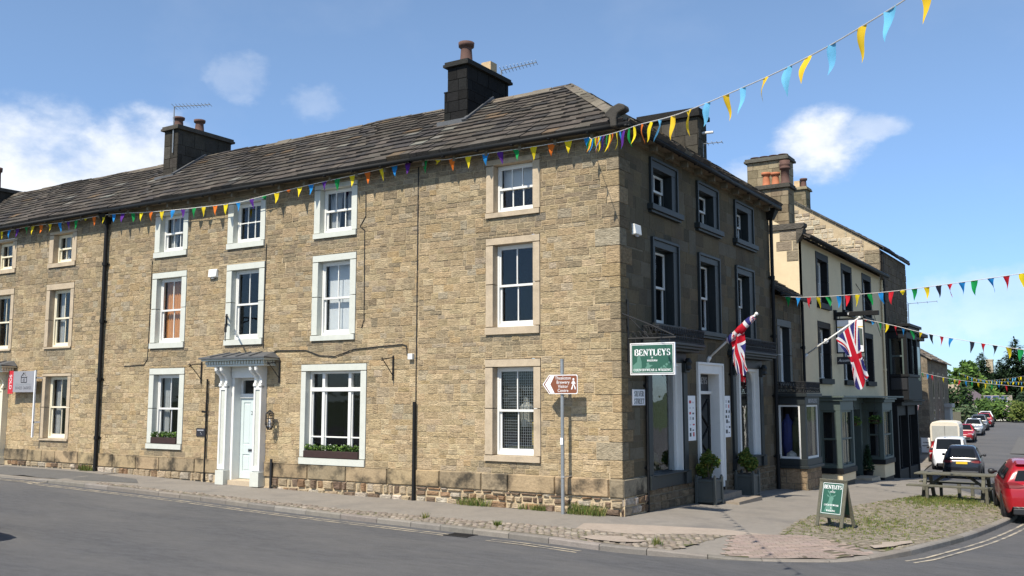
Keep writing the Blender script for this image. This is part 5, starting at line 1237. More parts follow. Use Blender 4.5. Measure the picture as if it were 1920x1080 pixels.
for i in range(-30, 30):
    for j in range(-30, 30):
        u, v = (i + (.5 if j % 2 else 0)) * .205, j * .105; x, y = 3.9 + u * ca - v * sa, -1.3 + u * sa + v * ca
        if inside(BR, x, y):
            c = jitter((.285, .225, .19), .08); P = []
            for (du, dv) in ((-.099, -.048), (.099, -.048), (.099, .048), (-.099, .048)): X_, Y_ = x + du * ca - dv * sa, y + du * sa + dv * ca; P.append((X_, Y_, pz(X_, Y_) + .008))
            mb.face(P, c)
struct(mb.build('brick_crossing', ['paver', 'cobble_bed']), 'pink brick paving at the dropped kerb', 'paving')
CB = [(3.3, -.28), (3.12, .8), (2.95, 2.3), (2.88, 5.2), (3.2, 8.0), (3.5, 9.95), (3.7, 12.0), (4.4, 13.6)] + kin(lambda p: p.x > 4.0 and -1.1 < p.y < 13.8)[::-1] + [(4.75, -.75), (3.85, -.1)]
mb = MB(); poly_sheet(mb, CB, .004, mi=1); cobbles(mb, CB, .145, .115, lambda x, y: tuple(lerp(a, b, .45) for a, b in zip(col_cob(x, y), (.165, .145, .105))), ang=.35, h=(.005, .02))
struct(mb.build('cobbled_corner', ['cobble', 'cobble_bed']), 'old cobbled corner with grass between the stones', 'cobbles')
def flat(name, poly, m, off, lab): mb = MB(); poly_sheet(mb, poly, off); return struct(mb.build(name, m), lab, 'paving')
flat('pavement_patch', [(-21.5, -1.6), (-15.6, -1.95), (-13.6, -1.35), (-14.5, -.75), (-18, -.45), (-21.5, -.4)], 'path_patch', .002, 'dark repaired patch of pavement near the left door')
flat('pavement_patch', [(.0, -2.0), (1.25, -1.92), (1.95, -1.25), (2.6, -.95), (3.1, -.45), (2.2, -.35), (1.0, -.75), (-.2, -1.3)], 'path_pale', .002, 'pale pinkish strip of pavement beside the corner cobbles')
flat('pavement_patch', [(.6, -2.95), (.9, -3.05), (1.35, -3.0), (1.6, -2.85), (1.75, -2.6), (1.35, -2.62), (1.2, -2.4), (.95, -2.55), (.7, -2.62)], 'path_pale', .034, 'pale mortar smeared over the corner cobbles')
flat('pavement_patch', [(5.05, -.8), (5.3, -.5), (5.38, -.2), (5.5, .1), (5.42, .42), (5.3, .2), (5.22, -.05), (5.05, -.2), (5.1, -.45), (4.92, -.6)], 'path_pale', .034, 'pale mortar at the kerb below the cobbled corner')
# double lines
def line_strip(d0, w, cond, m, name, lab, breaks=()):
    a, b = offs(KL, -d0), offs(KL, -d0 - w); mb = MB(); P = [(p, q) for p, q, k in zip(a, b, KL) if cond(k)]
    for (p, q), (r, s) in zip(P[:-1], P[1:]):
        if any(abs(p.x - bx) < .35 for bx in breaks): continue
        mb.face([(p.x, p.y, gz(p.x, p.y) - .094), (q.x, q.y, gz(q.x, q.y) - .094), (s.x, s.y, gz(s.x, s.y) - .094), (r.x, r.y, gz(r.x, r.y) - .094)])
    return struct(mb.build(name, m), lab, 'road marking')
for d0, nm in ((.24, 'nearer the kerb'), (.40, 'farther from the kerb')):
    line_strip(d0, .055, lambda k: k.x < 1.2 and k.y < 0, 'yellow_line', 'road_marking', 'faded yellow line on the road below the terrace, ' + nm, (-1.7,))
    line_strip(d0, .055, lambda k: k.x > 5.0 and -1.0 < k.y < 12, 'yellow_line', 'road_marking', 'faded yellow line round the cobbled corner, ' + nm)
q = MB(); yy = -3.42
for k in range(9): q.box(FX, -1.95 + k * .055, -1.925 + k * .055, yy, yy + .30, gz(-1.7, yy) - .1, gz(-1.7, yy) - .085)
q.box(FX, -1.98, -1.45, yy - .03, yy, gz(-1.7, yy) - .1, gz(-1.7, yy) - .084); q.box(FX, -1.98, -1.45, yy + .30, yy + .33, gz(-1.7, yy) - .1, gz(-1.7, yy) - .084)
tag(q.build('drain_grate', 'iron', None, loc=(-1.7, yy, gz(-1.7, yy) - .1)), 'iron drain grate in the road against the kerb', 'drain grate')
flat_ = MB(); 
for (x0, x1, y0, y1) in ((-1.5, 1.6, 62, 84),):
    flat_.grid([[(lerp(x0, x1, i / 3) + (y - 60) * -.055 + 3, y, gz(lerp(x0, x1, i / 3), y) - .094) for i in range(4)] for y in rng(y0, y1, 2)])
flat_.f = [tuple(reversed(f)) for f in flat_.f]; struct(flat_.build('road_patch', 'path_patch'), 'paler repaired patch on the far road', 'road')
# grass
def tufts(mb, pts, h=(.05, .13), n=(8, 16), spread=.06, col=((.10, .16, .035), (.16, .19, .05), (.24, .22, .08))):
    for (x, y, s) in pts:
        z = pz(x, y)
        for _ in range(random.randint(*n)):
            a = random.random() * 6.28; r = random.random() * spread * s; bx, by = x + math.cos(a) * r, y + math.sin(a) * r; hh = random.uniform(*h) * s; l = random.uniform(.1, .6) * hh; t = random.random() * 6.28; w = .006 + .004 * random.random()
            p = Vector((bx, by, z)); d = Vector((math.cos(t) * w, math.sin(t) * w, 0)); tip = p + Vector((math.cos(a + .5) * l, math.sin(a + .5) * l, hh)); mid = p.lerp(tip, .5) + Vector((0, 0, hh * .12))
            c = jitter(random.choice(col), .2); mb.face([p - d, p + d, mid + d * .7, mid - d * .7], c); mb.face([mid - d * .7, mid + d * .7, tip], c)
mb = MB(); pts = []
while len(pts) < 2600:
    x, y = random.uniform(2.8, 6.5), random.uniform(-1, 13.5)
    if not inside(CB, x, y): continue
    dens = .10 + .9 * math.exp(-((x - 4.5) ** 2 / 1.2 + (y - 10.2) ** 2 / 3.5)) + .35 * math.exp(-((x - 4.2) ** 2 / .8 + (y - 2.6) ** 2 / 3.0))
    if random.random() < dens: pts.append((x, y, .35 + .75 * random.random() * min(1, dens * 1.2)))
tufts(mb, pts, h=(.03, .10), n=(5, 9), spread=.10)
o = mb.build('grass', ['grass']); o['kind'] = 'stuff'; o['label'] = 'short grass between the corner cobbles and under the picnic table'; o['category'] = 'grass'
mb = MB(); pts = [(-.62 + random.uniform(-.5, .3), -.1 - random.random() * .12, 1.3) for _ in range(24)] + [(-2.1 + random.uniform(-.35, .35), -.1, .8) for _ in range(12)] + [(-3.6 + random.uniform(-.4, .4), -.12, 1.1) for _ in range(14)] + [(-17.7 + random.uniform(-.2, .2), -.12, 1.2) for _ in range(10)] + [(1.95, -2.75, .8)] * 4 + [(-3.2, -2.4, .7)] * 4 + [(-1.4, -2.5, .6)] * 6
tufts(mb, pts, h=(.06, .2), n=(12, 22), spread=.12)
o = mb.build('weeds', ['grass']); o['kind'] = 'stuff'; o['label'] = 'weeds growing along the foot of the stone walls'; o['category'] = 'weeds'

# ================================================================== trees
def leaf_cloud(mb, pts, size, n, cols, flat=.0):
    for c, r in pts:
        for _ in range(n):
            d = Vector((random.gauss(0, 1), random.gauss(0, 1), random.gauss(0, 1)))
            if d.length < 1e-3: continue
            d.normalize(); p = Vector(c) + Vector((d.x * r[0], d.y * r[1], d.z * r[2])) * (random.random() ** .35)
            a = Vector((random.gauss(0, 1), random.gauss(0, 1), random.gauss(0, .6))).normalized(); b = a.orthogonal().normalized() if flat < random.random() else a.cross(Vector((0, 0, 1))).normalized()
            s = size * random.uniform(.6, 1.4); col = jitter(random.choice(cols), .25)
            mb.face([p - a * s, p + b * s * .6, p + a * s, p - b * s * .6], col)
def broad_tree(name, label, x, y, h, w, cols, n=26, per=70, size=.32, group=None, base=None, low=.25):
    z = gz(x, y) - .3 if base is None else base; t = thing(name, label, 'tree', (x, y, z), group)
    q = MB(); q.tube([(x, y, z), (x + .1, y, z + h * .3), (x, y, z + h * .6)], [h * .035, h * .026, h * .012], 8)
    for k in range(6):
        a = k * 1.05 + random.random(); q.tube([(x, y, z + h * (.22 + .05 * k)), (x + math.cos(a) * w * .2, y + math.sin(a) * w * .2, z + h * (.4 + .05 * k)), (x + math.cos(a) * w * .36, y + math.sin(a) * w * .36, z + h * (.5 + .06 * k))], [h * .014, h * .009, h * .004], 6)
    q.build('trunk', 'bark', t)
    q = MB(); pts = []
    for k in range(n):
        a = random.random() * 6.28; v = random.uniform(low, 1); rr = w / 2 * math.sin(math.pi * min(1, (v - low) / (1 - low) * .8 + .17)) * (.35 + .65 * random.random()); s = w * random.uniform(.10, .19)
        pts.append(((x + math.cos(a) * rr, y + math.sin(a) * rr, z + h * v - s * .8), (s, s, s * .8)))
    leaf_cloud(q, pts, size, per, cols); q.build('crown', ['leaf'], t); return t
def conifer(name, label, x, y, h, w, cols, layers=30, size=.42, group=None, base=None):
    z = gz(x, y) - .3 if base is None else base; t = thing(name, label, 'tree', (x, y, z), group)
    q = MB(); q.tube([(x, y, z), (x, y, z + h * .95)], [h * .022, .03], 8); q.build('trunk', 'bark', t)
    q = MB()
    for k in range(layers):
        f = k / (layers - 1); zz = z + h * lerp(.06, .99, f); rad = w / 2 * (1 - f) ** .75 * random.uniform(.75, 1.1) + .12; nb = max(5, int(17 * (1 - f) + 6))
        for b in range(nb):
            a = b * 6.28 / nb + random.random(); L = rad * random.uniform(.7, 1.12); m = max(6, int(L / size * 8))
            for _ in range(m):
                s = random.random() ** .6; p = Vector((x + math.cos(a) * L * s + random.gauss(0, .12), y + math.sin(a) * L * s + random.gauss(0, .12), zz - L * .30 * s + L * .12 * s * s + random.gauss(0, .10)))
                d = Vector((math.cos(a + random.gauss(0, .6)), math.sin(a + random.gauss(0, .6)), random.gauss(-.25, .3))).normalized(); e = d.cross(Vector((0, 0, 1))).normalized(); sz = size * random.uniform(.6, 1.3)
                q.face([p, p + d * sz * .6 + e * sz * .28, p + d * sz * 1.3, p + d * sz * .6 - e * sz * .28], jitter(random.choice(cols), .25))
    q.build('crown', ['leaf'], t); return t
DK = [(.022, .045, .018), (.03, .06, .022), (.018, .036, .018)]; MD = [(.05, .10, .022), (.07, .13, .028), (.035, .07, .02)]; LT = [(.10, .18, .03), (.13, .21, .04), (.07, .13, .03)]
TG = 'trees and bushes closing the far end of the street'
broad_tree('broadleaf_tree', 'bright green broadleaf tree left of the slender dark conifer', -11.5, 146.7, 8.9, 7.6, MD + LT, n=34, per=70, size=.36, group=TG)
conifer('conifer', 'slender dark conifer between the broadleaf tree and the tower', -11.5, 164, 10.4, 9.5, DK, group=TG)
conifer('conifer', 'tallest dark conifer at the right edge of the photograph', -5.2, 150.5, 12.2, 9.5, DK, layers=36, group=TG)
conifer('conifer', 'dark conifer close to the right of the tower, lower than its neighbour', -7.9, 155, 9.0, 7.0, DK, group=TG)
conifer('conifer', 'dark conifer cut off by the right edge of the photograph', -2.6, 153, 11.2, 6.4, DK, layers=30, group=TG)
broad_tree('broadleaf_tree', 'mid green tree filling in behind the plum grey roof', -11.0, 172, 8.2, 9, MD, n=30, per=60, size=.4, group=TG)
broad_tree('broadleaf_tree', 'dark green tree behind the bungalow with solar panels', -5.6, 160, 8.0, 9, DK + MD[:1], n=30, per=60, size=.4, group=TG)
broad_tree('broadleaf_tree', 'dense dark tree standing right of the solar panels', -1.2, 128, 5.2, 5.2, DK, n=26, per=70, size=.3, group=TG, low=.12)
def bush(name, label, x, y, h, w, cols, n=12, per=70, size=.22, dz=-.2, flowers=None, group=TG):
    z = gz(x, y) + dz; t = thing(name, label, 'bush', (x, y, z), group)
    q = MB(); pts = [((x + random.uniform(-.36, .36) * w, y + random.uniform(-.3, .3) * w, z + h * random.uniform(.3, .72)), (w * .24, w * .24, h * .27)) for _ in range(n)]
    leaf_cloud(q, pts, size, per, cols); q.build('foliage', ['leaf'], t)
    q = MB()
    for k in range(5): a = k * 1.3; q.tube([(x, y, z - .1), (x + math.cos(a) * w * .2, y + math.sin(a) * w * .2, z + h * .6)], [.05, .02], 5)
    q.build('stem', 'bark', t)
    if flowers:
        q = MB(); leaf_cloud(q, [(p, (r[0] * 1.05, r[1] * 1.05, r[2] * 1.05)) for p, r in pts], size * .6, int(per * .5), flowers); q.build('blossom', ['leaf'], t)
bush('bush', 'tall dark green bush beside the far stone house', -8.6, 110.8, 5.6, 3.6, DK + MD, n=16)
bush('bush', 'grey green bush in front of the tall dark bush', -7.4, 106.5, 2.6, 2.6, [(.10, .14, .07), (.07, .11, .05)])
bush('bush', 'bright green bush beside the white signpost', -6.0, 124.5, 3.6, 4.2, LT + MD, n=16)
bush('bush', 'broad sunlit bush between the bungalow and the road', -4.6, 119.6, 2.5, 4.6, LT + MD, n=16)
bush('flowering_bush', 'bush covered with pale pink blossom near the end of the road', -3.3, 118.7, 2.7, 2.2, MD, n=10, flowers=[(.55, .42, .44), (.6, .5, .5)])
bush('bush', 'yellow green bush at the right edge beyond the road', -1.9, 117, 3.0, 3.0, [(.14, .17, .04), (.10, .14, .03)], n=12)
bush('bush', 'dark bush under the tallest conifer', -1.6, 121, 4.6, 3.4, DK, n=14)
mb = MB(); pts = [((random.uniform(-32, 24), random.uniform(168, 200), random.uniform(0, 5.6)), (3, 3, 2.2)) for _ in range(90)]; leaf_cloud(mb, pts, .5, 120, DK + MD)
o = mb.build('far_woods', ['leaf']); o['kind'] = 'stuff'; o['label'] = 'mass of dark trees closing the view'; o['category'] = 'woods'

# ================================================================== vehicles
def car(name, label, cat, loc, deg, paint, L=4.2, Wd=1.8, H=1.46, belt=.93, hood=.80, style='hatch', rear=True, plate='plate_yellow', ptext=None, group=None, detail=True, s_rear=None):
    """loc: centre of the rear end on the ground; deg: heading from +Y towards -X"""
    z0 = gz(loc[0], loc[1]) - .10; t = thing(name, label, cat, (loc[0], loc[1], z0), group)
    a = R(deg); fw = Vector((-math.sin(a), math.cos(a), 0)); rt = Vector((math.cos(a), math.sin(a), 0)); o = Vector((loc[0], loc[1], z0)); up = Vector((0, 0, 1))
    P = lambda s, x, z: o + fw * s + rt * x + up * z
    hw = Wd / 2
    if style == 'hatch': roof = [(.14, belt), (.25, H - .20), (.40, H - .06), (.72, H - .01), (L * .42, H), (L * .55, H - .04), (L - 1.38, belt)]; hz = hood
    elif style == 'suv': roof = [(.08, belt), (.56, H - .14), (.72, H - .03), (.95, H), (L * .42, H), (L * .56, H - .05), (L - 1.32, belt)]; hz = hood
    elif style == 'van': roof = [(.03, belt), (.06, H - .12), (.14, H - .02), (.5, H), (L * .55, H), (L * .66, H - .06), (L - .78, belt)]; hz = hood
    else: roof = [(.55, belt), (.95, H - .14), (1.2, H - .03), (L * .45, H), (L * .55, H - .04), (L - 1.3, belt)]; hz = hood
    r0, r1 = roof[0][0], roof[-1][0]; tum = .84 if style == 'van' else .66
    E_ = lambda s: interp(s, [0, .04, .12, .3, .7, L - 1.3, L - .6, L - .2, L - .05, L], [.80, .865, .925, .975, 1, 1, .965, .87, .76, .66])
    Bz = lambda s: interp(s, [0, .06, .3, L - .4, L - .06, L], [.40, .28, .22, .22, .27, .42])
    ts = [0, .015, .05, r0 - .015, r0 + .2, r1 - .1, r1 + .35, L - .40, L - .14, L - .03, L]; tz = [.60, .74, .86, belt - .01, belt, belt, (belt + hz) / 2 + .02, hz, hz - .12, .66, .58]
    if style == 'saloon': pass
    Tz = lambda s: interp(s, ts, tz)
    def wz(z, s):
        e = E_(max(0, min(L, s)))
        if z > belt: return hw * e * lerp(.945, tum, min(1, (z - belt) / (H - belt)))
        v = max(0, min(1, (z - .22) / (belt - .22))); return hw * e * interp(v, [0, .18, .5, .75, 1], [.90, .975, 1.0, .985, .945])
    def loft(name, sts, lo, hi, par, lv=(0, .2, .45, .7, .88, 1), rnd=(1, 1, 1, 1, 1, .97), crown=.02):
        q = MB(); rows = []
        for s in sts:
            a_, b_ = lo(s), hi(s); row = []
            for v, r in zip(lv, rnd): z = lerp(a_, b_, v); row.append((-wz(z, s) * r, z))
            row += [(row[-1][0] * .5, b_ + crown * .7), (0, b_ + crown), (-row[-1][0] * .5, b_ + crown * .7)]
            for v, r in reversed(list(zip(lv, rnd))): z = lerp(a_, b_, v); row.append((wz(z, s) * r, z))
            rows.append([P(s, x, z) for x, z in row])
        q.grid(rows); q.face(rows[0]); q.face(rows[-1][::-1]); o_ = q.build(name, paint, par)
        bm = bmesh.new(); bm.from_mesh(o_.data); bmesh.ops.remove_doubles(bm, verts=bm.verts, dist=1e-4); bmesh.ops.recalc_face_normals(bm, faces=bm.faces)
        for f in bm.faces: f.smooth = True
        bm.to_mesh(o_.data); bm.free(); return o_
    body = loft('body', sorted(set([0, .015, .05, .12, .2, .3, .5, .9, 1.4, L * .5, L - 1.6, r1, r1 + .35, L - .6, L - .40, L - .25, L - .14, L - .07, L - .03, L])), Bz, Tz, t)
    rs, rz_ = [q_[0] for q_ in roof], [q_[1] for q_ in roof]; Rz = lambda s: interp(s, rs, rz_)
    cst = sorted(set(rs + [lerp(rs[0], rs[1], .33), lerp(rs[0], rs[1], .66), lerp(rs[-2], rs[-1], .5), lerp(rs[3], rs[4], .5)]))
    cab = loft('cabin', cst, lambda s: belt - .05, lambda s: max(belt - .02, Rz(s)), t, lv=(0, .35, .65, .84, .95, 1), rnd=(1, 1, .995, .975, .93, .84), crown=.012)
    def slab(i, j, ins, nm, e0, e1):
        (s0, z0_), (s1, z1_) = roof[i], roof[j]; q = MB(); rows = []; sgn = 1 if s1 > s0 else -1
        n_ = Vector((-(z1_ - z0_) * sgn, abs(s1 - s0))).normalized() * .016
        for k in range(5):
            f = lerp(e0, e1, k / 4); ss, zz = lerp(s0, s1, f), lerp(z0_, z1_, f); w = wz(zz, ss) * .84 - ins; rows.append([P(ss + n_.x, lerp(-w, w, c / 8), zz + n_.y + .014 * (1 - abs(c / 4 - 1) ** 2)) for c in range(9)])
        q.grid(rows); return q.build(nm, 'car_glass', cab, smooth=True)
    slab(0, 1, .02, 'rear_window', .10, .98); slab(len(roof) - 1, len(roof) - 2, .02, 'windscreen', .08, .94)
    for sg in (-1, 1):
        zt, zb = H - .13, belt + .03
        if style == 'van': sp = [(L * .50, L - 1.0, L - 1.3, L * .50)]
        else: sp = [(.55, L * .34, L * .33, .72), (L * .36, L - 1.62, L * .56, L * .355)]
        for (b0, b1, t1, t0) in sp:
            q = MB(); q.grid([[P(lerp(lerp(b0, b1, i / 4), lerp(t0, t1, i / 4), j / 4), sg * (wz(lerp(zb, zt, j / 4), 1.5) * interp(j / 4, [0, .6, 1], [1, .99, .965]) + .012), lerp(zb, zt, j / 4)) for j in range(5)] for i in range(5)]); q.build('side_window', 'car_glass', cab)
        q = MB(); c = P(L - 1.55, sg * (hw - .06), belt + .06); q.lathe(c, [(.025, 0), (.03, .05), (.06, .07), (.075, .13), (.06, .19), (.01, .21)], 10, rt * sg); q.build('mirror', 'car_trim' if detail != 'painted' else paint, t, smooth=True)
        for s in (.72, L - .82):
            q = MB(); q.lathe(P(s, sg * (hw - .20), .32), [(.2, 0), (.315, 0), (.33, .04), (.33, .17), (.30, .205), (.2, .205)], 20, rt * sg); w = q.build('wheel', 'rubber', t, smooth=False)
            q = MB(); q.lathe(P(s, sg * (hw - .03), .32), [(.21, 0), (.215, .02), (.17, .028), (.05, .022)], 16, rt * sg); q.build('rim', 'alloy', w)
            q = MB(); n = 16
            for k in range(n):
                t0, t1 = math.pi * k / n, math.pi * (k + 1) / n
                q.face([P(s + math.cos(t0) * .40, sg * (hw + .004), .30 + math.sin(t0) * .40), P(s + math.cos(t1) * .40, sg * (hw + .004), .30 + math.sin(t1) * .40), P(s + math.cos(t1) * .33, sg * (hw + .006), .30 + math.sin(t1) * .33), P(s + math.cos(t0) * .33, sg * (hw + .006), .30 + math.sin(t0) * .33)])
            q.build('wheel_arch', 'car_trim', t)
        # rear lamp
        q = MB(); zl = (.80, .925) if style != 'van' else (.72, 1.12); rows = []
        for z in (zl[0], sum(zl) / 2, zl[1]):
            sr = interp(z, [.60, .74, .86, belt], [0, .015, .05, r0]); row = [(sr - .014, hw * (.48 if style != 'van' else .72)), (sr - .014, wz(z, sr) * .8), (sr - .004, wz(z, sr) + .008), (.12, wz(z, .12) + .01), (.22, wz(z, .22) + .01), (.36, wz(z, .36) + .008)]
            rows.append([P(s_, sg * x_, lerp(z, sum(zl) / 2, .0 if i_ in (1, 2, 3) else .45)) for i_, (s_, x_) in enumerate(row)])
        q.grid(rows)
        q.build('tail_lamp', 'lamp_red', t)
        q = MB(); x0, x1 = sg * hw * .84, sg * hw * .48; q.grid([[P(s_ + .012, sg * (x_ + .012), z) for (s_, x_) in ((L - .10, hw * .42), (L - .10, wz(z, L - .10) * .85), (L - .14, wz(z, L - .14)), (L - .25, wz(z, L - .25)), (L - .5, wz(z, L - .5)))] for z in (.60, .66, .72)]); q.build('headlamp', 'lamp_clear', t)
    G = Fr(P(0, 0, 0), rt, up, -fw)
    q = MB(); pzz = .66 if style == 'hatch' else .80
    q.box(G, -.26, .26, pzz - .055, pzz + .055, -.02, .03)
    npl = q.build('number_plate', plate, t)
    if ptext:
        q = MB(); text_into(q, G, ptext, 0, pzz, .10, .034, sx=.8); q.build('plate_text', 'sign_black', npl)
    q = MB(); q.box(G, -hw * .78, hw * .78, .22, .36, -.16, .006); q.build('rear_bumper', 'car_trim', t, bevel=.02)
    G2 = Fr(P(L, 0, 0), -rt, up, fw); q = MB(); q.box(G2, -hw * .6, hw * .6, .24, .40, -.15, .02); q.box(G2, -hw * .42, hw * .42, .52, .62, -.15, -.01); q.build('grille', 'car_trim', t, bevel=.015)
    q = MB(); q.box(G2, -.26, .26, .40, .51, -.1, .03); q.build('number_plate', 'plate_white', t)
    if style == 'hatch' and detail:
        q = MB(); q.hexa([P(.36, -hw * .66, H - .10), P(.36, hw * .66, H - .10), P(.75, hw * .66, H - .03), P(.75, -hw * .66, H - .03), P(.28, -hw * .62, H - .055), P(.28, hw * .62, H - .055), P(.75, hw * .62, H + .004), P(.75, -hw * .62, H + .004)]); q.build('spoiler', paint, t, bevel=.01)
        q = MB(); q.tube([P(.9, 0, H), P(.75, 0, H + .12)], .01, 5); q.build('aerial', 'car_trim', t)
    return t
PG = 'cars parked along the side street'
car('red_hatchback', 'bright red hatchback seen from behind at the right edge of the road', 'car', (7.2, 6.5), 9, 'car_red', L=4.3, Wd=1.79, H=1.38, style='hatch', ptext='NV17 KOX')
car('dark_car', 'shiny black crossover seen from behind beyond the picnic table', 'car', (1.62, 35.6), 5, 'car_black', L=4.4, Wd=1.84, H=1.62, belt=1.0, hood=.95, style='suv', group=PG)
car('white_van', 'small white van facing up the street behind the black crossover', 'van', (-.45, 47.6), 184.5, 'car_white', L=4.4, Wd=1.85, H=1.84, belt=1.1, hood=1.02, style='van', group=PG)
car('red_car', 'dark red car showing only a sliver left of the white van', 'car', (-1.6, 53.0), 185, 'car_red', L=4.1, Wd=1.75, H=1.5, style='hatch', group=PG)
car('red_car', 'red car facing the camera beside the cream box van', 'car', (-3.5, 77.6), 184, 'car_red', L=4.2, Wd=1.78, H=1.47, style='hatch', group=PG)
car('grey_car', 'mid grey estate car behind the red car that faces the camera', 'car', (-4.0, 88.3), 184, 'car_silver', L=4.4, Wd=1.8, H=1.5, style='hatch', group=PG)
car('grey_car', 'dark grey car parked between the mid grey estate and a dark red car', 'car', (-4.6, 97.6), 184, 'car_grey', L=4.4, Wd=1.8, H=1.55, style='suv', group=PG)
car('red_car', 'dark red car parked just before the last white car', 'car', (-4.9, 105), 184, 'car_red', L=4.2, Wd=1.78, H=1.47, style='hatch', group=PG)
car('white_car', 'white car last in the row before the bushes', 'car', (-5.6, 112.5), 184, 'car_white', L=4.2, Wd=1.78, H=1.47, style='hatch', group=PG)
car('silver_car', 'silver people carrier high up at the bend by the cottage', 'car', (-7.9, 127), 20, 'car_silver', L=4.5, Wd=1.8, H=1.7, belt=1.05, style='suv', group=PG)
car('dark_car', 'dark car at the bend left of the silver people carrier', 'car', (-9.0, 122), 10, 'car_black', L=4.2, Wd=1.75, H=1.5, style='hatch', group=PG)
car('parked_car', 'dark car beyond the left edge, throwing a dark shadow onto the road', 'car', (-12.6, -9.15), -90, 'car_black', L=4.4, Wd=1.8, H=1.45, style='hatch')
# cream box van, from behind
def box_van(loc, deg):
    z0 = gz(*loc) - .1; t = thing('box_van', 'cream box van seen from behind with a big grey rear panel', 'van', (*loc, z0), PG); a = R(deg)
    F = Fr((*loc, z0), (math.cos(a), math.sin(a), 0), (0, 0, 1), (math.sin(a), -math.cos(a), 0))
    prof = [(-.96, .5), (.96, .5), (.98, 2.0), (.93, 2.25), (.8, 2.4), (.5, 2.46), (-.5, 2.46), (-.8, 2.4), (-.93, 2.25), (-.98, 2.0)]
    q = MB(); q.prism(F, prof, -4.4, 0); q.build('box', 'car_cream', t, bevel=.05, seg=3)
    q = MB(); q.box(F, -.84, .84, 1.05, 2.15, -.02, .03); q.box(F, -.012, .012, 1.05, 2.15, .03, .04, mi=1); q.build('rear_door', ['panel_grey', 'car_trim'], t, bevel=.02)
    q = MB(); q.box(F, -1.0, 1.0, .45, .62, -.2, .12); q.build('bumper', 'car_trim', t, bevel=.02)
    for s in (-1, 1):
        q = MB(); q.box(F, s * .88 - .06, s * .88 + .06, .68, 1.05, -.02, .035); q.build('tail_lamp', 'lamp_red', t)
        for d in (-1.2, -5.0):
            q = MB(); q.lathe(F.p(s * .70, .36, d), [(.2, 0), (.34, .01), (.36, .05), (.36, .2), (.33, .23), (.1, .22)], 18, F.u * s); w = q.build('wheel', 'rubber', t)
    q = MB(); q.hexa([F.p(-.9, .4, -5.9), F.p(.9, .4, -5.9), F.p(.9, 1.3, -5.9), F.p(-.9, 1.3, -5.9), F.p(-.9, .4, -4.4), F.p(.9, .4, -4.4), F.p(.8, 2.0, -4.4), F.p(-.8, 2.0, -4.4)]); q.build('cab', 'car_red', t, bevel=.05)
    q = MB(); q.box(F, -.26, .26, .8, .91, .03, .045); q.build('number_plate', 'plate_yellow', t)
box_van((-2.3, 57.5), 4.5)

# ================================================================== street things
# A-board
def aboard():
    bl, br = Vector((3.45, 1.50, 0)), Vector((4.03, 1.27, 0)); u = (br - bl).normalized(); n = Vector((u.y, -u.x, 0)); w = .62; z0 = pz(3.75, 1.4) + .02
    t = thing('pavement_sign', 'green folding pavement sign standing on the corner cobbles', 'sign', (bl.x, bl.y, z0)); h = .90; dp = .22
    for k, (s, nm) in enumerate(((1, 'front_panel'), (-1, 'back_panel'))):
        base = Vector((bl.x, bl.y, z0)) - n * (0 if s > 0 else 2 * dp); top = Vector((bl.x, bl.y, z0)) - n * dp + Vector((0, 0, h)); v = (top - base).normalized(); L = (top - base).length; nn = u.cross(v) * s
        F = Fr(base, u, v, nn)
        q = MB(); q.box(F, 0, .07, 0, L, -.03, 0); q.box(F, w - .07, w, 0, L, -.03, 0); q.box(F, .07, w - .07, L - .06, L, -.03, -.001); q.box(F, .07, w - .07, .17, .24, -.03, -.001)
        fr = q.build(nm, 'weathered_wood', t, bevel=.005, seg=1)
        q = MB(); q.box(F, .07, w - .07, .24, L - .06, -.025, -.012); pn = q.build('board', 'sign_green', fr)
        if s > 0:
            q = MB(); e = .006
            for (a, b, c, d) in ((.085, w - .085, .255, .263), (.085, w - .085, L - .083, L - .075), (.085, .093, .255, L - .075), (w - .093, w - .085, .255, L - .075)): q.box(F, a, b, c, d, -.012, -.009)
            serif_into(q, F, 'BENTLEYS', w / 2, L - .19, .075, .40, -.008); serif_into(q, F, 'OF', w / 2, L - .225, .022, None, -.008); serif_into(q, F, 'MASHAM', w / 2, L - .258, .022, None, -.008)
            serif_into(q, F, 'COUNTRYWEAR' if False else 'COUNTRYWEAR', w / 2, .405, .034, .33, -.008); serif_into(q, F, '&', w / 2, .352, .034, None, -.008); serif_into(q, F, 'WALKING', w / 2, .297, .034, .20, -.008); q.build('lettering', 'sign_white', fr)
            q = MB(); D = lambda P: q.prism(F, [(w / 2 - .02 + x * .30, .30 + y * .40) for x, y in P], -.0119, -.0105)
            D([(-.45, -.02), (.2, -.02), (.16, .25), (.12, .48), (.2, .62), (.14, .72), (.0, .76), (-.12, .68), (-.16, .5), (-.3, .3)])
            for P_ in ([(.02, .74), (.07, .74), (.2, .95), (.32, 1.0), (.3, .92), (.24, .9)], [(-.06, .74), (-.02, .74), (-.12, .92), (-.3, 1.02), (-.28, .93), (-.18, .88)], [(.1, .74), (.14, .70), (.3, .76), (.36, .84)], [(-.1, .72), (-.12, .68), (-.28, .72), (-.36, .82)]): D(P_)
            q.build('stag_emblem', 'sign_green_pale', fr)
aboard()
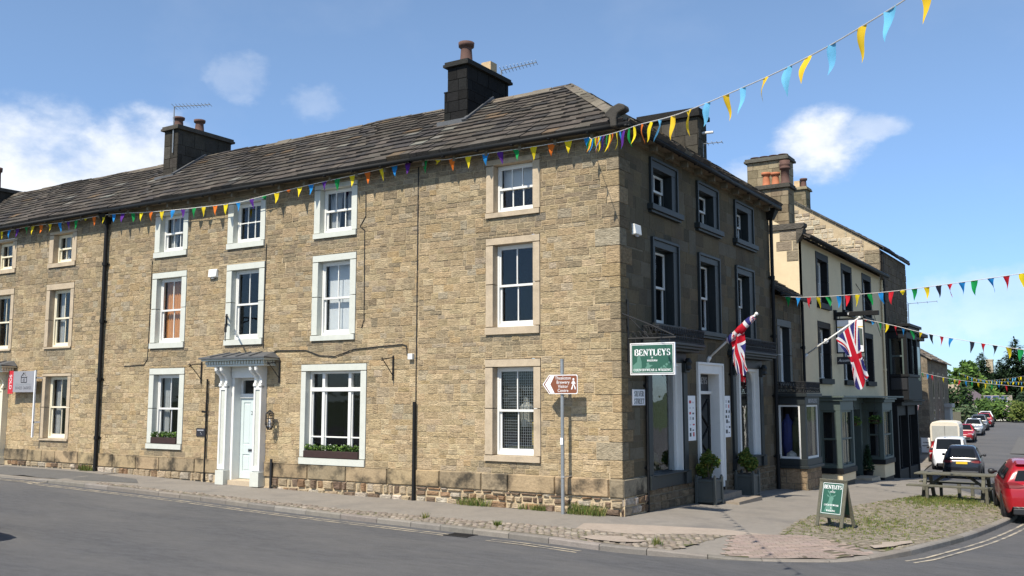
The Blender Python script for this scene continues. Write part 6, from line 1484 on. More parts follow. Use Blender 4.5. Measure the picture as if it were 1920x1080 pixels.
# picnic table
def picnic(cx, cy, deg):
    z0 = min(pz(cx - .8, cy), pz(cx + .8, cy)) ; t = thing('picnic_table', 'weathered grey green picnic table on the grassy cobbled corner', 'picnic table', (cx, cy, z0)); F = yawframe((cx, cy, z0), deg); L = 1.0
    for k in range(5):
        q = MB(); v = -.36 + k * .15; q.box(F, -L - random.uniform(0, .03), L + random.uniform(0, .03), v, v + .14, .70, .745); q.build('tabletop_plank', 'weathered_wood', t, bevel=.008)
    for s in (-1, 1):
        for k in range(2):
            q = MB(); v = s * .70 + (k - .5) * .15 - .07; q.box(F, -L - .12, L + .02, v, v + .14, .41, .455); q.build('seat_plank', 'weathered_wood', t, bevel=.008)
    for x in (-.74, .74):
        q = MB(); q.box(F, x - .045, x + .045, -.36, .38, .62, .70); q.build('table_bearer', 'weathered_wood', t, bevel=.006); q = MB(); q.box(F, x + .05, x + .11, -.86, .86, .32, .41); q.build('seat_bearer', 'weathered_wood', t, bevel=.006)
        for s in (-1, 1):
            q = MB(); q.hexa([F.p(x - .045, s * .66 - .05, -.06), F.p(x + .045, s * .66 - .05, -.06), F.p(x + .045, s * .66 + .05, -.06), F.p(x - .045, s * .66 + .05, -.06), F.p(x - .045, s * .26 - .05, .70), F.p(x + .045, s * .26 - .05, .70), F.p(x + .045, s * .26 + .05, .70), F.p(x - .045, s * .26 + .05, .70)]); q.build('leg', 'weathered_wood', t, bevel=.006)
            q = MB(); q.box(F, x + .115, x + .19, s * .80 - .04, s * .80 + .04, -.06, .41); q.build('seat_post', 'weathered_wood', t, bevel=.006)
        q = MB(); sx = 1 if x < 0 else -1; q.tube([F.p(x, 0, .36), F.p(x + sx * .48, 0, .70)], .04, 4); q.build('brace', 'weathered_wood', t)
picnic(4.72, 11.15, -4)
for i, (x, y) in enumerate(((4.62, 12.3), (4.85, 13.2))):
    q = MB(); z = pz(x, y); q.lathe((x, y, z - .05), [(.05, 0), (.05, .46), (.04, .48)], 8); tag(q.build('post_stump', 'weathered_wood', None, loc=(x, y, z)), ['short wooden post stump behind the picnic table, the nearer one', 'short wooden post stump behind the picnic table, the farther one'][i], 'post')
# tourist sign on its pole
t = thing('signpost', 'brown visitor centre sign on a grey pole against the front wall', 'signpost', (-1.22, -.31, 0)); px_ = -1.22
q = MB(); q.tube([(px_, -.31, -.1), (px_ + .0, -.31, 3.18)], .038, 12); q.tube([(px_, -.31, 3.18), (px_, -.31, 3.2)], .042, 12); q.tube([(px_, -.31, .74), (px_, -.31, .77)], .043, 12, mi=1); q.box(FA, px_ - .01, px_ + .06, .745, .765, .0, .35, mi=1); q.box(FA, px_ - .032, px_ + .032, 1.42, 1.56, .35, .352, mi=2); q.build('pole', ['galv', 'aluminium', 'sign_white'], t)
PS = [(-1.66, 2.67), (-1.50, 2.47), (-.845, 2.47), (-.82, 2.495), (-.82, 2.845), (-.845, 2.87), (-1.50, 2.87)]
q = MB(); q.prism(FA, PS, .36, .372); cxs, cys = -1.22, 2.67; sp = q.build('panel', 'sign_white', t)
q = MB(); q.prism(FA, [(cxs + (x - cxs) * .965 + (.01 if x < -1.6 else 0), cys + (y - cys) * .92) for x, y in PS], .372, .374); q.build('face', 'brown_sign', sp)
q = MB(); q.prism(FA, [(-1.60, 2.67), (-1.47, 2.49), (-1.37, 2.49), (-1.47, 2.67), (-1.37, 2.85), (-1.47, 2.85)], .374, .376)
for s, v in (('Theakston', 2.80), ('Brewery', 2.713), ('Visitor', 2.626), ('Centre', 2.54)): text_into(q, FA, s, -1.165, v, .095, .3765, sx=.95)
w0 = -.915; q.lathe(FA.p(w0, 2.775, .374), [(.022, 0), (.022, .002)], 12, FA.n)
for P_ in ([(w0 - .02, 2.745), (w0 + .02, 2.745), (w0 + .02, 2.655), (w0 - .025, 2.655)], [(w0 + .02, 2.74), (w0 + .05, 2.68), (w0 + .038, 2.67), (w0 + .012, 2.71)], [(w0 - .02, 2.745), (w0 - .05, 2.69), (w0 - .04, 2.68), (w0 - .01, 2.71)], [(w0 - .025, 2.66), (w0, 2.66), (w0 - .03, 2.565), (w0 - .06, 2.565)], [(w0 + .0, 2.66), (w0 + .022, 2.66), (w0 + .05, 2.60), (w0 + .05, 2.565), (w0 + .03, 2.565), (w0 + .025, 2.60)]): q.prism(FA, P_ if (P_[1][0] - P_[0][0]) * (P_[2][1] - P_[0][1]) - (P_[1][1] - P_[0][1]) * (P_[2][0] - P_[0][0]) > 0 else P_[::-1], .374, .376)
q.build('lettering', 'sign_white', sp)
# hanging shop sign
t = thing('hanging_sign', 'green hanging shop sign on an iron bracket at the stone corner', 'sign', (.55, .30, 3.5)); F = Fr((0, .30, 0), (1, 0, 0), (0, 0, 1), (0, -1, 0))
q = MB(); q.box(F, .08, 1.08, 2.86, 3.52, -.025, .025); q.build('board', 'sign_white', t)
q = MB(); q.box(F, .10, 1.06, 2.88, 3.50, -.027, .027); q.build('border', 'sign_black', t); q = MB(); q.box(F, .112, 1.048, 2.892, 3.488, -.029, .029); q.build('frame_line', 'sign_white', t); q = MB(); q.box(F, .125, 1.035, 2.905, 3.475, -.031, .031); q.build('face', 'sign_green', t)
q = MB(); serif_into(q, F, 'BENTLEYS', .58, 3.255, .135, .80, .032); serif_into(q, F, 'OF', .58, 3.20, .034, None, .032); serif_into(q, F, 'MASHAM', .58, 3.135, .042, .23, .032); serif_into(q, F, 'COUNTRYWEAR & WALKING', .58, 2.935, .052, .84, .032); q.build('lettering', 'sign_white', t)
q = MB(); E_ = lambda P: q.prism(F, P, .031, .0315)
E_([(.15, 2.93), (.30, 2.915), (.345, 3.02), (.34, 3.14), (.31, 3.24), (.345, 3.33), (.29, 3.31), (.25, 3.22), (.24, 3.13), (.15, 3.06)])
E_([(.42, 3.0), (.5, 2.985), (.55, 3.03), (.6, 3.06), (.52, 3.065), (.5, 3.12), (.45, 3.10), (.46, 3.05)])
for (x, y, r) in ((.78, 3.0, .025), (.84, 3.03, .03), (.9, 3.07, .028), (.96, 3.11, .025), (.88, 3.01, .02)): E_([(x + r * math.cos(k), y + r * math.sin(k)) for k in (R(60 * j) for j in range(6))])
q.build('game_emblem', 'sign_green_pale', t)
q = MB(); q.box(FB, .28, .32, 3.1, 4.45, 0, .04); q.tube([(.02, .30, 3.62), (1.10, .30, 3.62)], .018, 8); q.tube([(.0, .06, 4.14), (.6, .22, 3.88), (1.06, .30, 3.66)], .016, 6); q.tube([(.03, .3, 4.1), (.5, .3, 3.64)], .012, 6)
for x in (.2, .96): q.tube([(x, .3, 3.62), (x, .3, 3.5)], .01, 6)
for k in range(3): q.tube([(.12 + .14 * k + .06 * math.cos(R(30 * j)), .3, 3.70 + .06 * math.sin(R(30 * j))) for j in range(13)], .008, 4, caps=False)
q.build('bracket', 'iron', t)
# street name plate
t = thing('street_sign', 'white street name plate with black letters on the shaded corner wall', 'sign', (0, .77, 2.4))
q = MB(); q.box(FB, .46, 1.08, 2.23, 2.57, .018, .04); q.build('plate', 'sign_grey', t); q = MB(); q.box(FB, .475, 1.065, 2.245, 2.555, .04, .043); q.build('face', 'sign_white', t)
q = MB(); serif_into(q, FB, 'SILVER', .77, 2.42, .11, .47, .045); serif_into(q, FB, 'STREET', .77, 2.265, .11, .50, .045); q.build('lettering', 'sign_black', t)
# posters
for (a, b, lab) in ((3.48, 3.97, 'tall white poster of product pictures left of the shop door'), (5.95, 6.4, 'tall white poster of product pictures right of the shop door')):
    t = thing('poster', lab, 'poster', (0, a, 1.4), 'white posters beside the shop door'); q = MB(); q.box(FB, a, b, 1.38, 2.44, .012, .035); q.build('sheet', 'sign_white', t, bevel=.004)
    q = MB(); random.seed(int(a * 10))
    for k in range(7):
        for c_ in (0, 1):
            x = a + .07 + c_ * .2 + random.uniform(0, .04); y = 1.48 + k * .13; w_, h_ = random.uniform(.06, .14), random.uniform(.03, .1)
            q.box(FB, x, x + w_, y, y + h_, .035, .0365, mi=random.choice((0, 0, 1, 2)))
    q.build('pictures', ['sign_black', 'sign_grey', 'sign_red'], t)
random.seed(21)
# alarm boxes
def alarm(F, u, v, lab):
    t = thing('alarm_box', lab, 'alarm box', F.p(u, v, 0)); q = MB(); q.hexa([F.p(u - .17, v - .12, 0), F.p(u + .17, v - .12, 0), F.p(u + .17, v + .12, 0), F.p(u - .17, v + .12, 0), F.p(u - .15, v - .10, .10), F.p(u + .15, v - .10, .10), F.p(u + .17, v + .12, .07), F.p(u - .17, v + .12, .07)]); q.build('cover', 'plastic_white', t, bevel=.015); q = MB(); q.box(F, u - .05, u + .05, v - .14, v - .12, .02, .07); q.build('lamp', 'sign_grey', t)
alarm(FA, -12.49, 5.83, 'white alarm box on the sunlit wall above the door hood'); alarm(FB, .77, 6.0, 'white alarm box high on the shaded corner wall')
# lantern, brackets, plaque, junction box, cable
t = thing('wall_lantern', 'black wall lantern beside the pale green door', 'lantern', (-9.9, 0, 1.8)); q = MB(); u0, w0 = -9.93, .22
q.tube([FA.p(u0 - .12, 1.94, 0), FA.p(u0 - .12, 1.94, .12), FA.p(u0, 2.0, w0)], .014, 6)
for k in range(6):
    a = R(60 * k); c, s = math.cos(a), math.sin(a); q.tube([FA.p(u0, 2.08, w0), FA.p(u0 + .10 * c, 1.99, w0 + .10 * s), FA.p(u0 + .11 * c, 1.72, w0 + .11 * s), FA.p(u0 + .05 * c, 1.58, w0 + .05 * s)], .012, 5)
for z, r in ((1.99, .10), (1.86, .105), (1.72, .11), (1.58, .05)): q.tube([FA.p(u0 + r * math.cos(R(60 * k)), z, w0 + r * math.sin(R(60 * k))) for k in range(7)], .011, 5, caps=False)
q.build('cage', 'iron', t); q = MB(); q.lathe(FA.p(u0, 1.62, w0), [(.03, 0), (.05, .03), (.05, .12), (.035, .2), (.01, .22)], 10); q.build('bulb', 'sign_grey', t)
for i, (u, v, lab) in enumerate(((-12.85, 2.78, 'iron wall bracket left of the door hood'), (-9.82, 2.78, 'iron wall bracket right of the door hood'), (-6.02, 2.80, 'iron wall bracket right of the wide window'), (-24.3, 2.78, 'iron wall bracket left of the door at the left edge'))):
    q = MB(); q.box(FA, u - .018, u + .018, v, v + .6, .02, .045); q.tube([FA.p(u, v + .55, .04), FA.p(u - .02, v + .5, .42)], .013, 6); q.tube([FA.p(u, v + .12, .04), FA.p(u - .01, v + .3, .2), FA.p(u - .02, v + .48, .38)], .012, 6)
    q.tube([FA.p(u - .02, v + .5 + .035 * math.sin(R(40 * k)), .42 + .035 * math.cos(R(40 * k))) for k in range(9)], .01, 5); tag(q.build('wall_bracket', 'iron', None, loc=FA.p(u, v)), lab, 'bracket', 'iron brackets on the front wall')
q = MB(); u, v = -11.35, 4.62; q.tube([FA.p(u - .55, v, .02), FA.p(u + .25, v - .1, .75)], .022, 6); q.tube([FA.p(u - .55, v - .2, .03), FA.p(u - .3, v - .02, .25)], .018, 6); q.box(FA, u - .58, u - .52, v - .28, v + .05, .0, .04); q.tube([FA.p(u + .25, v - .1, .75), FA.p(u + .25, v - .75, .75)], .012, 6); q.tube([FA.p(u + .25, v - .3, .75), FA.p(u + .25, v - .52, .75)], .03, 8)
tag(q.build('wall_bracket', 'iron', None, loc=FA.p(u, v)), 'black iron arm projecting in front of the window above the door hood', 'bracket')
t = thing('plaque', 'small black slate plaque on the wall left of the pale green door', 'plaque', FA.p(-12.78, 1.44)); q = MB(); q.box(FA, -12.97, -12.6, 1.34, 1.56, .01, .03); q.build('slate', 'sign_black', t)
q = MB(); 
for k in range(7): q.box(FA, -12.92 + k * .036, -12.895 + k * .036, 1.49, 1.52, .03, .032)
for k in range(2): q.box(FA, -12.80 + k * .03, -12.785 + k * .03, 1.43 - .04 * k, 1.455 - .04 * k, .03, .032)
q.build('marks', 'sign_grey', t)
t = thing('junction_box', 'small grey white junction box near the thin pipe on the front wall', 'junction box', FA.p(-5.48, 3.35)); q = MB(); q.box(FA, -5.54, -5.40, 3.29, 3.43, .0, .09); q.build('cover', 'plastic_white', t, bevel=.01)
q = MB(); q.tube([FA.p(u, v, .028) for u, v in ((-10.1, 3.55), (-9.95, 3.62), (-8.9, 3.60), (-8.4, 3.45), (-7.9, 3.42), (-7.3, 3.58), (-6.6, 3.62), (-5.75, 3.66), (-5.62, 3.62), (-5.60, 3.40), (-5.5, 3.34))], .013, 6); tag(q.build('cable', 'iron', None, loc=FA.p(-7.3, 3.5)), 'black cable drooping across the wall above the wide window', 'cable')
q = MB(); q.tube([FA.p(u, v, .022) for u, v in ((-6.98, 7.5), (-6.97, 6.9), (-7.15, 6.65), (-7.0, 6.55), (-6.97, 4.3), (-7.05, 4.1))], .010, 6); tag(q.build('cable', 'iron', None, loc=FA.p(-7, 5.5)), 'thin cable running down right of the blinded first floor window', 'cable')
q = MB(); q.tube([FA.p(u, v, .022) for u, v in ((-15.18, 6.4), (-15.2, 4.0), (-15.22, 3.5), (-15.35, 3.35), (-16.3, 3.32))], .010, 6); tag(q.build('cable', 'iron', None, loc=FA.p(-15.2, 5)), 'thin cable on the wall beside the window with orange curtains', 'cable')
q = MB(); q.tube([FA.p(u, v, .022) for u, v in ((-10.45, 6.5), (-10.46, 3.7))], .010, 6); tag(q.build('cable', 'iron', None, loc=FA.p(-10.45, 5)), 'thin cable running straight down beside the window over the door', 'cable')
# estate agent's board
t = thing('sold_board', 'grey and red estate agent board fixed across the wall at the left', 'sign', (-20.6, -.3, 2.6)); F = at_frame(FA, 0, 0, .25)
q = MB(); q.box(F, -21.6, -20.42, 2.57, 3.24, 0, .015); bd = q.build('board', 'board_grey', t); q = MB(); q.box(F, -21.88, -21.6, 2.52, 3.26, .0, .018); q.build('slip', 'sign_red', t)
q = MB(); text_into(q, F, 'SOLD', -21.75, 2.90, .19, .019, rot=R(-90), sx=1.0); q.build('slip_lettering', 'sign_white', t)
q = MB(); text_into(q, F, 'Buchanan Mitchell', -21.01, 2.815, .105, .016, sx=1.12, mi=0); text_into(q, F, '01423 360055', -21.01, 2.70, .135, .016, sx=1.15, mi=1); text_into(q, F, 'M', -21.0, 3.13, .17, .016, mi=1, sx=1.3); text_into(q, F, 'B', -21.0, 2.955, .16, .016, mi=1, sx=1.3, rot=R(90))
for a, b in (((-21.17, 3.06), (-21.0, 3.2)), ((-21.0, 3.2), (-20.83, 3.06)), ((-21.15, 3.06), (-21.15, 2.88)), ((-20.85, 3.06), (-20.85, 2.88)), ((-21.15, 2.88), (-20.85, 2.88)), ((-21.15, 3.04), (-20.85, 3.04))): q.tube([F.p(a[0], a[1], .016), F.p(b[0], b[1], .016)], .012, 4, mi=1)
q.build('lettering', ['galv', 'sign_black'], bd); q = MB(); q.box(F, -20.43, -20.38, 1.15, 3.26, -.03, .02); q.box(FA, -20.43, -20.38, 3.0, 3.05, 0, .25); q.box(FA, -20.43, -20.38, 1.6, 1.65, 0, .25); q.build('post', 'sign_white', t)
# window boxes
def leaves_on(mb, c, r, n, size, cols):
    leaf_cloud(mb, [(c, r)], size, n, cols)
for (u0, u1, v, lab) in ((-14.9, -13.78, 1.10, 'brown window box of green plants at the narrow ground floor window'), (-8.9, -7.05, .90, 'long brown window box of green plants at the wide window')):
    t = thing('window_box', lab, 'window box', FA.p((u0 + u1) / 2, v), 'brown window boxes on the pale green sills'); q = MB(); q.box(FA, u0 + .02, u1 - .02, v + .005, v + .17, -.12, .06); q.build('trough', 'timber_brown', t, bevel=.006); q = MB(); q.box(FA, u0 + .04, u1 - .04, v + .15, v + .175, -.10, .04); q.build('soil', 'soil', t)
    q = MB(); n = int((u1 - u0) / .22)
    for k in range(n):
        u = lerp(u0 + .12, u1 - .12, k / (n - 1)) + random.uniform(-.04, .04); leaf_cloud(q, [(FA.p(u, v + .25, -.02), (.11, .08, .09))], .035, 70, MD + LT); leaf_cloud(q, [(FA.p(u, v + .30, .0), (.1, .08, .06))], .014, 8, [(.7, .7, .68)])
    q.build('plants', ['leaf'], t)
# planters at the shop door
def planter(x, y, z, lab, sc=1.0):
    t = thing('planter', lab, 'planter', (x, y, z), 'square planters by the shop door'); F = Fr((x, y, z), (1, 0, 0), (0, 1, 0), (0, 0, 1)); h = .58; s = .225
    q = MB(); q.box(F, -s, s, -s, s, .03, h)
    for a in (-1, 1):
        for b in (-1, 1): q.box(F, a * s - .035, a * s + .035, b * s - .035, b * s + .035, 0, h + .05); q.lathe(F.p(a * s, b * s, h + .05), [(.03, 0), (.03, .03), (.0, .05)], 8)
    q.box(F, -s - .02, s + .02, -s - .02, s + .02, h - .07, h - .02); q.box(F, -s - .02, s + .02, -s - .02, s + .02, .05, .1); q.build('box', 'planter_paint', t, bevel=.006, seg=1)
    q = MB(); q.box(F, -s + .02, s - .02, -s + .02, s - .02, h - .04, h + .005); q.build('soil', 'soil', t); q = MB()
    for k in range(4): q.tube([F.p(0, 0, h), F.p(.1 * math.cos(k * 1.6), .1 * math.sin(k * 1.6), h + .4)], [.012, .006], 5)
    q.build('stem', 'bark', t); q = MB()
    pts = [(F.p(random.uniform(-.15, .15), random.uniform(-.15, .15), h + .28 + random.uniform(-.14, .22)), (.15, .15, .15)) for _ in range(9)] + [(F.p(0, 0, h + .56), (.07, .07, .12))]
    leaf_cloud(q, pts, .036, 200, [(.07, .12, .02), (.11, .15, .025), (.17, .17, .03), (.04, .08, .015)]); q.build('shrub', ['leaf'], t)
planter(.33, 3.98, pz(.3, 4) + .0, 'square grey planter with a yellow green shrub left of the shop steps'); planter(.33, 6.72, pz(.3, 6.7), 'square grey planter with a yellow green shrub right of the shop steps')
t = thing('potted_conifer', 'clipped dark cone shrub in a black pot by the pub door', 'plant', (.25, 21.0, -.72)); z = gz(.25, 21); q = MB(); q.lathe((.25, 21.0, z), [(.15, 0), (.2, .3), (.22, .32), (.2, .33)], 12); q.build('pot', 'black_paint', t); q = MB(); leaf_cloud(q, [((.25, 21.0, z + .4 + k * .09), (.27 - k * .024,) * 2 + (.1,)) for k in range(10)], .045, 90, DK); q.build('cone', ['leaf'], t)
for (x, y, z, lab) in ((.42, 18.3, 1.55, 'hanging basket left of the pub door'), (.62, 20.9, 1.55, 'hanging basket right of the pub door')):
    t = thing('hanging_basket', lab, 'hanging basket', (x, y, z), 'hanging baskets on the pub'); q = MB(); q.lathe((x, y, z - .18), [(.02, 0), (.16, .06), (.22, .18), (.2, .19)], 12); q.build('basket', 'timber_brown', t); q = MB()
    for k in range(3): a = k * 2.1; q.tube([(x + .2 * math.cos(a), y + .2 * math.sin(a), z), (x, y, z + .55)], .006, 4)
    q.tube([(x, y, z + .55), (x, y, 2.38)], .008, 4); q.build('chain', 'iron', t); q = MB(); leaf_cloud(q, [((x, y, z + .06), (.24, .24, .14)), ((x, y, z - .05), (.26, .26, .12))], .045, 160, MD + LT); q.build('plants', ['leaf'], t)
# pub sign
t = thing('pub_sign', 'white framed pub sign hanging from a black beam behind the big flag', 'sign', (.6, 17.7, 5.4)); F = Fr((0, 17.7, 0), (1, 0, 0), (0, 0, 1), (0, -1, 0))
q = MB(); q.box(F, 0, 1.56, 5.32, 5.48, -.07, .07); q.box(F, .0, .1, 5.2, 5.56, -.1, .1); q.build('beam', 'black_paint', t, bevel=.01); q = MB(); serif_into(q, F, 'V', .52, 5.35, .1, None, .073); q.build('crest', 'sign_white', t)
q = MB(); q.box(F, .05, 1.05, 3.98, 4.03, -.04, .04); q.box(F, .05, 1.05, 5.19, 5.24, -.04, .04); q.box(F, .05, .10, 4.03, 5.19, -.04, .04); q.box(F, 1.0, 1.05, 4.03, 5.19, -.04, .04)
for x in (.2, .9): q.box(F, x - .01, x + .01, 5.24, 5.33, -.01, .01)
q.build('frame', 'black_paint', t); q = MB(); q.box(F, .10, 1.0, 4.03, 5.19, -.02, .02); pp = q.build('picture_board', 'sign_white', t); q = MB(); q.prism(F, [(.62, 4.3), (.98, 4.25), (.98, 4.85), (.8, 4.9), (.7, 4.7)], .02, .022, mi=0); q.box(F, .10, 1.0, 4.9, 4.95, .02, .022, mi=1); q.prism(F, [(.16, 4.4), (.3, 4.35), (.34, 4.7), (.24, 4.86), (.16, 4.7)], .02, .022, mi=2); q.build('picture', ['sage_paint', 'merch_yellow', 'sign_grey'], pp)
q = MB(); q.box(F, .05, 1.02, 3.59, 3.86, -.02, .02); ab = q.build('name_board', 'sign_black', t); q = MB(); text_into(q, F, 'Accommodation', .535, 3.725, .15, .022, shear=.3, sx=.86); q.build('lettering', 'sign_white', ab)
q = MB(); q.tube([(.0, 14.6, 2.7), (.25, 14.6, 3.75)], .02, 6) if False else q.lathe((.3, 15.3, 4.28), [(.02, -.05), (.07, 0), (.08, .06), (.05, .1), (.01, .11)], 10); q.tube([(0, 15.3, 4.2), (.3, 15.3, 4.25)], .015, 6); tag(q.build('wall_lamp', 'sign_white', None, loc=(0, 15.3, 4.2)), 'small white lamp on an arm on the cream pub wall', 'lamp')
# wall of pipe and cowl details on the pub
q = MB(); q.tube([(0, 21.3, 6.9), (.3, 22.6, 6.0), (.1, 25.2, 5.0)], .012, 5); tag(q.build('cable', 'iron', None, loc=(0, 22, 6)), 'black cable slanting across the upper cream wall of the pub', 'cable')

# ================================================================== flags
RED, WHT, BLU = (.50, .012, .03), (.76, .76, .78), (.035, .035, .17)
def union(s, t):
    """s along the fly 0-1, t up the hoist 0-1"""
    x, y = (s - .5) * 2, (t - .5)
    ax, ay = abs(x), abs(y)
    if ax < .10 or ay < .10: return RED
    if ax < .167 or ay < .167: return WHT
    d = abs(ay * 2 - ax) / math.sqrt(1.25 + 0.0) * .5
    sg = 1 if (x * y > 0) else -1
    off = (ay - ax * .5) * (1 if x * sg > 0 else -1) * (1 if sg > 0 else 1)
    dd = (ay - ax * .5) * .894
    if abs(dd) < .10:
        if x > 0: ok = (-.067 < dd < 0) if sg > 0 else (0 < dd < .067)
        else: ok = (0 < dd < .067) if sg > 0 else (-.067 < dd < 0)
        return RED if ok else WHT
    return BLU
def flag(name, label, base, tip, fn, ns, ntt, sh, thick=.028, rolled=None):
    t = thing(name, label, 'flag', base); base, tip = Vector(base), Vector(tip); q = MB(); q.tube([base, tip], thick, 10); q.lathe(tip, [(.02, -.02), (.045, .0), (.045, .05), (.0, .07)], 10, (tip - base).normalized()); q.tube([base - Vector((.0, 0, .06)), base + (tip - base) * .06], .05, 8); q.build('flagpole', 'white_paint', t, smooth=True)
    q = MB(); q.grid([[fn(i / ns, j / ntt) for j in range(ntt + 1)] for i in range(ns + 1)], col=lambda i, j: jitter(sh((i + .5) / ns, (j + .5) / ntt), .03)); q.build('cloth', ['cloth'], t, smooth=True)
    if rolled:
        q = MB(); n, m = 60, 16; P = []; d = (tip - base).normalized(); a = d.cross(Vector((0, 1, 0))).normalized(); b = d.cross(a)
        for i in range(n + 1):
            f = i / n; c = base.lerp(tip, lerp(rolled[0], rolled[1], f)); r = .06 + .035 * math.sin(f * math.pi) + .008 * math.sin(f * 17)
            P.append([c + (a * math.cos(6.2832 * j / m) + b * math.sin(6.2832 * j / m)) * r * (1 + .15 * math.sin(3 * 6.2832 * j / m + f * 9)) + Vector((0, 0, -.02)) for j in range(m + 1)])
        q.grid(P, col=lambda i, j: jitter(union((.5 + .48 * math.sin(i / n * 9 + j / m * 3.2)), .15 + .7 * i / n), .03)); q.build('rolled_cloth', ['cloth'], t, smooth=True)
    return t
b2, t2_ = (0, 13.6, 3.74), (1.77, 13.6, 4.91)
def f2(s, t):
    h = Vector((lerp(1.05, 1.72, t), 13.6, lerp(4.27, 4.87, t)))            # along the pole
    k1, k0 = Vector((1.86, 13.6, 3.75)), Vector((1.40, 13.6, 3.60)); e1, e0 = Vector((2.02, 13.6, 3.12)), Vector((1.60, 13.6, 2.66))
    m, e = k0.lerp(k1, t), e0.lerp(e1, t); p = h.lerp(m, s / .5) if s < .5 else m.lerp(e, (s - .5) / .5)
    amp = .10 * min(1, s * 1.5); p.x += .06 * s * math.sin(t * 9 + 3 * s); p.y += amp * math.sin(t * 10 + s * 4) - .05; p.z += -.08 * math.sin(t * math.pi) * s + .10 * s * s * math.sin(t * 11 + 1); return p
flag('union_flag', 'large union flag hanging from a sloping white pole on the cream pub', b2, t2_, f2, 110, 80, union)
b1, t1_ = (0, 4.91, 3.34), (1.27, 4.91, 4.41)
def f1(s, t):
    h = Vector((lerp(.62, .98, t), 4.88, lerp(3.80, 4.02, t))); e = Vector((lerp(.76, 1.05, t), 4.88, lerp(2.90, 3.02, t))); k = Vector((lerp(.66, .98, t), 4.88, lerp(3.4, 3.5, t)))
    p = h.lerp(k, s / .5) if s < .5 else k.lerp(e, (s - .5) / .5); p.y += .06 * math.sin(t * 8 + s * 3); p.x += .02 * math.sin(s * 8 + t * 5); p.z += .05 * s * math.sin(t * 7); return p
flag('union_flag', 'smaller union flag half wrapped round its pole above the shop door', b1, t1_, f1, 80, 50, lambda s, t: union(.42 + .58 * s, .12 + .85 * t), rolled=(.42, .97))
def f3(s, t): return Vector((lerp(-2.14, -1.93, t) - .05 * s, 46.2 + .05 * math.sin(t * 6), lerp(2.0, 2.82, t) - s * .6 - .1 * s * t))
flag('white_flag', 'small pale flag on a leaning pole beside the tall dark building', (-3.0, 46.0, -1.7), (-1.92, 46.2, 2.8), f3, 16, 16, lambda s, t: (.7, .74, .76) if s < .7 else (.6, .35, .38))

# ================================================================== bunting
CL = {'o': (.75, .17, .02), 'y': (.80, .62, .02), 'b': (.02, .25, .62), 'p': (.10, .025, .24), 'g': (.01, .28, .07), 'r': (.62, .02, .035), 'k': (.02, .025, .045), 'l': (.16, .48, .72), 'Y': (.78, .52, .03), 'c': (.05, .30, .62)}
def bunting(label, pts, seq, space, size=(.21, .33), wind=(.0, 0, 0), wrap=.0, twist=.35, tone=1.0, first=.2, r=.009):
    P = [Vector(p) for p in pts]; sm = []
    for i in range(len(P) - 1):
        p0, p1, p2, p3 = P[max(i - 1, 0)], P[i], P[i + 1], P[min(i + 2, len(P) - 1)]
        n = max(2, int((p2 - p1).length / .12))
        for k in range(n): t = k / n; sm.append(.5 * ((2 * p1) + (p2 - p0) * t + (2 * p0 - 5 * p1 + 4 * p2 - p3) * t * t + (3 * p1 - p0 - 3 * p2 + p3) * t ** 3))
    sm.append(P[-1]); t = thing('bunting', label, 'bunting', tuple(sm[0]), 'strings of pennant bunting over the streets'); q = MB(); q.tube(sm, r, 5); q.build('cord', 'rope', t)
    acc = first; d = 0; k = 0
    for a, b in zip(sm[:-1], sm[1:]):
        L = (b - a).length
        while acc < d + L:
            f = (acc - d) / L; c = a.lerp(b, f); tg = (b - a).normalized(); w = size[0] * random.uniform(.92, 1.08); h = size[1] * random.uniform(.93, 1.07); col = CL.get(seq[k % len(seq)], CL['y']); col = tuple(x * tone for x in jitter(col, .06)); k += 1; acc += space * random.uniform(.86, 1.14)
            if seq[(k - 1) % len(seq)] == ' ': continue
            out = tg.cross(Vector((0, 0, 1))).normalized(); tw = random.gauss(0, twist); down = (Vector((0, 0, -1)) + out * random.gauss(0, .12) + tg * random.gauss(0, .10) + Vector(wind)).normalized()
            if random.random() < wrap: h *= random.uniform(.2, .45)
            q = MB(); n = 6; rows = []; ph = random.random() * 6
            for i in range(n + 1):
                v = i / n; ww = w * (1 - v) * .5; off = tg * math.cos(tw * v * 2) + out * math.sin(tw * v * 2); ctr = c + down * h * v + out * (.035 * math.sin(v * 4 + ph) * v) 
                rows.append([ctr + off * ww * x + out * .012 * math.sin(3 * x + ph) * (1 - v) for x in (-1, -.33, .33, 1)])
            q.grid(rows, col=col); q.build('pennant', ['cloth'], t, smooth=True)
        d += L
PA = [(-26.2, -.26, 8.0), (-22.79, -.26, 7.95)] + [(-21.05, -0.26, 7.96), (-19.02, -0.26, 7.92), (-16.99, -0.26, 7.93), (-14.61, -0.26, 7.78), (-11.68, -0.26, 7.68), (-10.64, -0.26, 7.73), (-9.07, -0.26, 7.83), (-6.89, -0.26, 7.93), (-5.22, -0.26, 8.01), (-4.27, -0.26, 7.93), (-3.29, -0.26, 7.92), (-1.94, -0.26, 7.9), (-0.55, -0.26, 7.91)]
bunting('rainbow bunting strung along the front wall under the eaves', PA, 'oybpgy', .447, wrap=.18, twist=.25, first=.15, size=(.19, .295))
bunting('bunting rising from the stone corner over the road into the top right', [(-0.55, -0.26, 7.91), (.20, -1.6, 7.45), (.91, -2.79, 7.1), (2.48, -5.2, 6.38), (3.62, -6.85, 5.92), (4.67, -8.03, 5.60), (5.79, -9.02, 5.45), (6.51, -9.75, 5.34), (7.1, -10.32, 5.30), (7.84, -10.92, 5.37), (8.6, -11.6, 5.6)], 'bgyoybgyoybpgyoybpgyoylYYlYlYlYlYlYlYlYlYlY', .40, wind=(-.16, -.05, 0), wrap=.0, twist=.4, size=(.13, .28), r=.006)
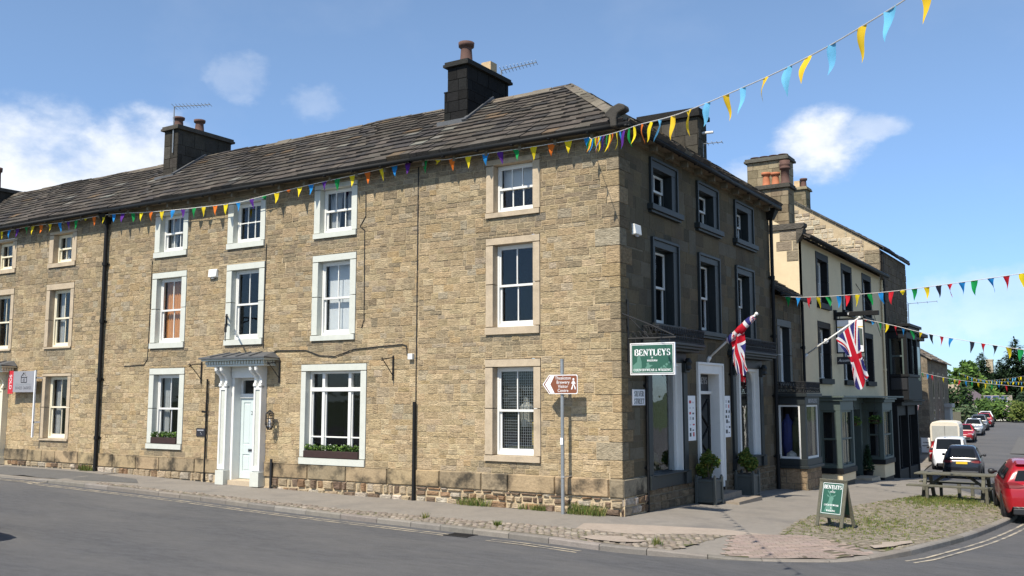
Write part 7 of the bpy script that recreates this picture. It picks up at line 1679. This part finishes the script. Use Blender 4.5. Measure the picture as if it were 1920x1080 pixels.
bunting('bright bunting crossing the street from the eaves of the low shop', [(.25, 10.6, 5.42), (1.0, 10.25, 5.32), (2.4, 9.15, 5.2), (4.29, 7.55, 5.09), (7.42, 4.79, 5.04), (9, 3.5, 5.1)], 'gbrygbrygbrygykrb', .43, wrap=.08)
bunting('bunting sloping down across the street from the pub sign', [(1.0, 17.7, 5.2), (2.2, 16.4, 4.85), (3.97, 14.44, 4.31), (6.9, 11.56, 3.62), (8.5, 10, 3.4)], 'rbgyrbgykrb krkyg', .50, wrap=.05, tone=.8)
bunting('low bunting crossing the street in front of the far stone houses', [(-1.79, 43.94, 3.98), (1.18, 39.9, 3.35), (5.38, 34.27, 2.84), (7.5, 31.5, 2.7)], 'ygbr ygyrbgy', .62, tone=.75)
bunting('tiny bunting sagging before the dark conifers', [(-5.6, 91.2, 4.95), (-2.24, 83.9, 4.05), (2.95, 73, 4.41), (5, 69, 4.8)], 'lywlyl'.replace('w', 'y'), .62, tone=.8, size=(.26, .38))
bunting('tiny bunting running level behind the sagging string', [(-5.42, 103.2, 4.44), (-2, 97, 4.1), (1.82, 90, 3.95), (4, 86, 4.1)], 'ylyb', .66, tone=.8, size=(.26, .38))

# ================================================================== aerials and small roof things
def aerial(name, label, base, top, tip, n=10, L=.28):
    t = thing(name, label, 'aerial', base); q = MB(); base, top, tip = Vector(base), Vector(top), Vector(tip); q.tube([base, top], .02, 6); q.build('mast', 'galv', t)
    q = MB(); q.tube([top, tip], .013, 5); d = (tip - top).normalized(); s = d.cross(Vector((0, 0, 1))).normalized()
    for k in range(n):
        c = top.lerp(tip, k / (n - 1)); l = L * (1 - .4 * k / n); q.tube([c - s * l * .5 - Vector((0, 0, l * .2)), c + s * l * .5 + Vector((0, 0, l * .2))], .008, 4)
    q.build('antenna', 'galv', t)
aerial('aerial', 'thin television aerial on the left chimney with two pots', (-16.25, 1.36, 10.1), (-16.25, 1.36, 11.6), (-14.85, 1.6, 11.5), n=11)
aerial('aerial', 'television aerial behind the black chimney on the corner shop roof', (-5.1, 3.3, 10.6), (-5.1, 3.3, 11.28), (-4.1, 3.5, 11.38), n=11)
aerial('aerial', 'short aerial on the side of the chimney at the end of the corner shop', (-1.5, 8.9, 9.5), (-1.5, 8.9, 9.98), (-.9, 8.9, 9.95), n=5, L=.2)
q = MB(); q.tube([(-1.55, 8.85, 10.3), (-1.15, 8.85, 10.28)], .04, 8); tag(q.build('flue_pipe', 'white_paint', None, loc=(-1.4, 8.85, 10.3)), 'short white pipe sticking out of the chimney beside the bunting', 'pipe')
aerial('aerial', 'thin aerial standing on the dark bay of the tall building', (.2, 31.2, 5.4), (.2, 31.2, 6.9), (1.5, 31.2, 6.95), n=4, L=.3)
# pavement board far down the street and white fingerpost
x, y = -3.66, 57.9; z = gz(x, y); t = thing('pavement_board', 'white pavement board in front of the far stone house', 'sign', (x, y, z)); F = Fr((x, y, z), (1, 0, 0), (0, 0, 1), (0, -1, 0)); q = MB(); q.box(F, -.35, .35, .1, 1.15, 0, .04); q.build('panel', 'sign_white', t); q = MB(); q.box(F, -.36, -.3, 0, 1.2, -.05, .05); q.box(F, .3, .36, 0, 1.2, -.05, .05); q.build('frame', 'galv', t); q = MB(); q.box(F, -.2, .2, .8, .84, .04, .045); q.box(F, -.24, .24, .55, .6, .04, .045); q.build('lettering', 'sign_black', t)
x, y = -8.0, 111; z = gz(x, y); q = MB(); q.tube([(x, y, z), (x, y, z + 2.9)], .08, 8); q.box(Fr((x, y, z), (1, 0, 0), (0, 0, 1), (0, -1, 0)), -.6, .5, 2.55, 2.8, -.05, .05); tag(q.build('fingerpost', 'sign_white', None, loc=(x, y, z)), 'white fingerpost among the bushes at the end of the street', 'signpost')
x, y = -7.8, 104; q = MB(); q.box(FX, x - .9, x + .5, y, y + .15, gz(x, y) - .1, gz(x, y) + 1.5); tag(q.build('wooden_gate', 'weathered_wood', None, loc=(x, y, gz(x, y))), 'low wooden fence panel under the far bush', 'fence')
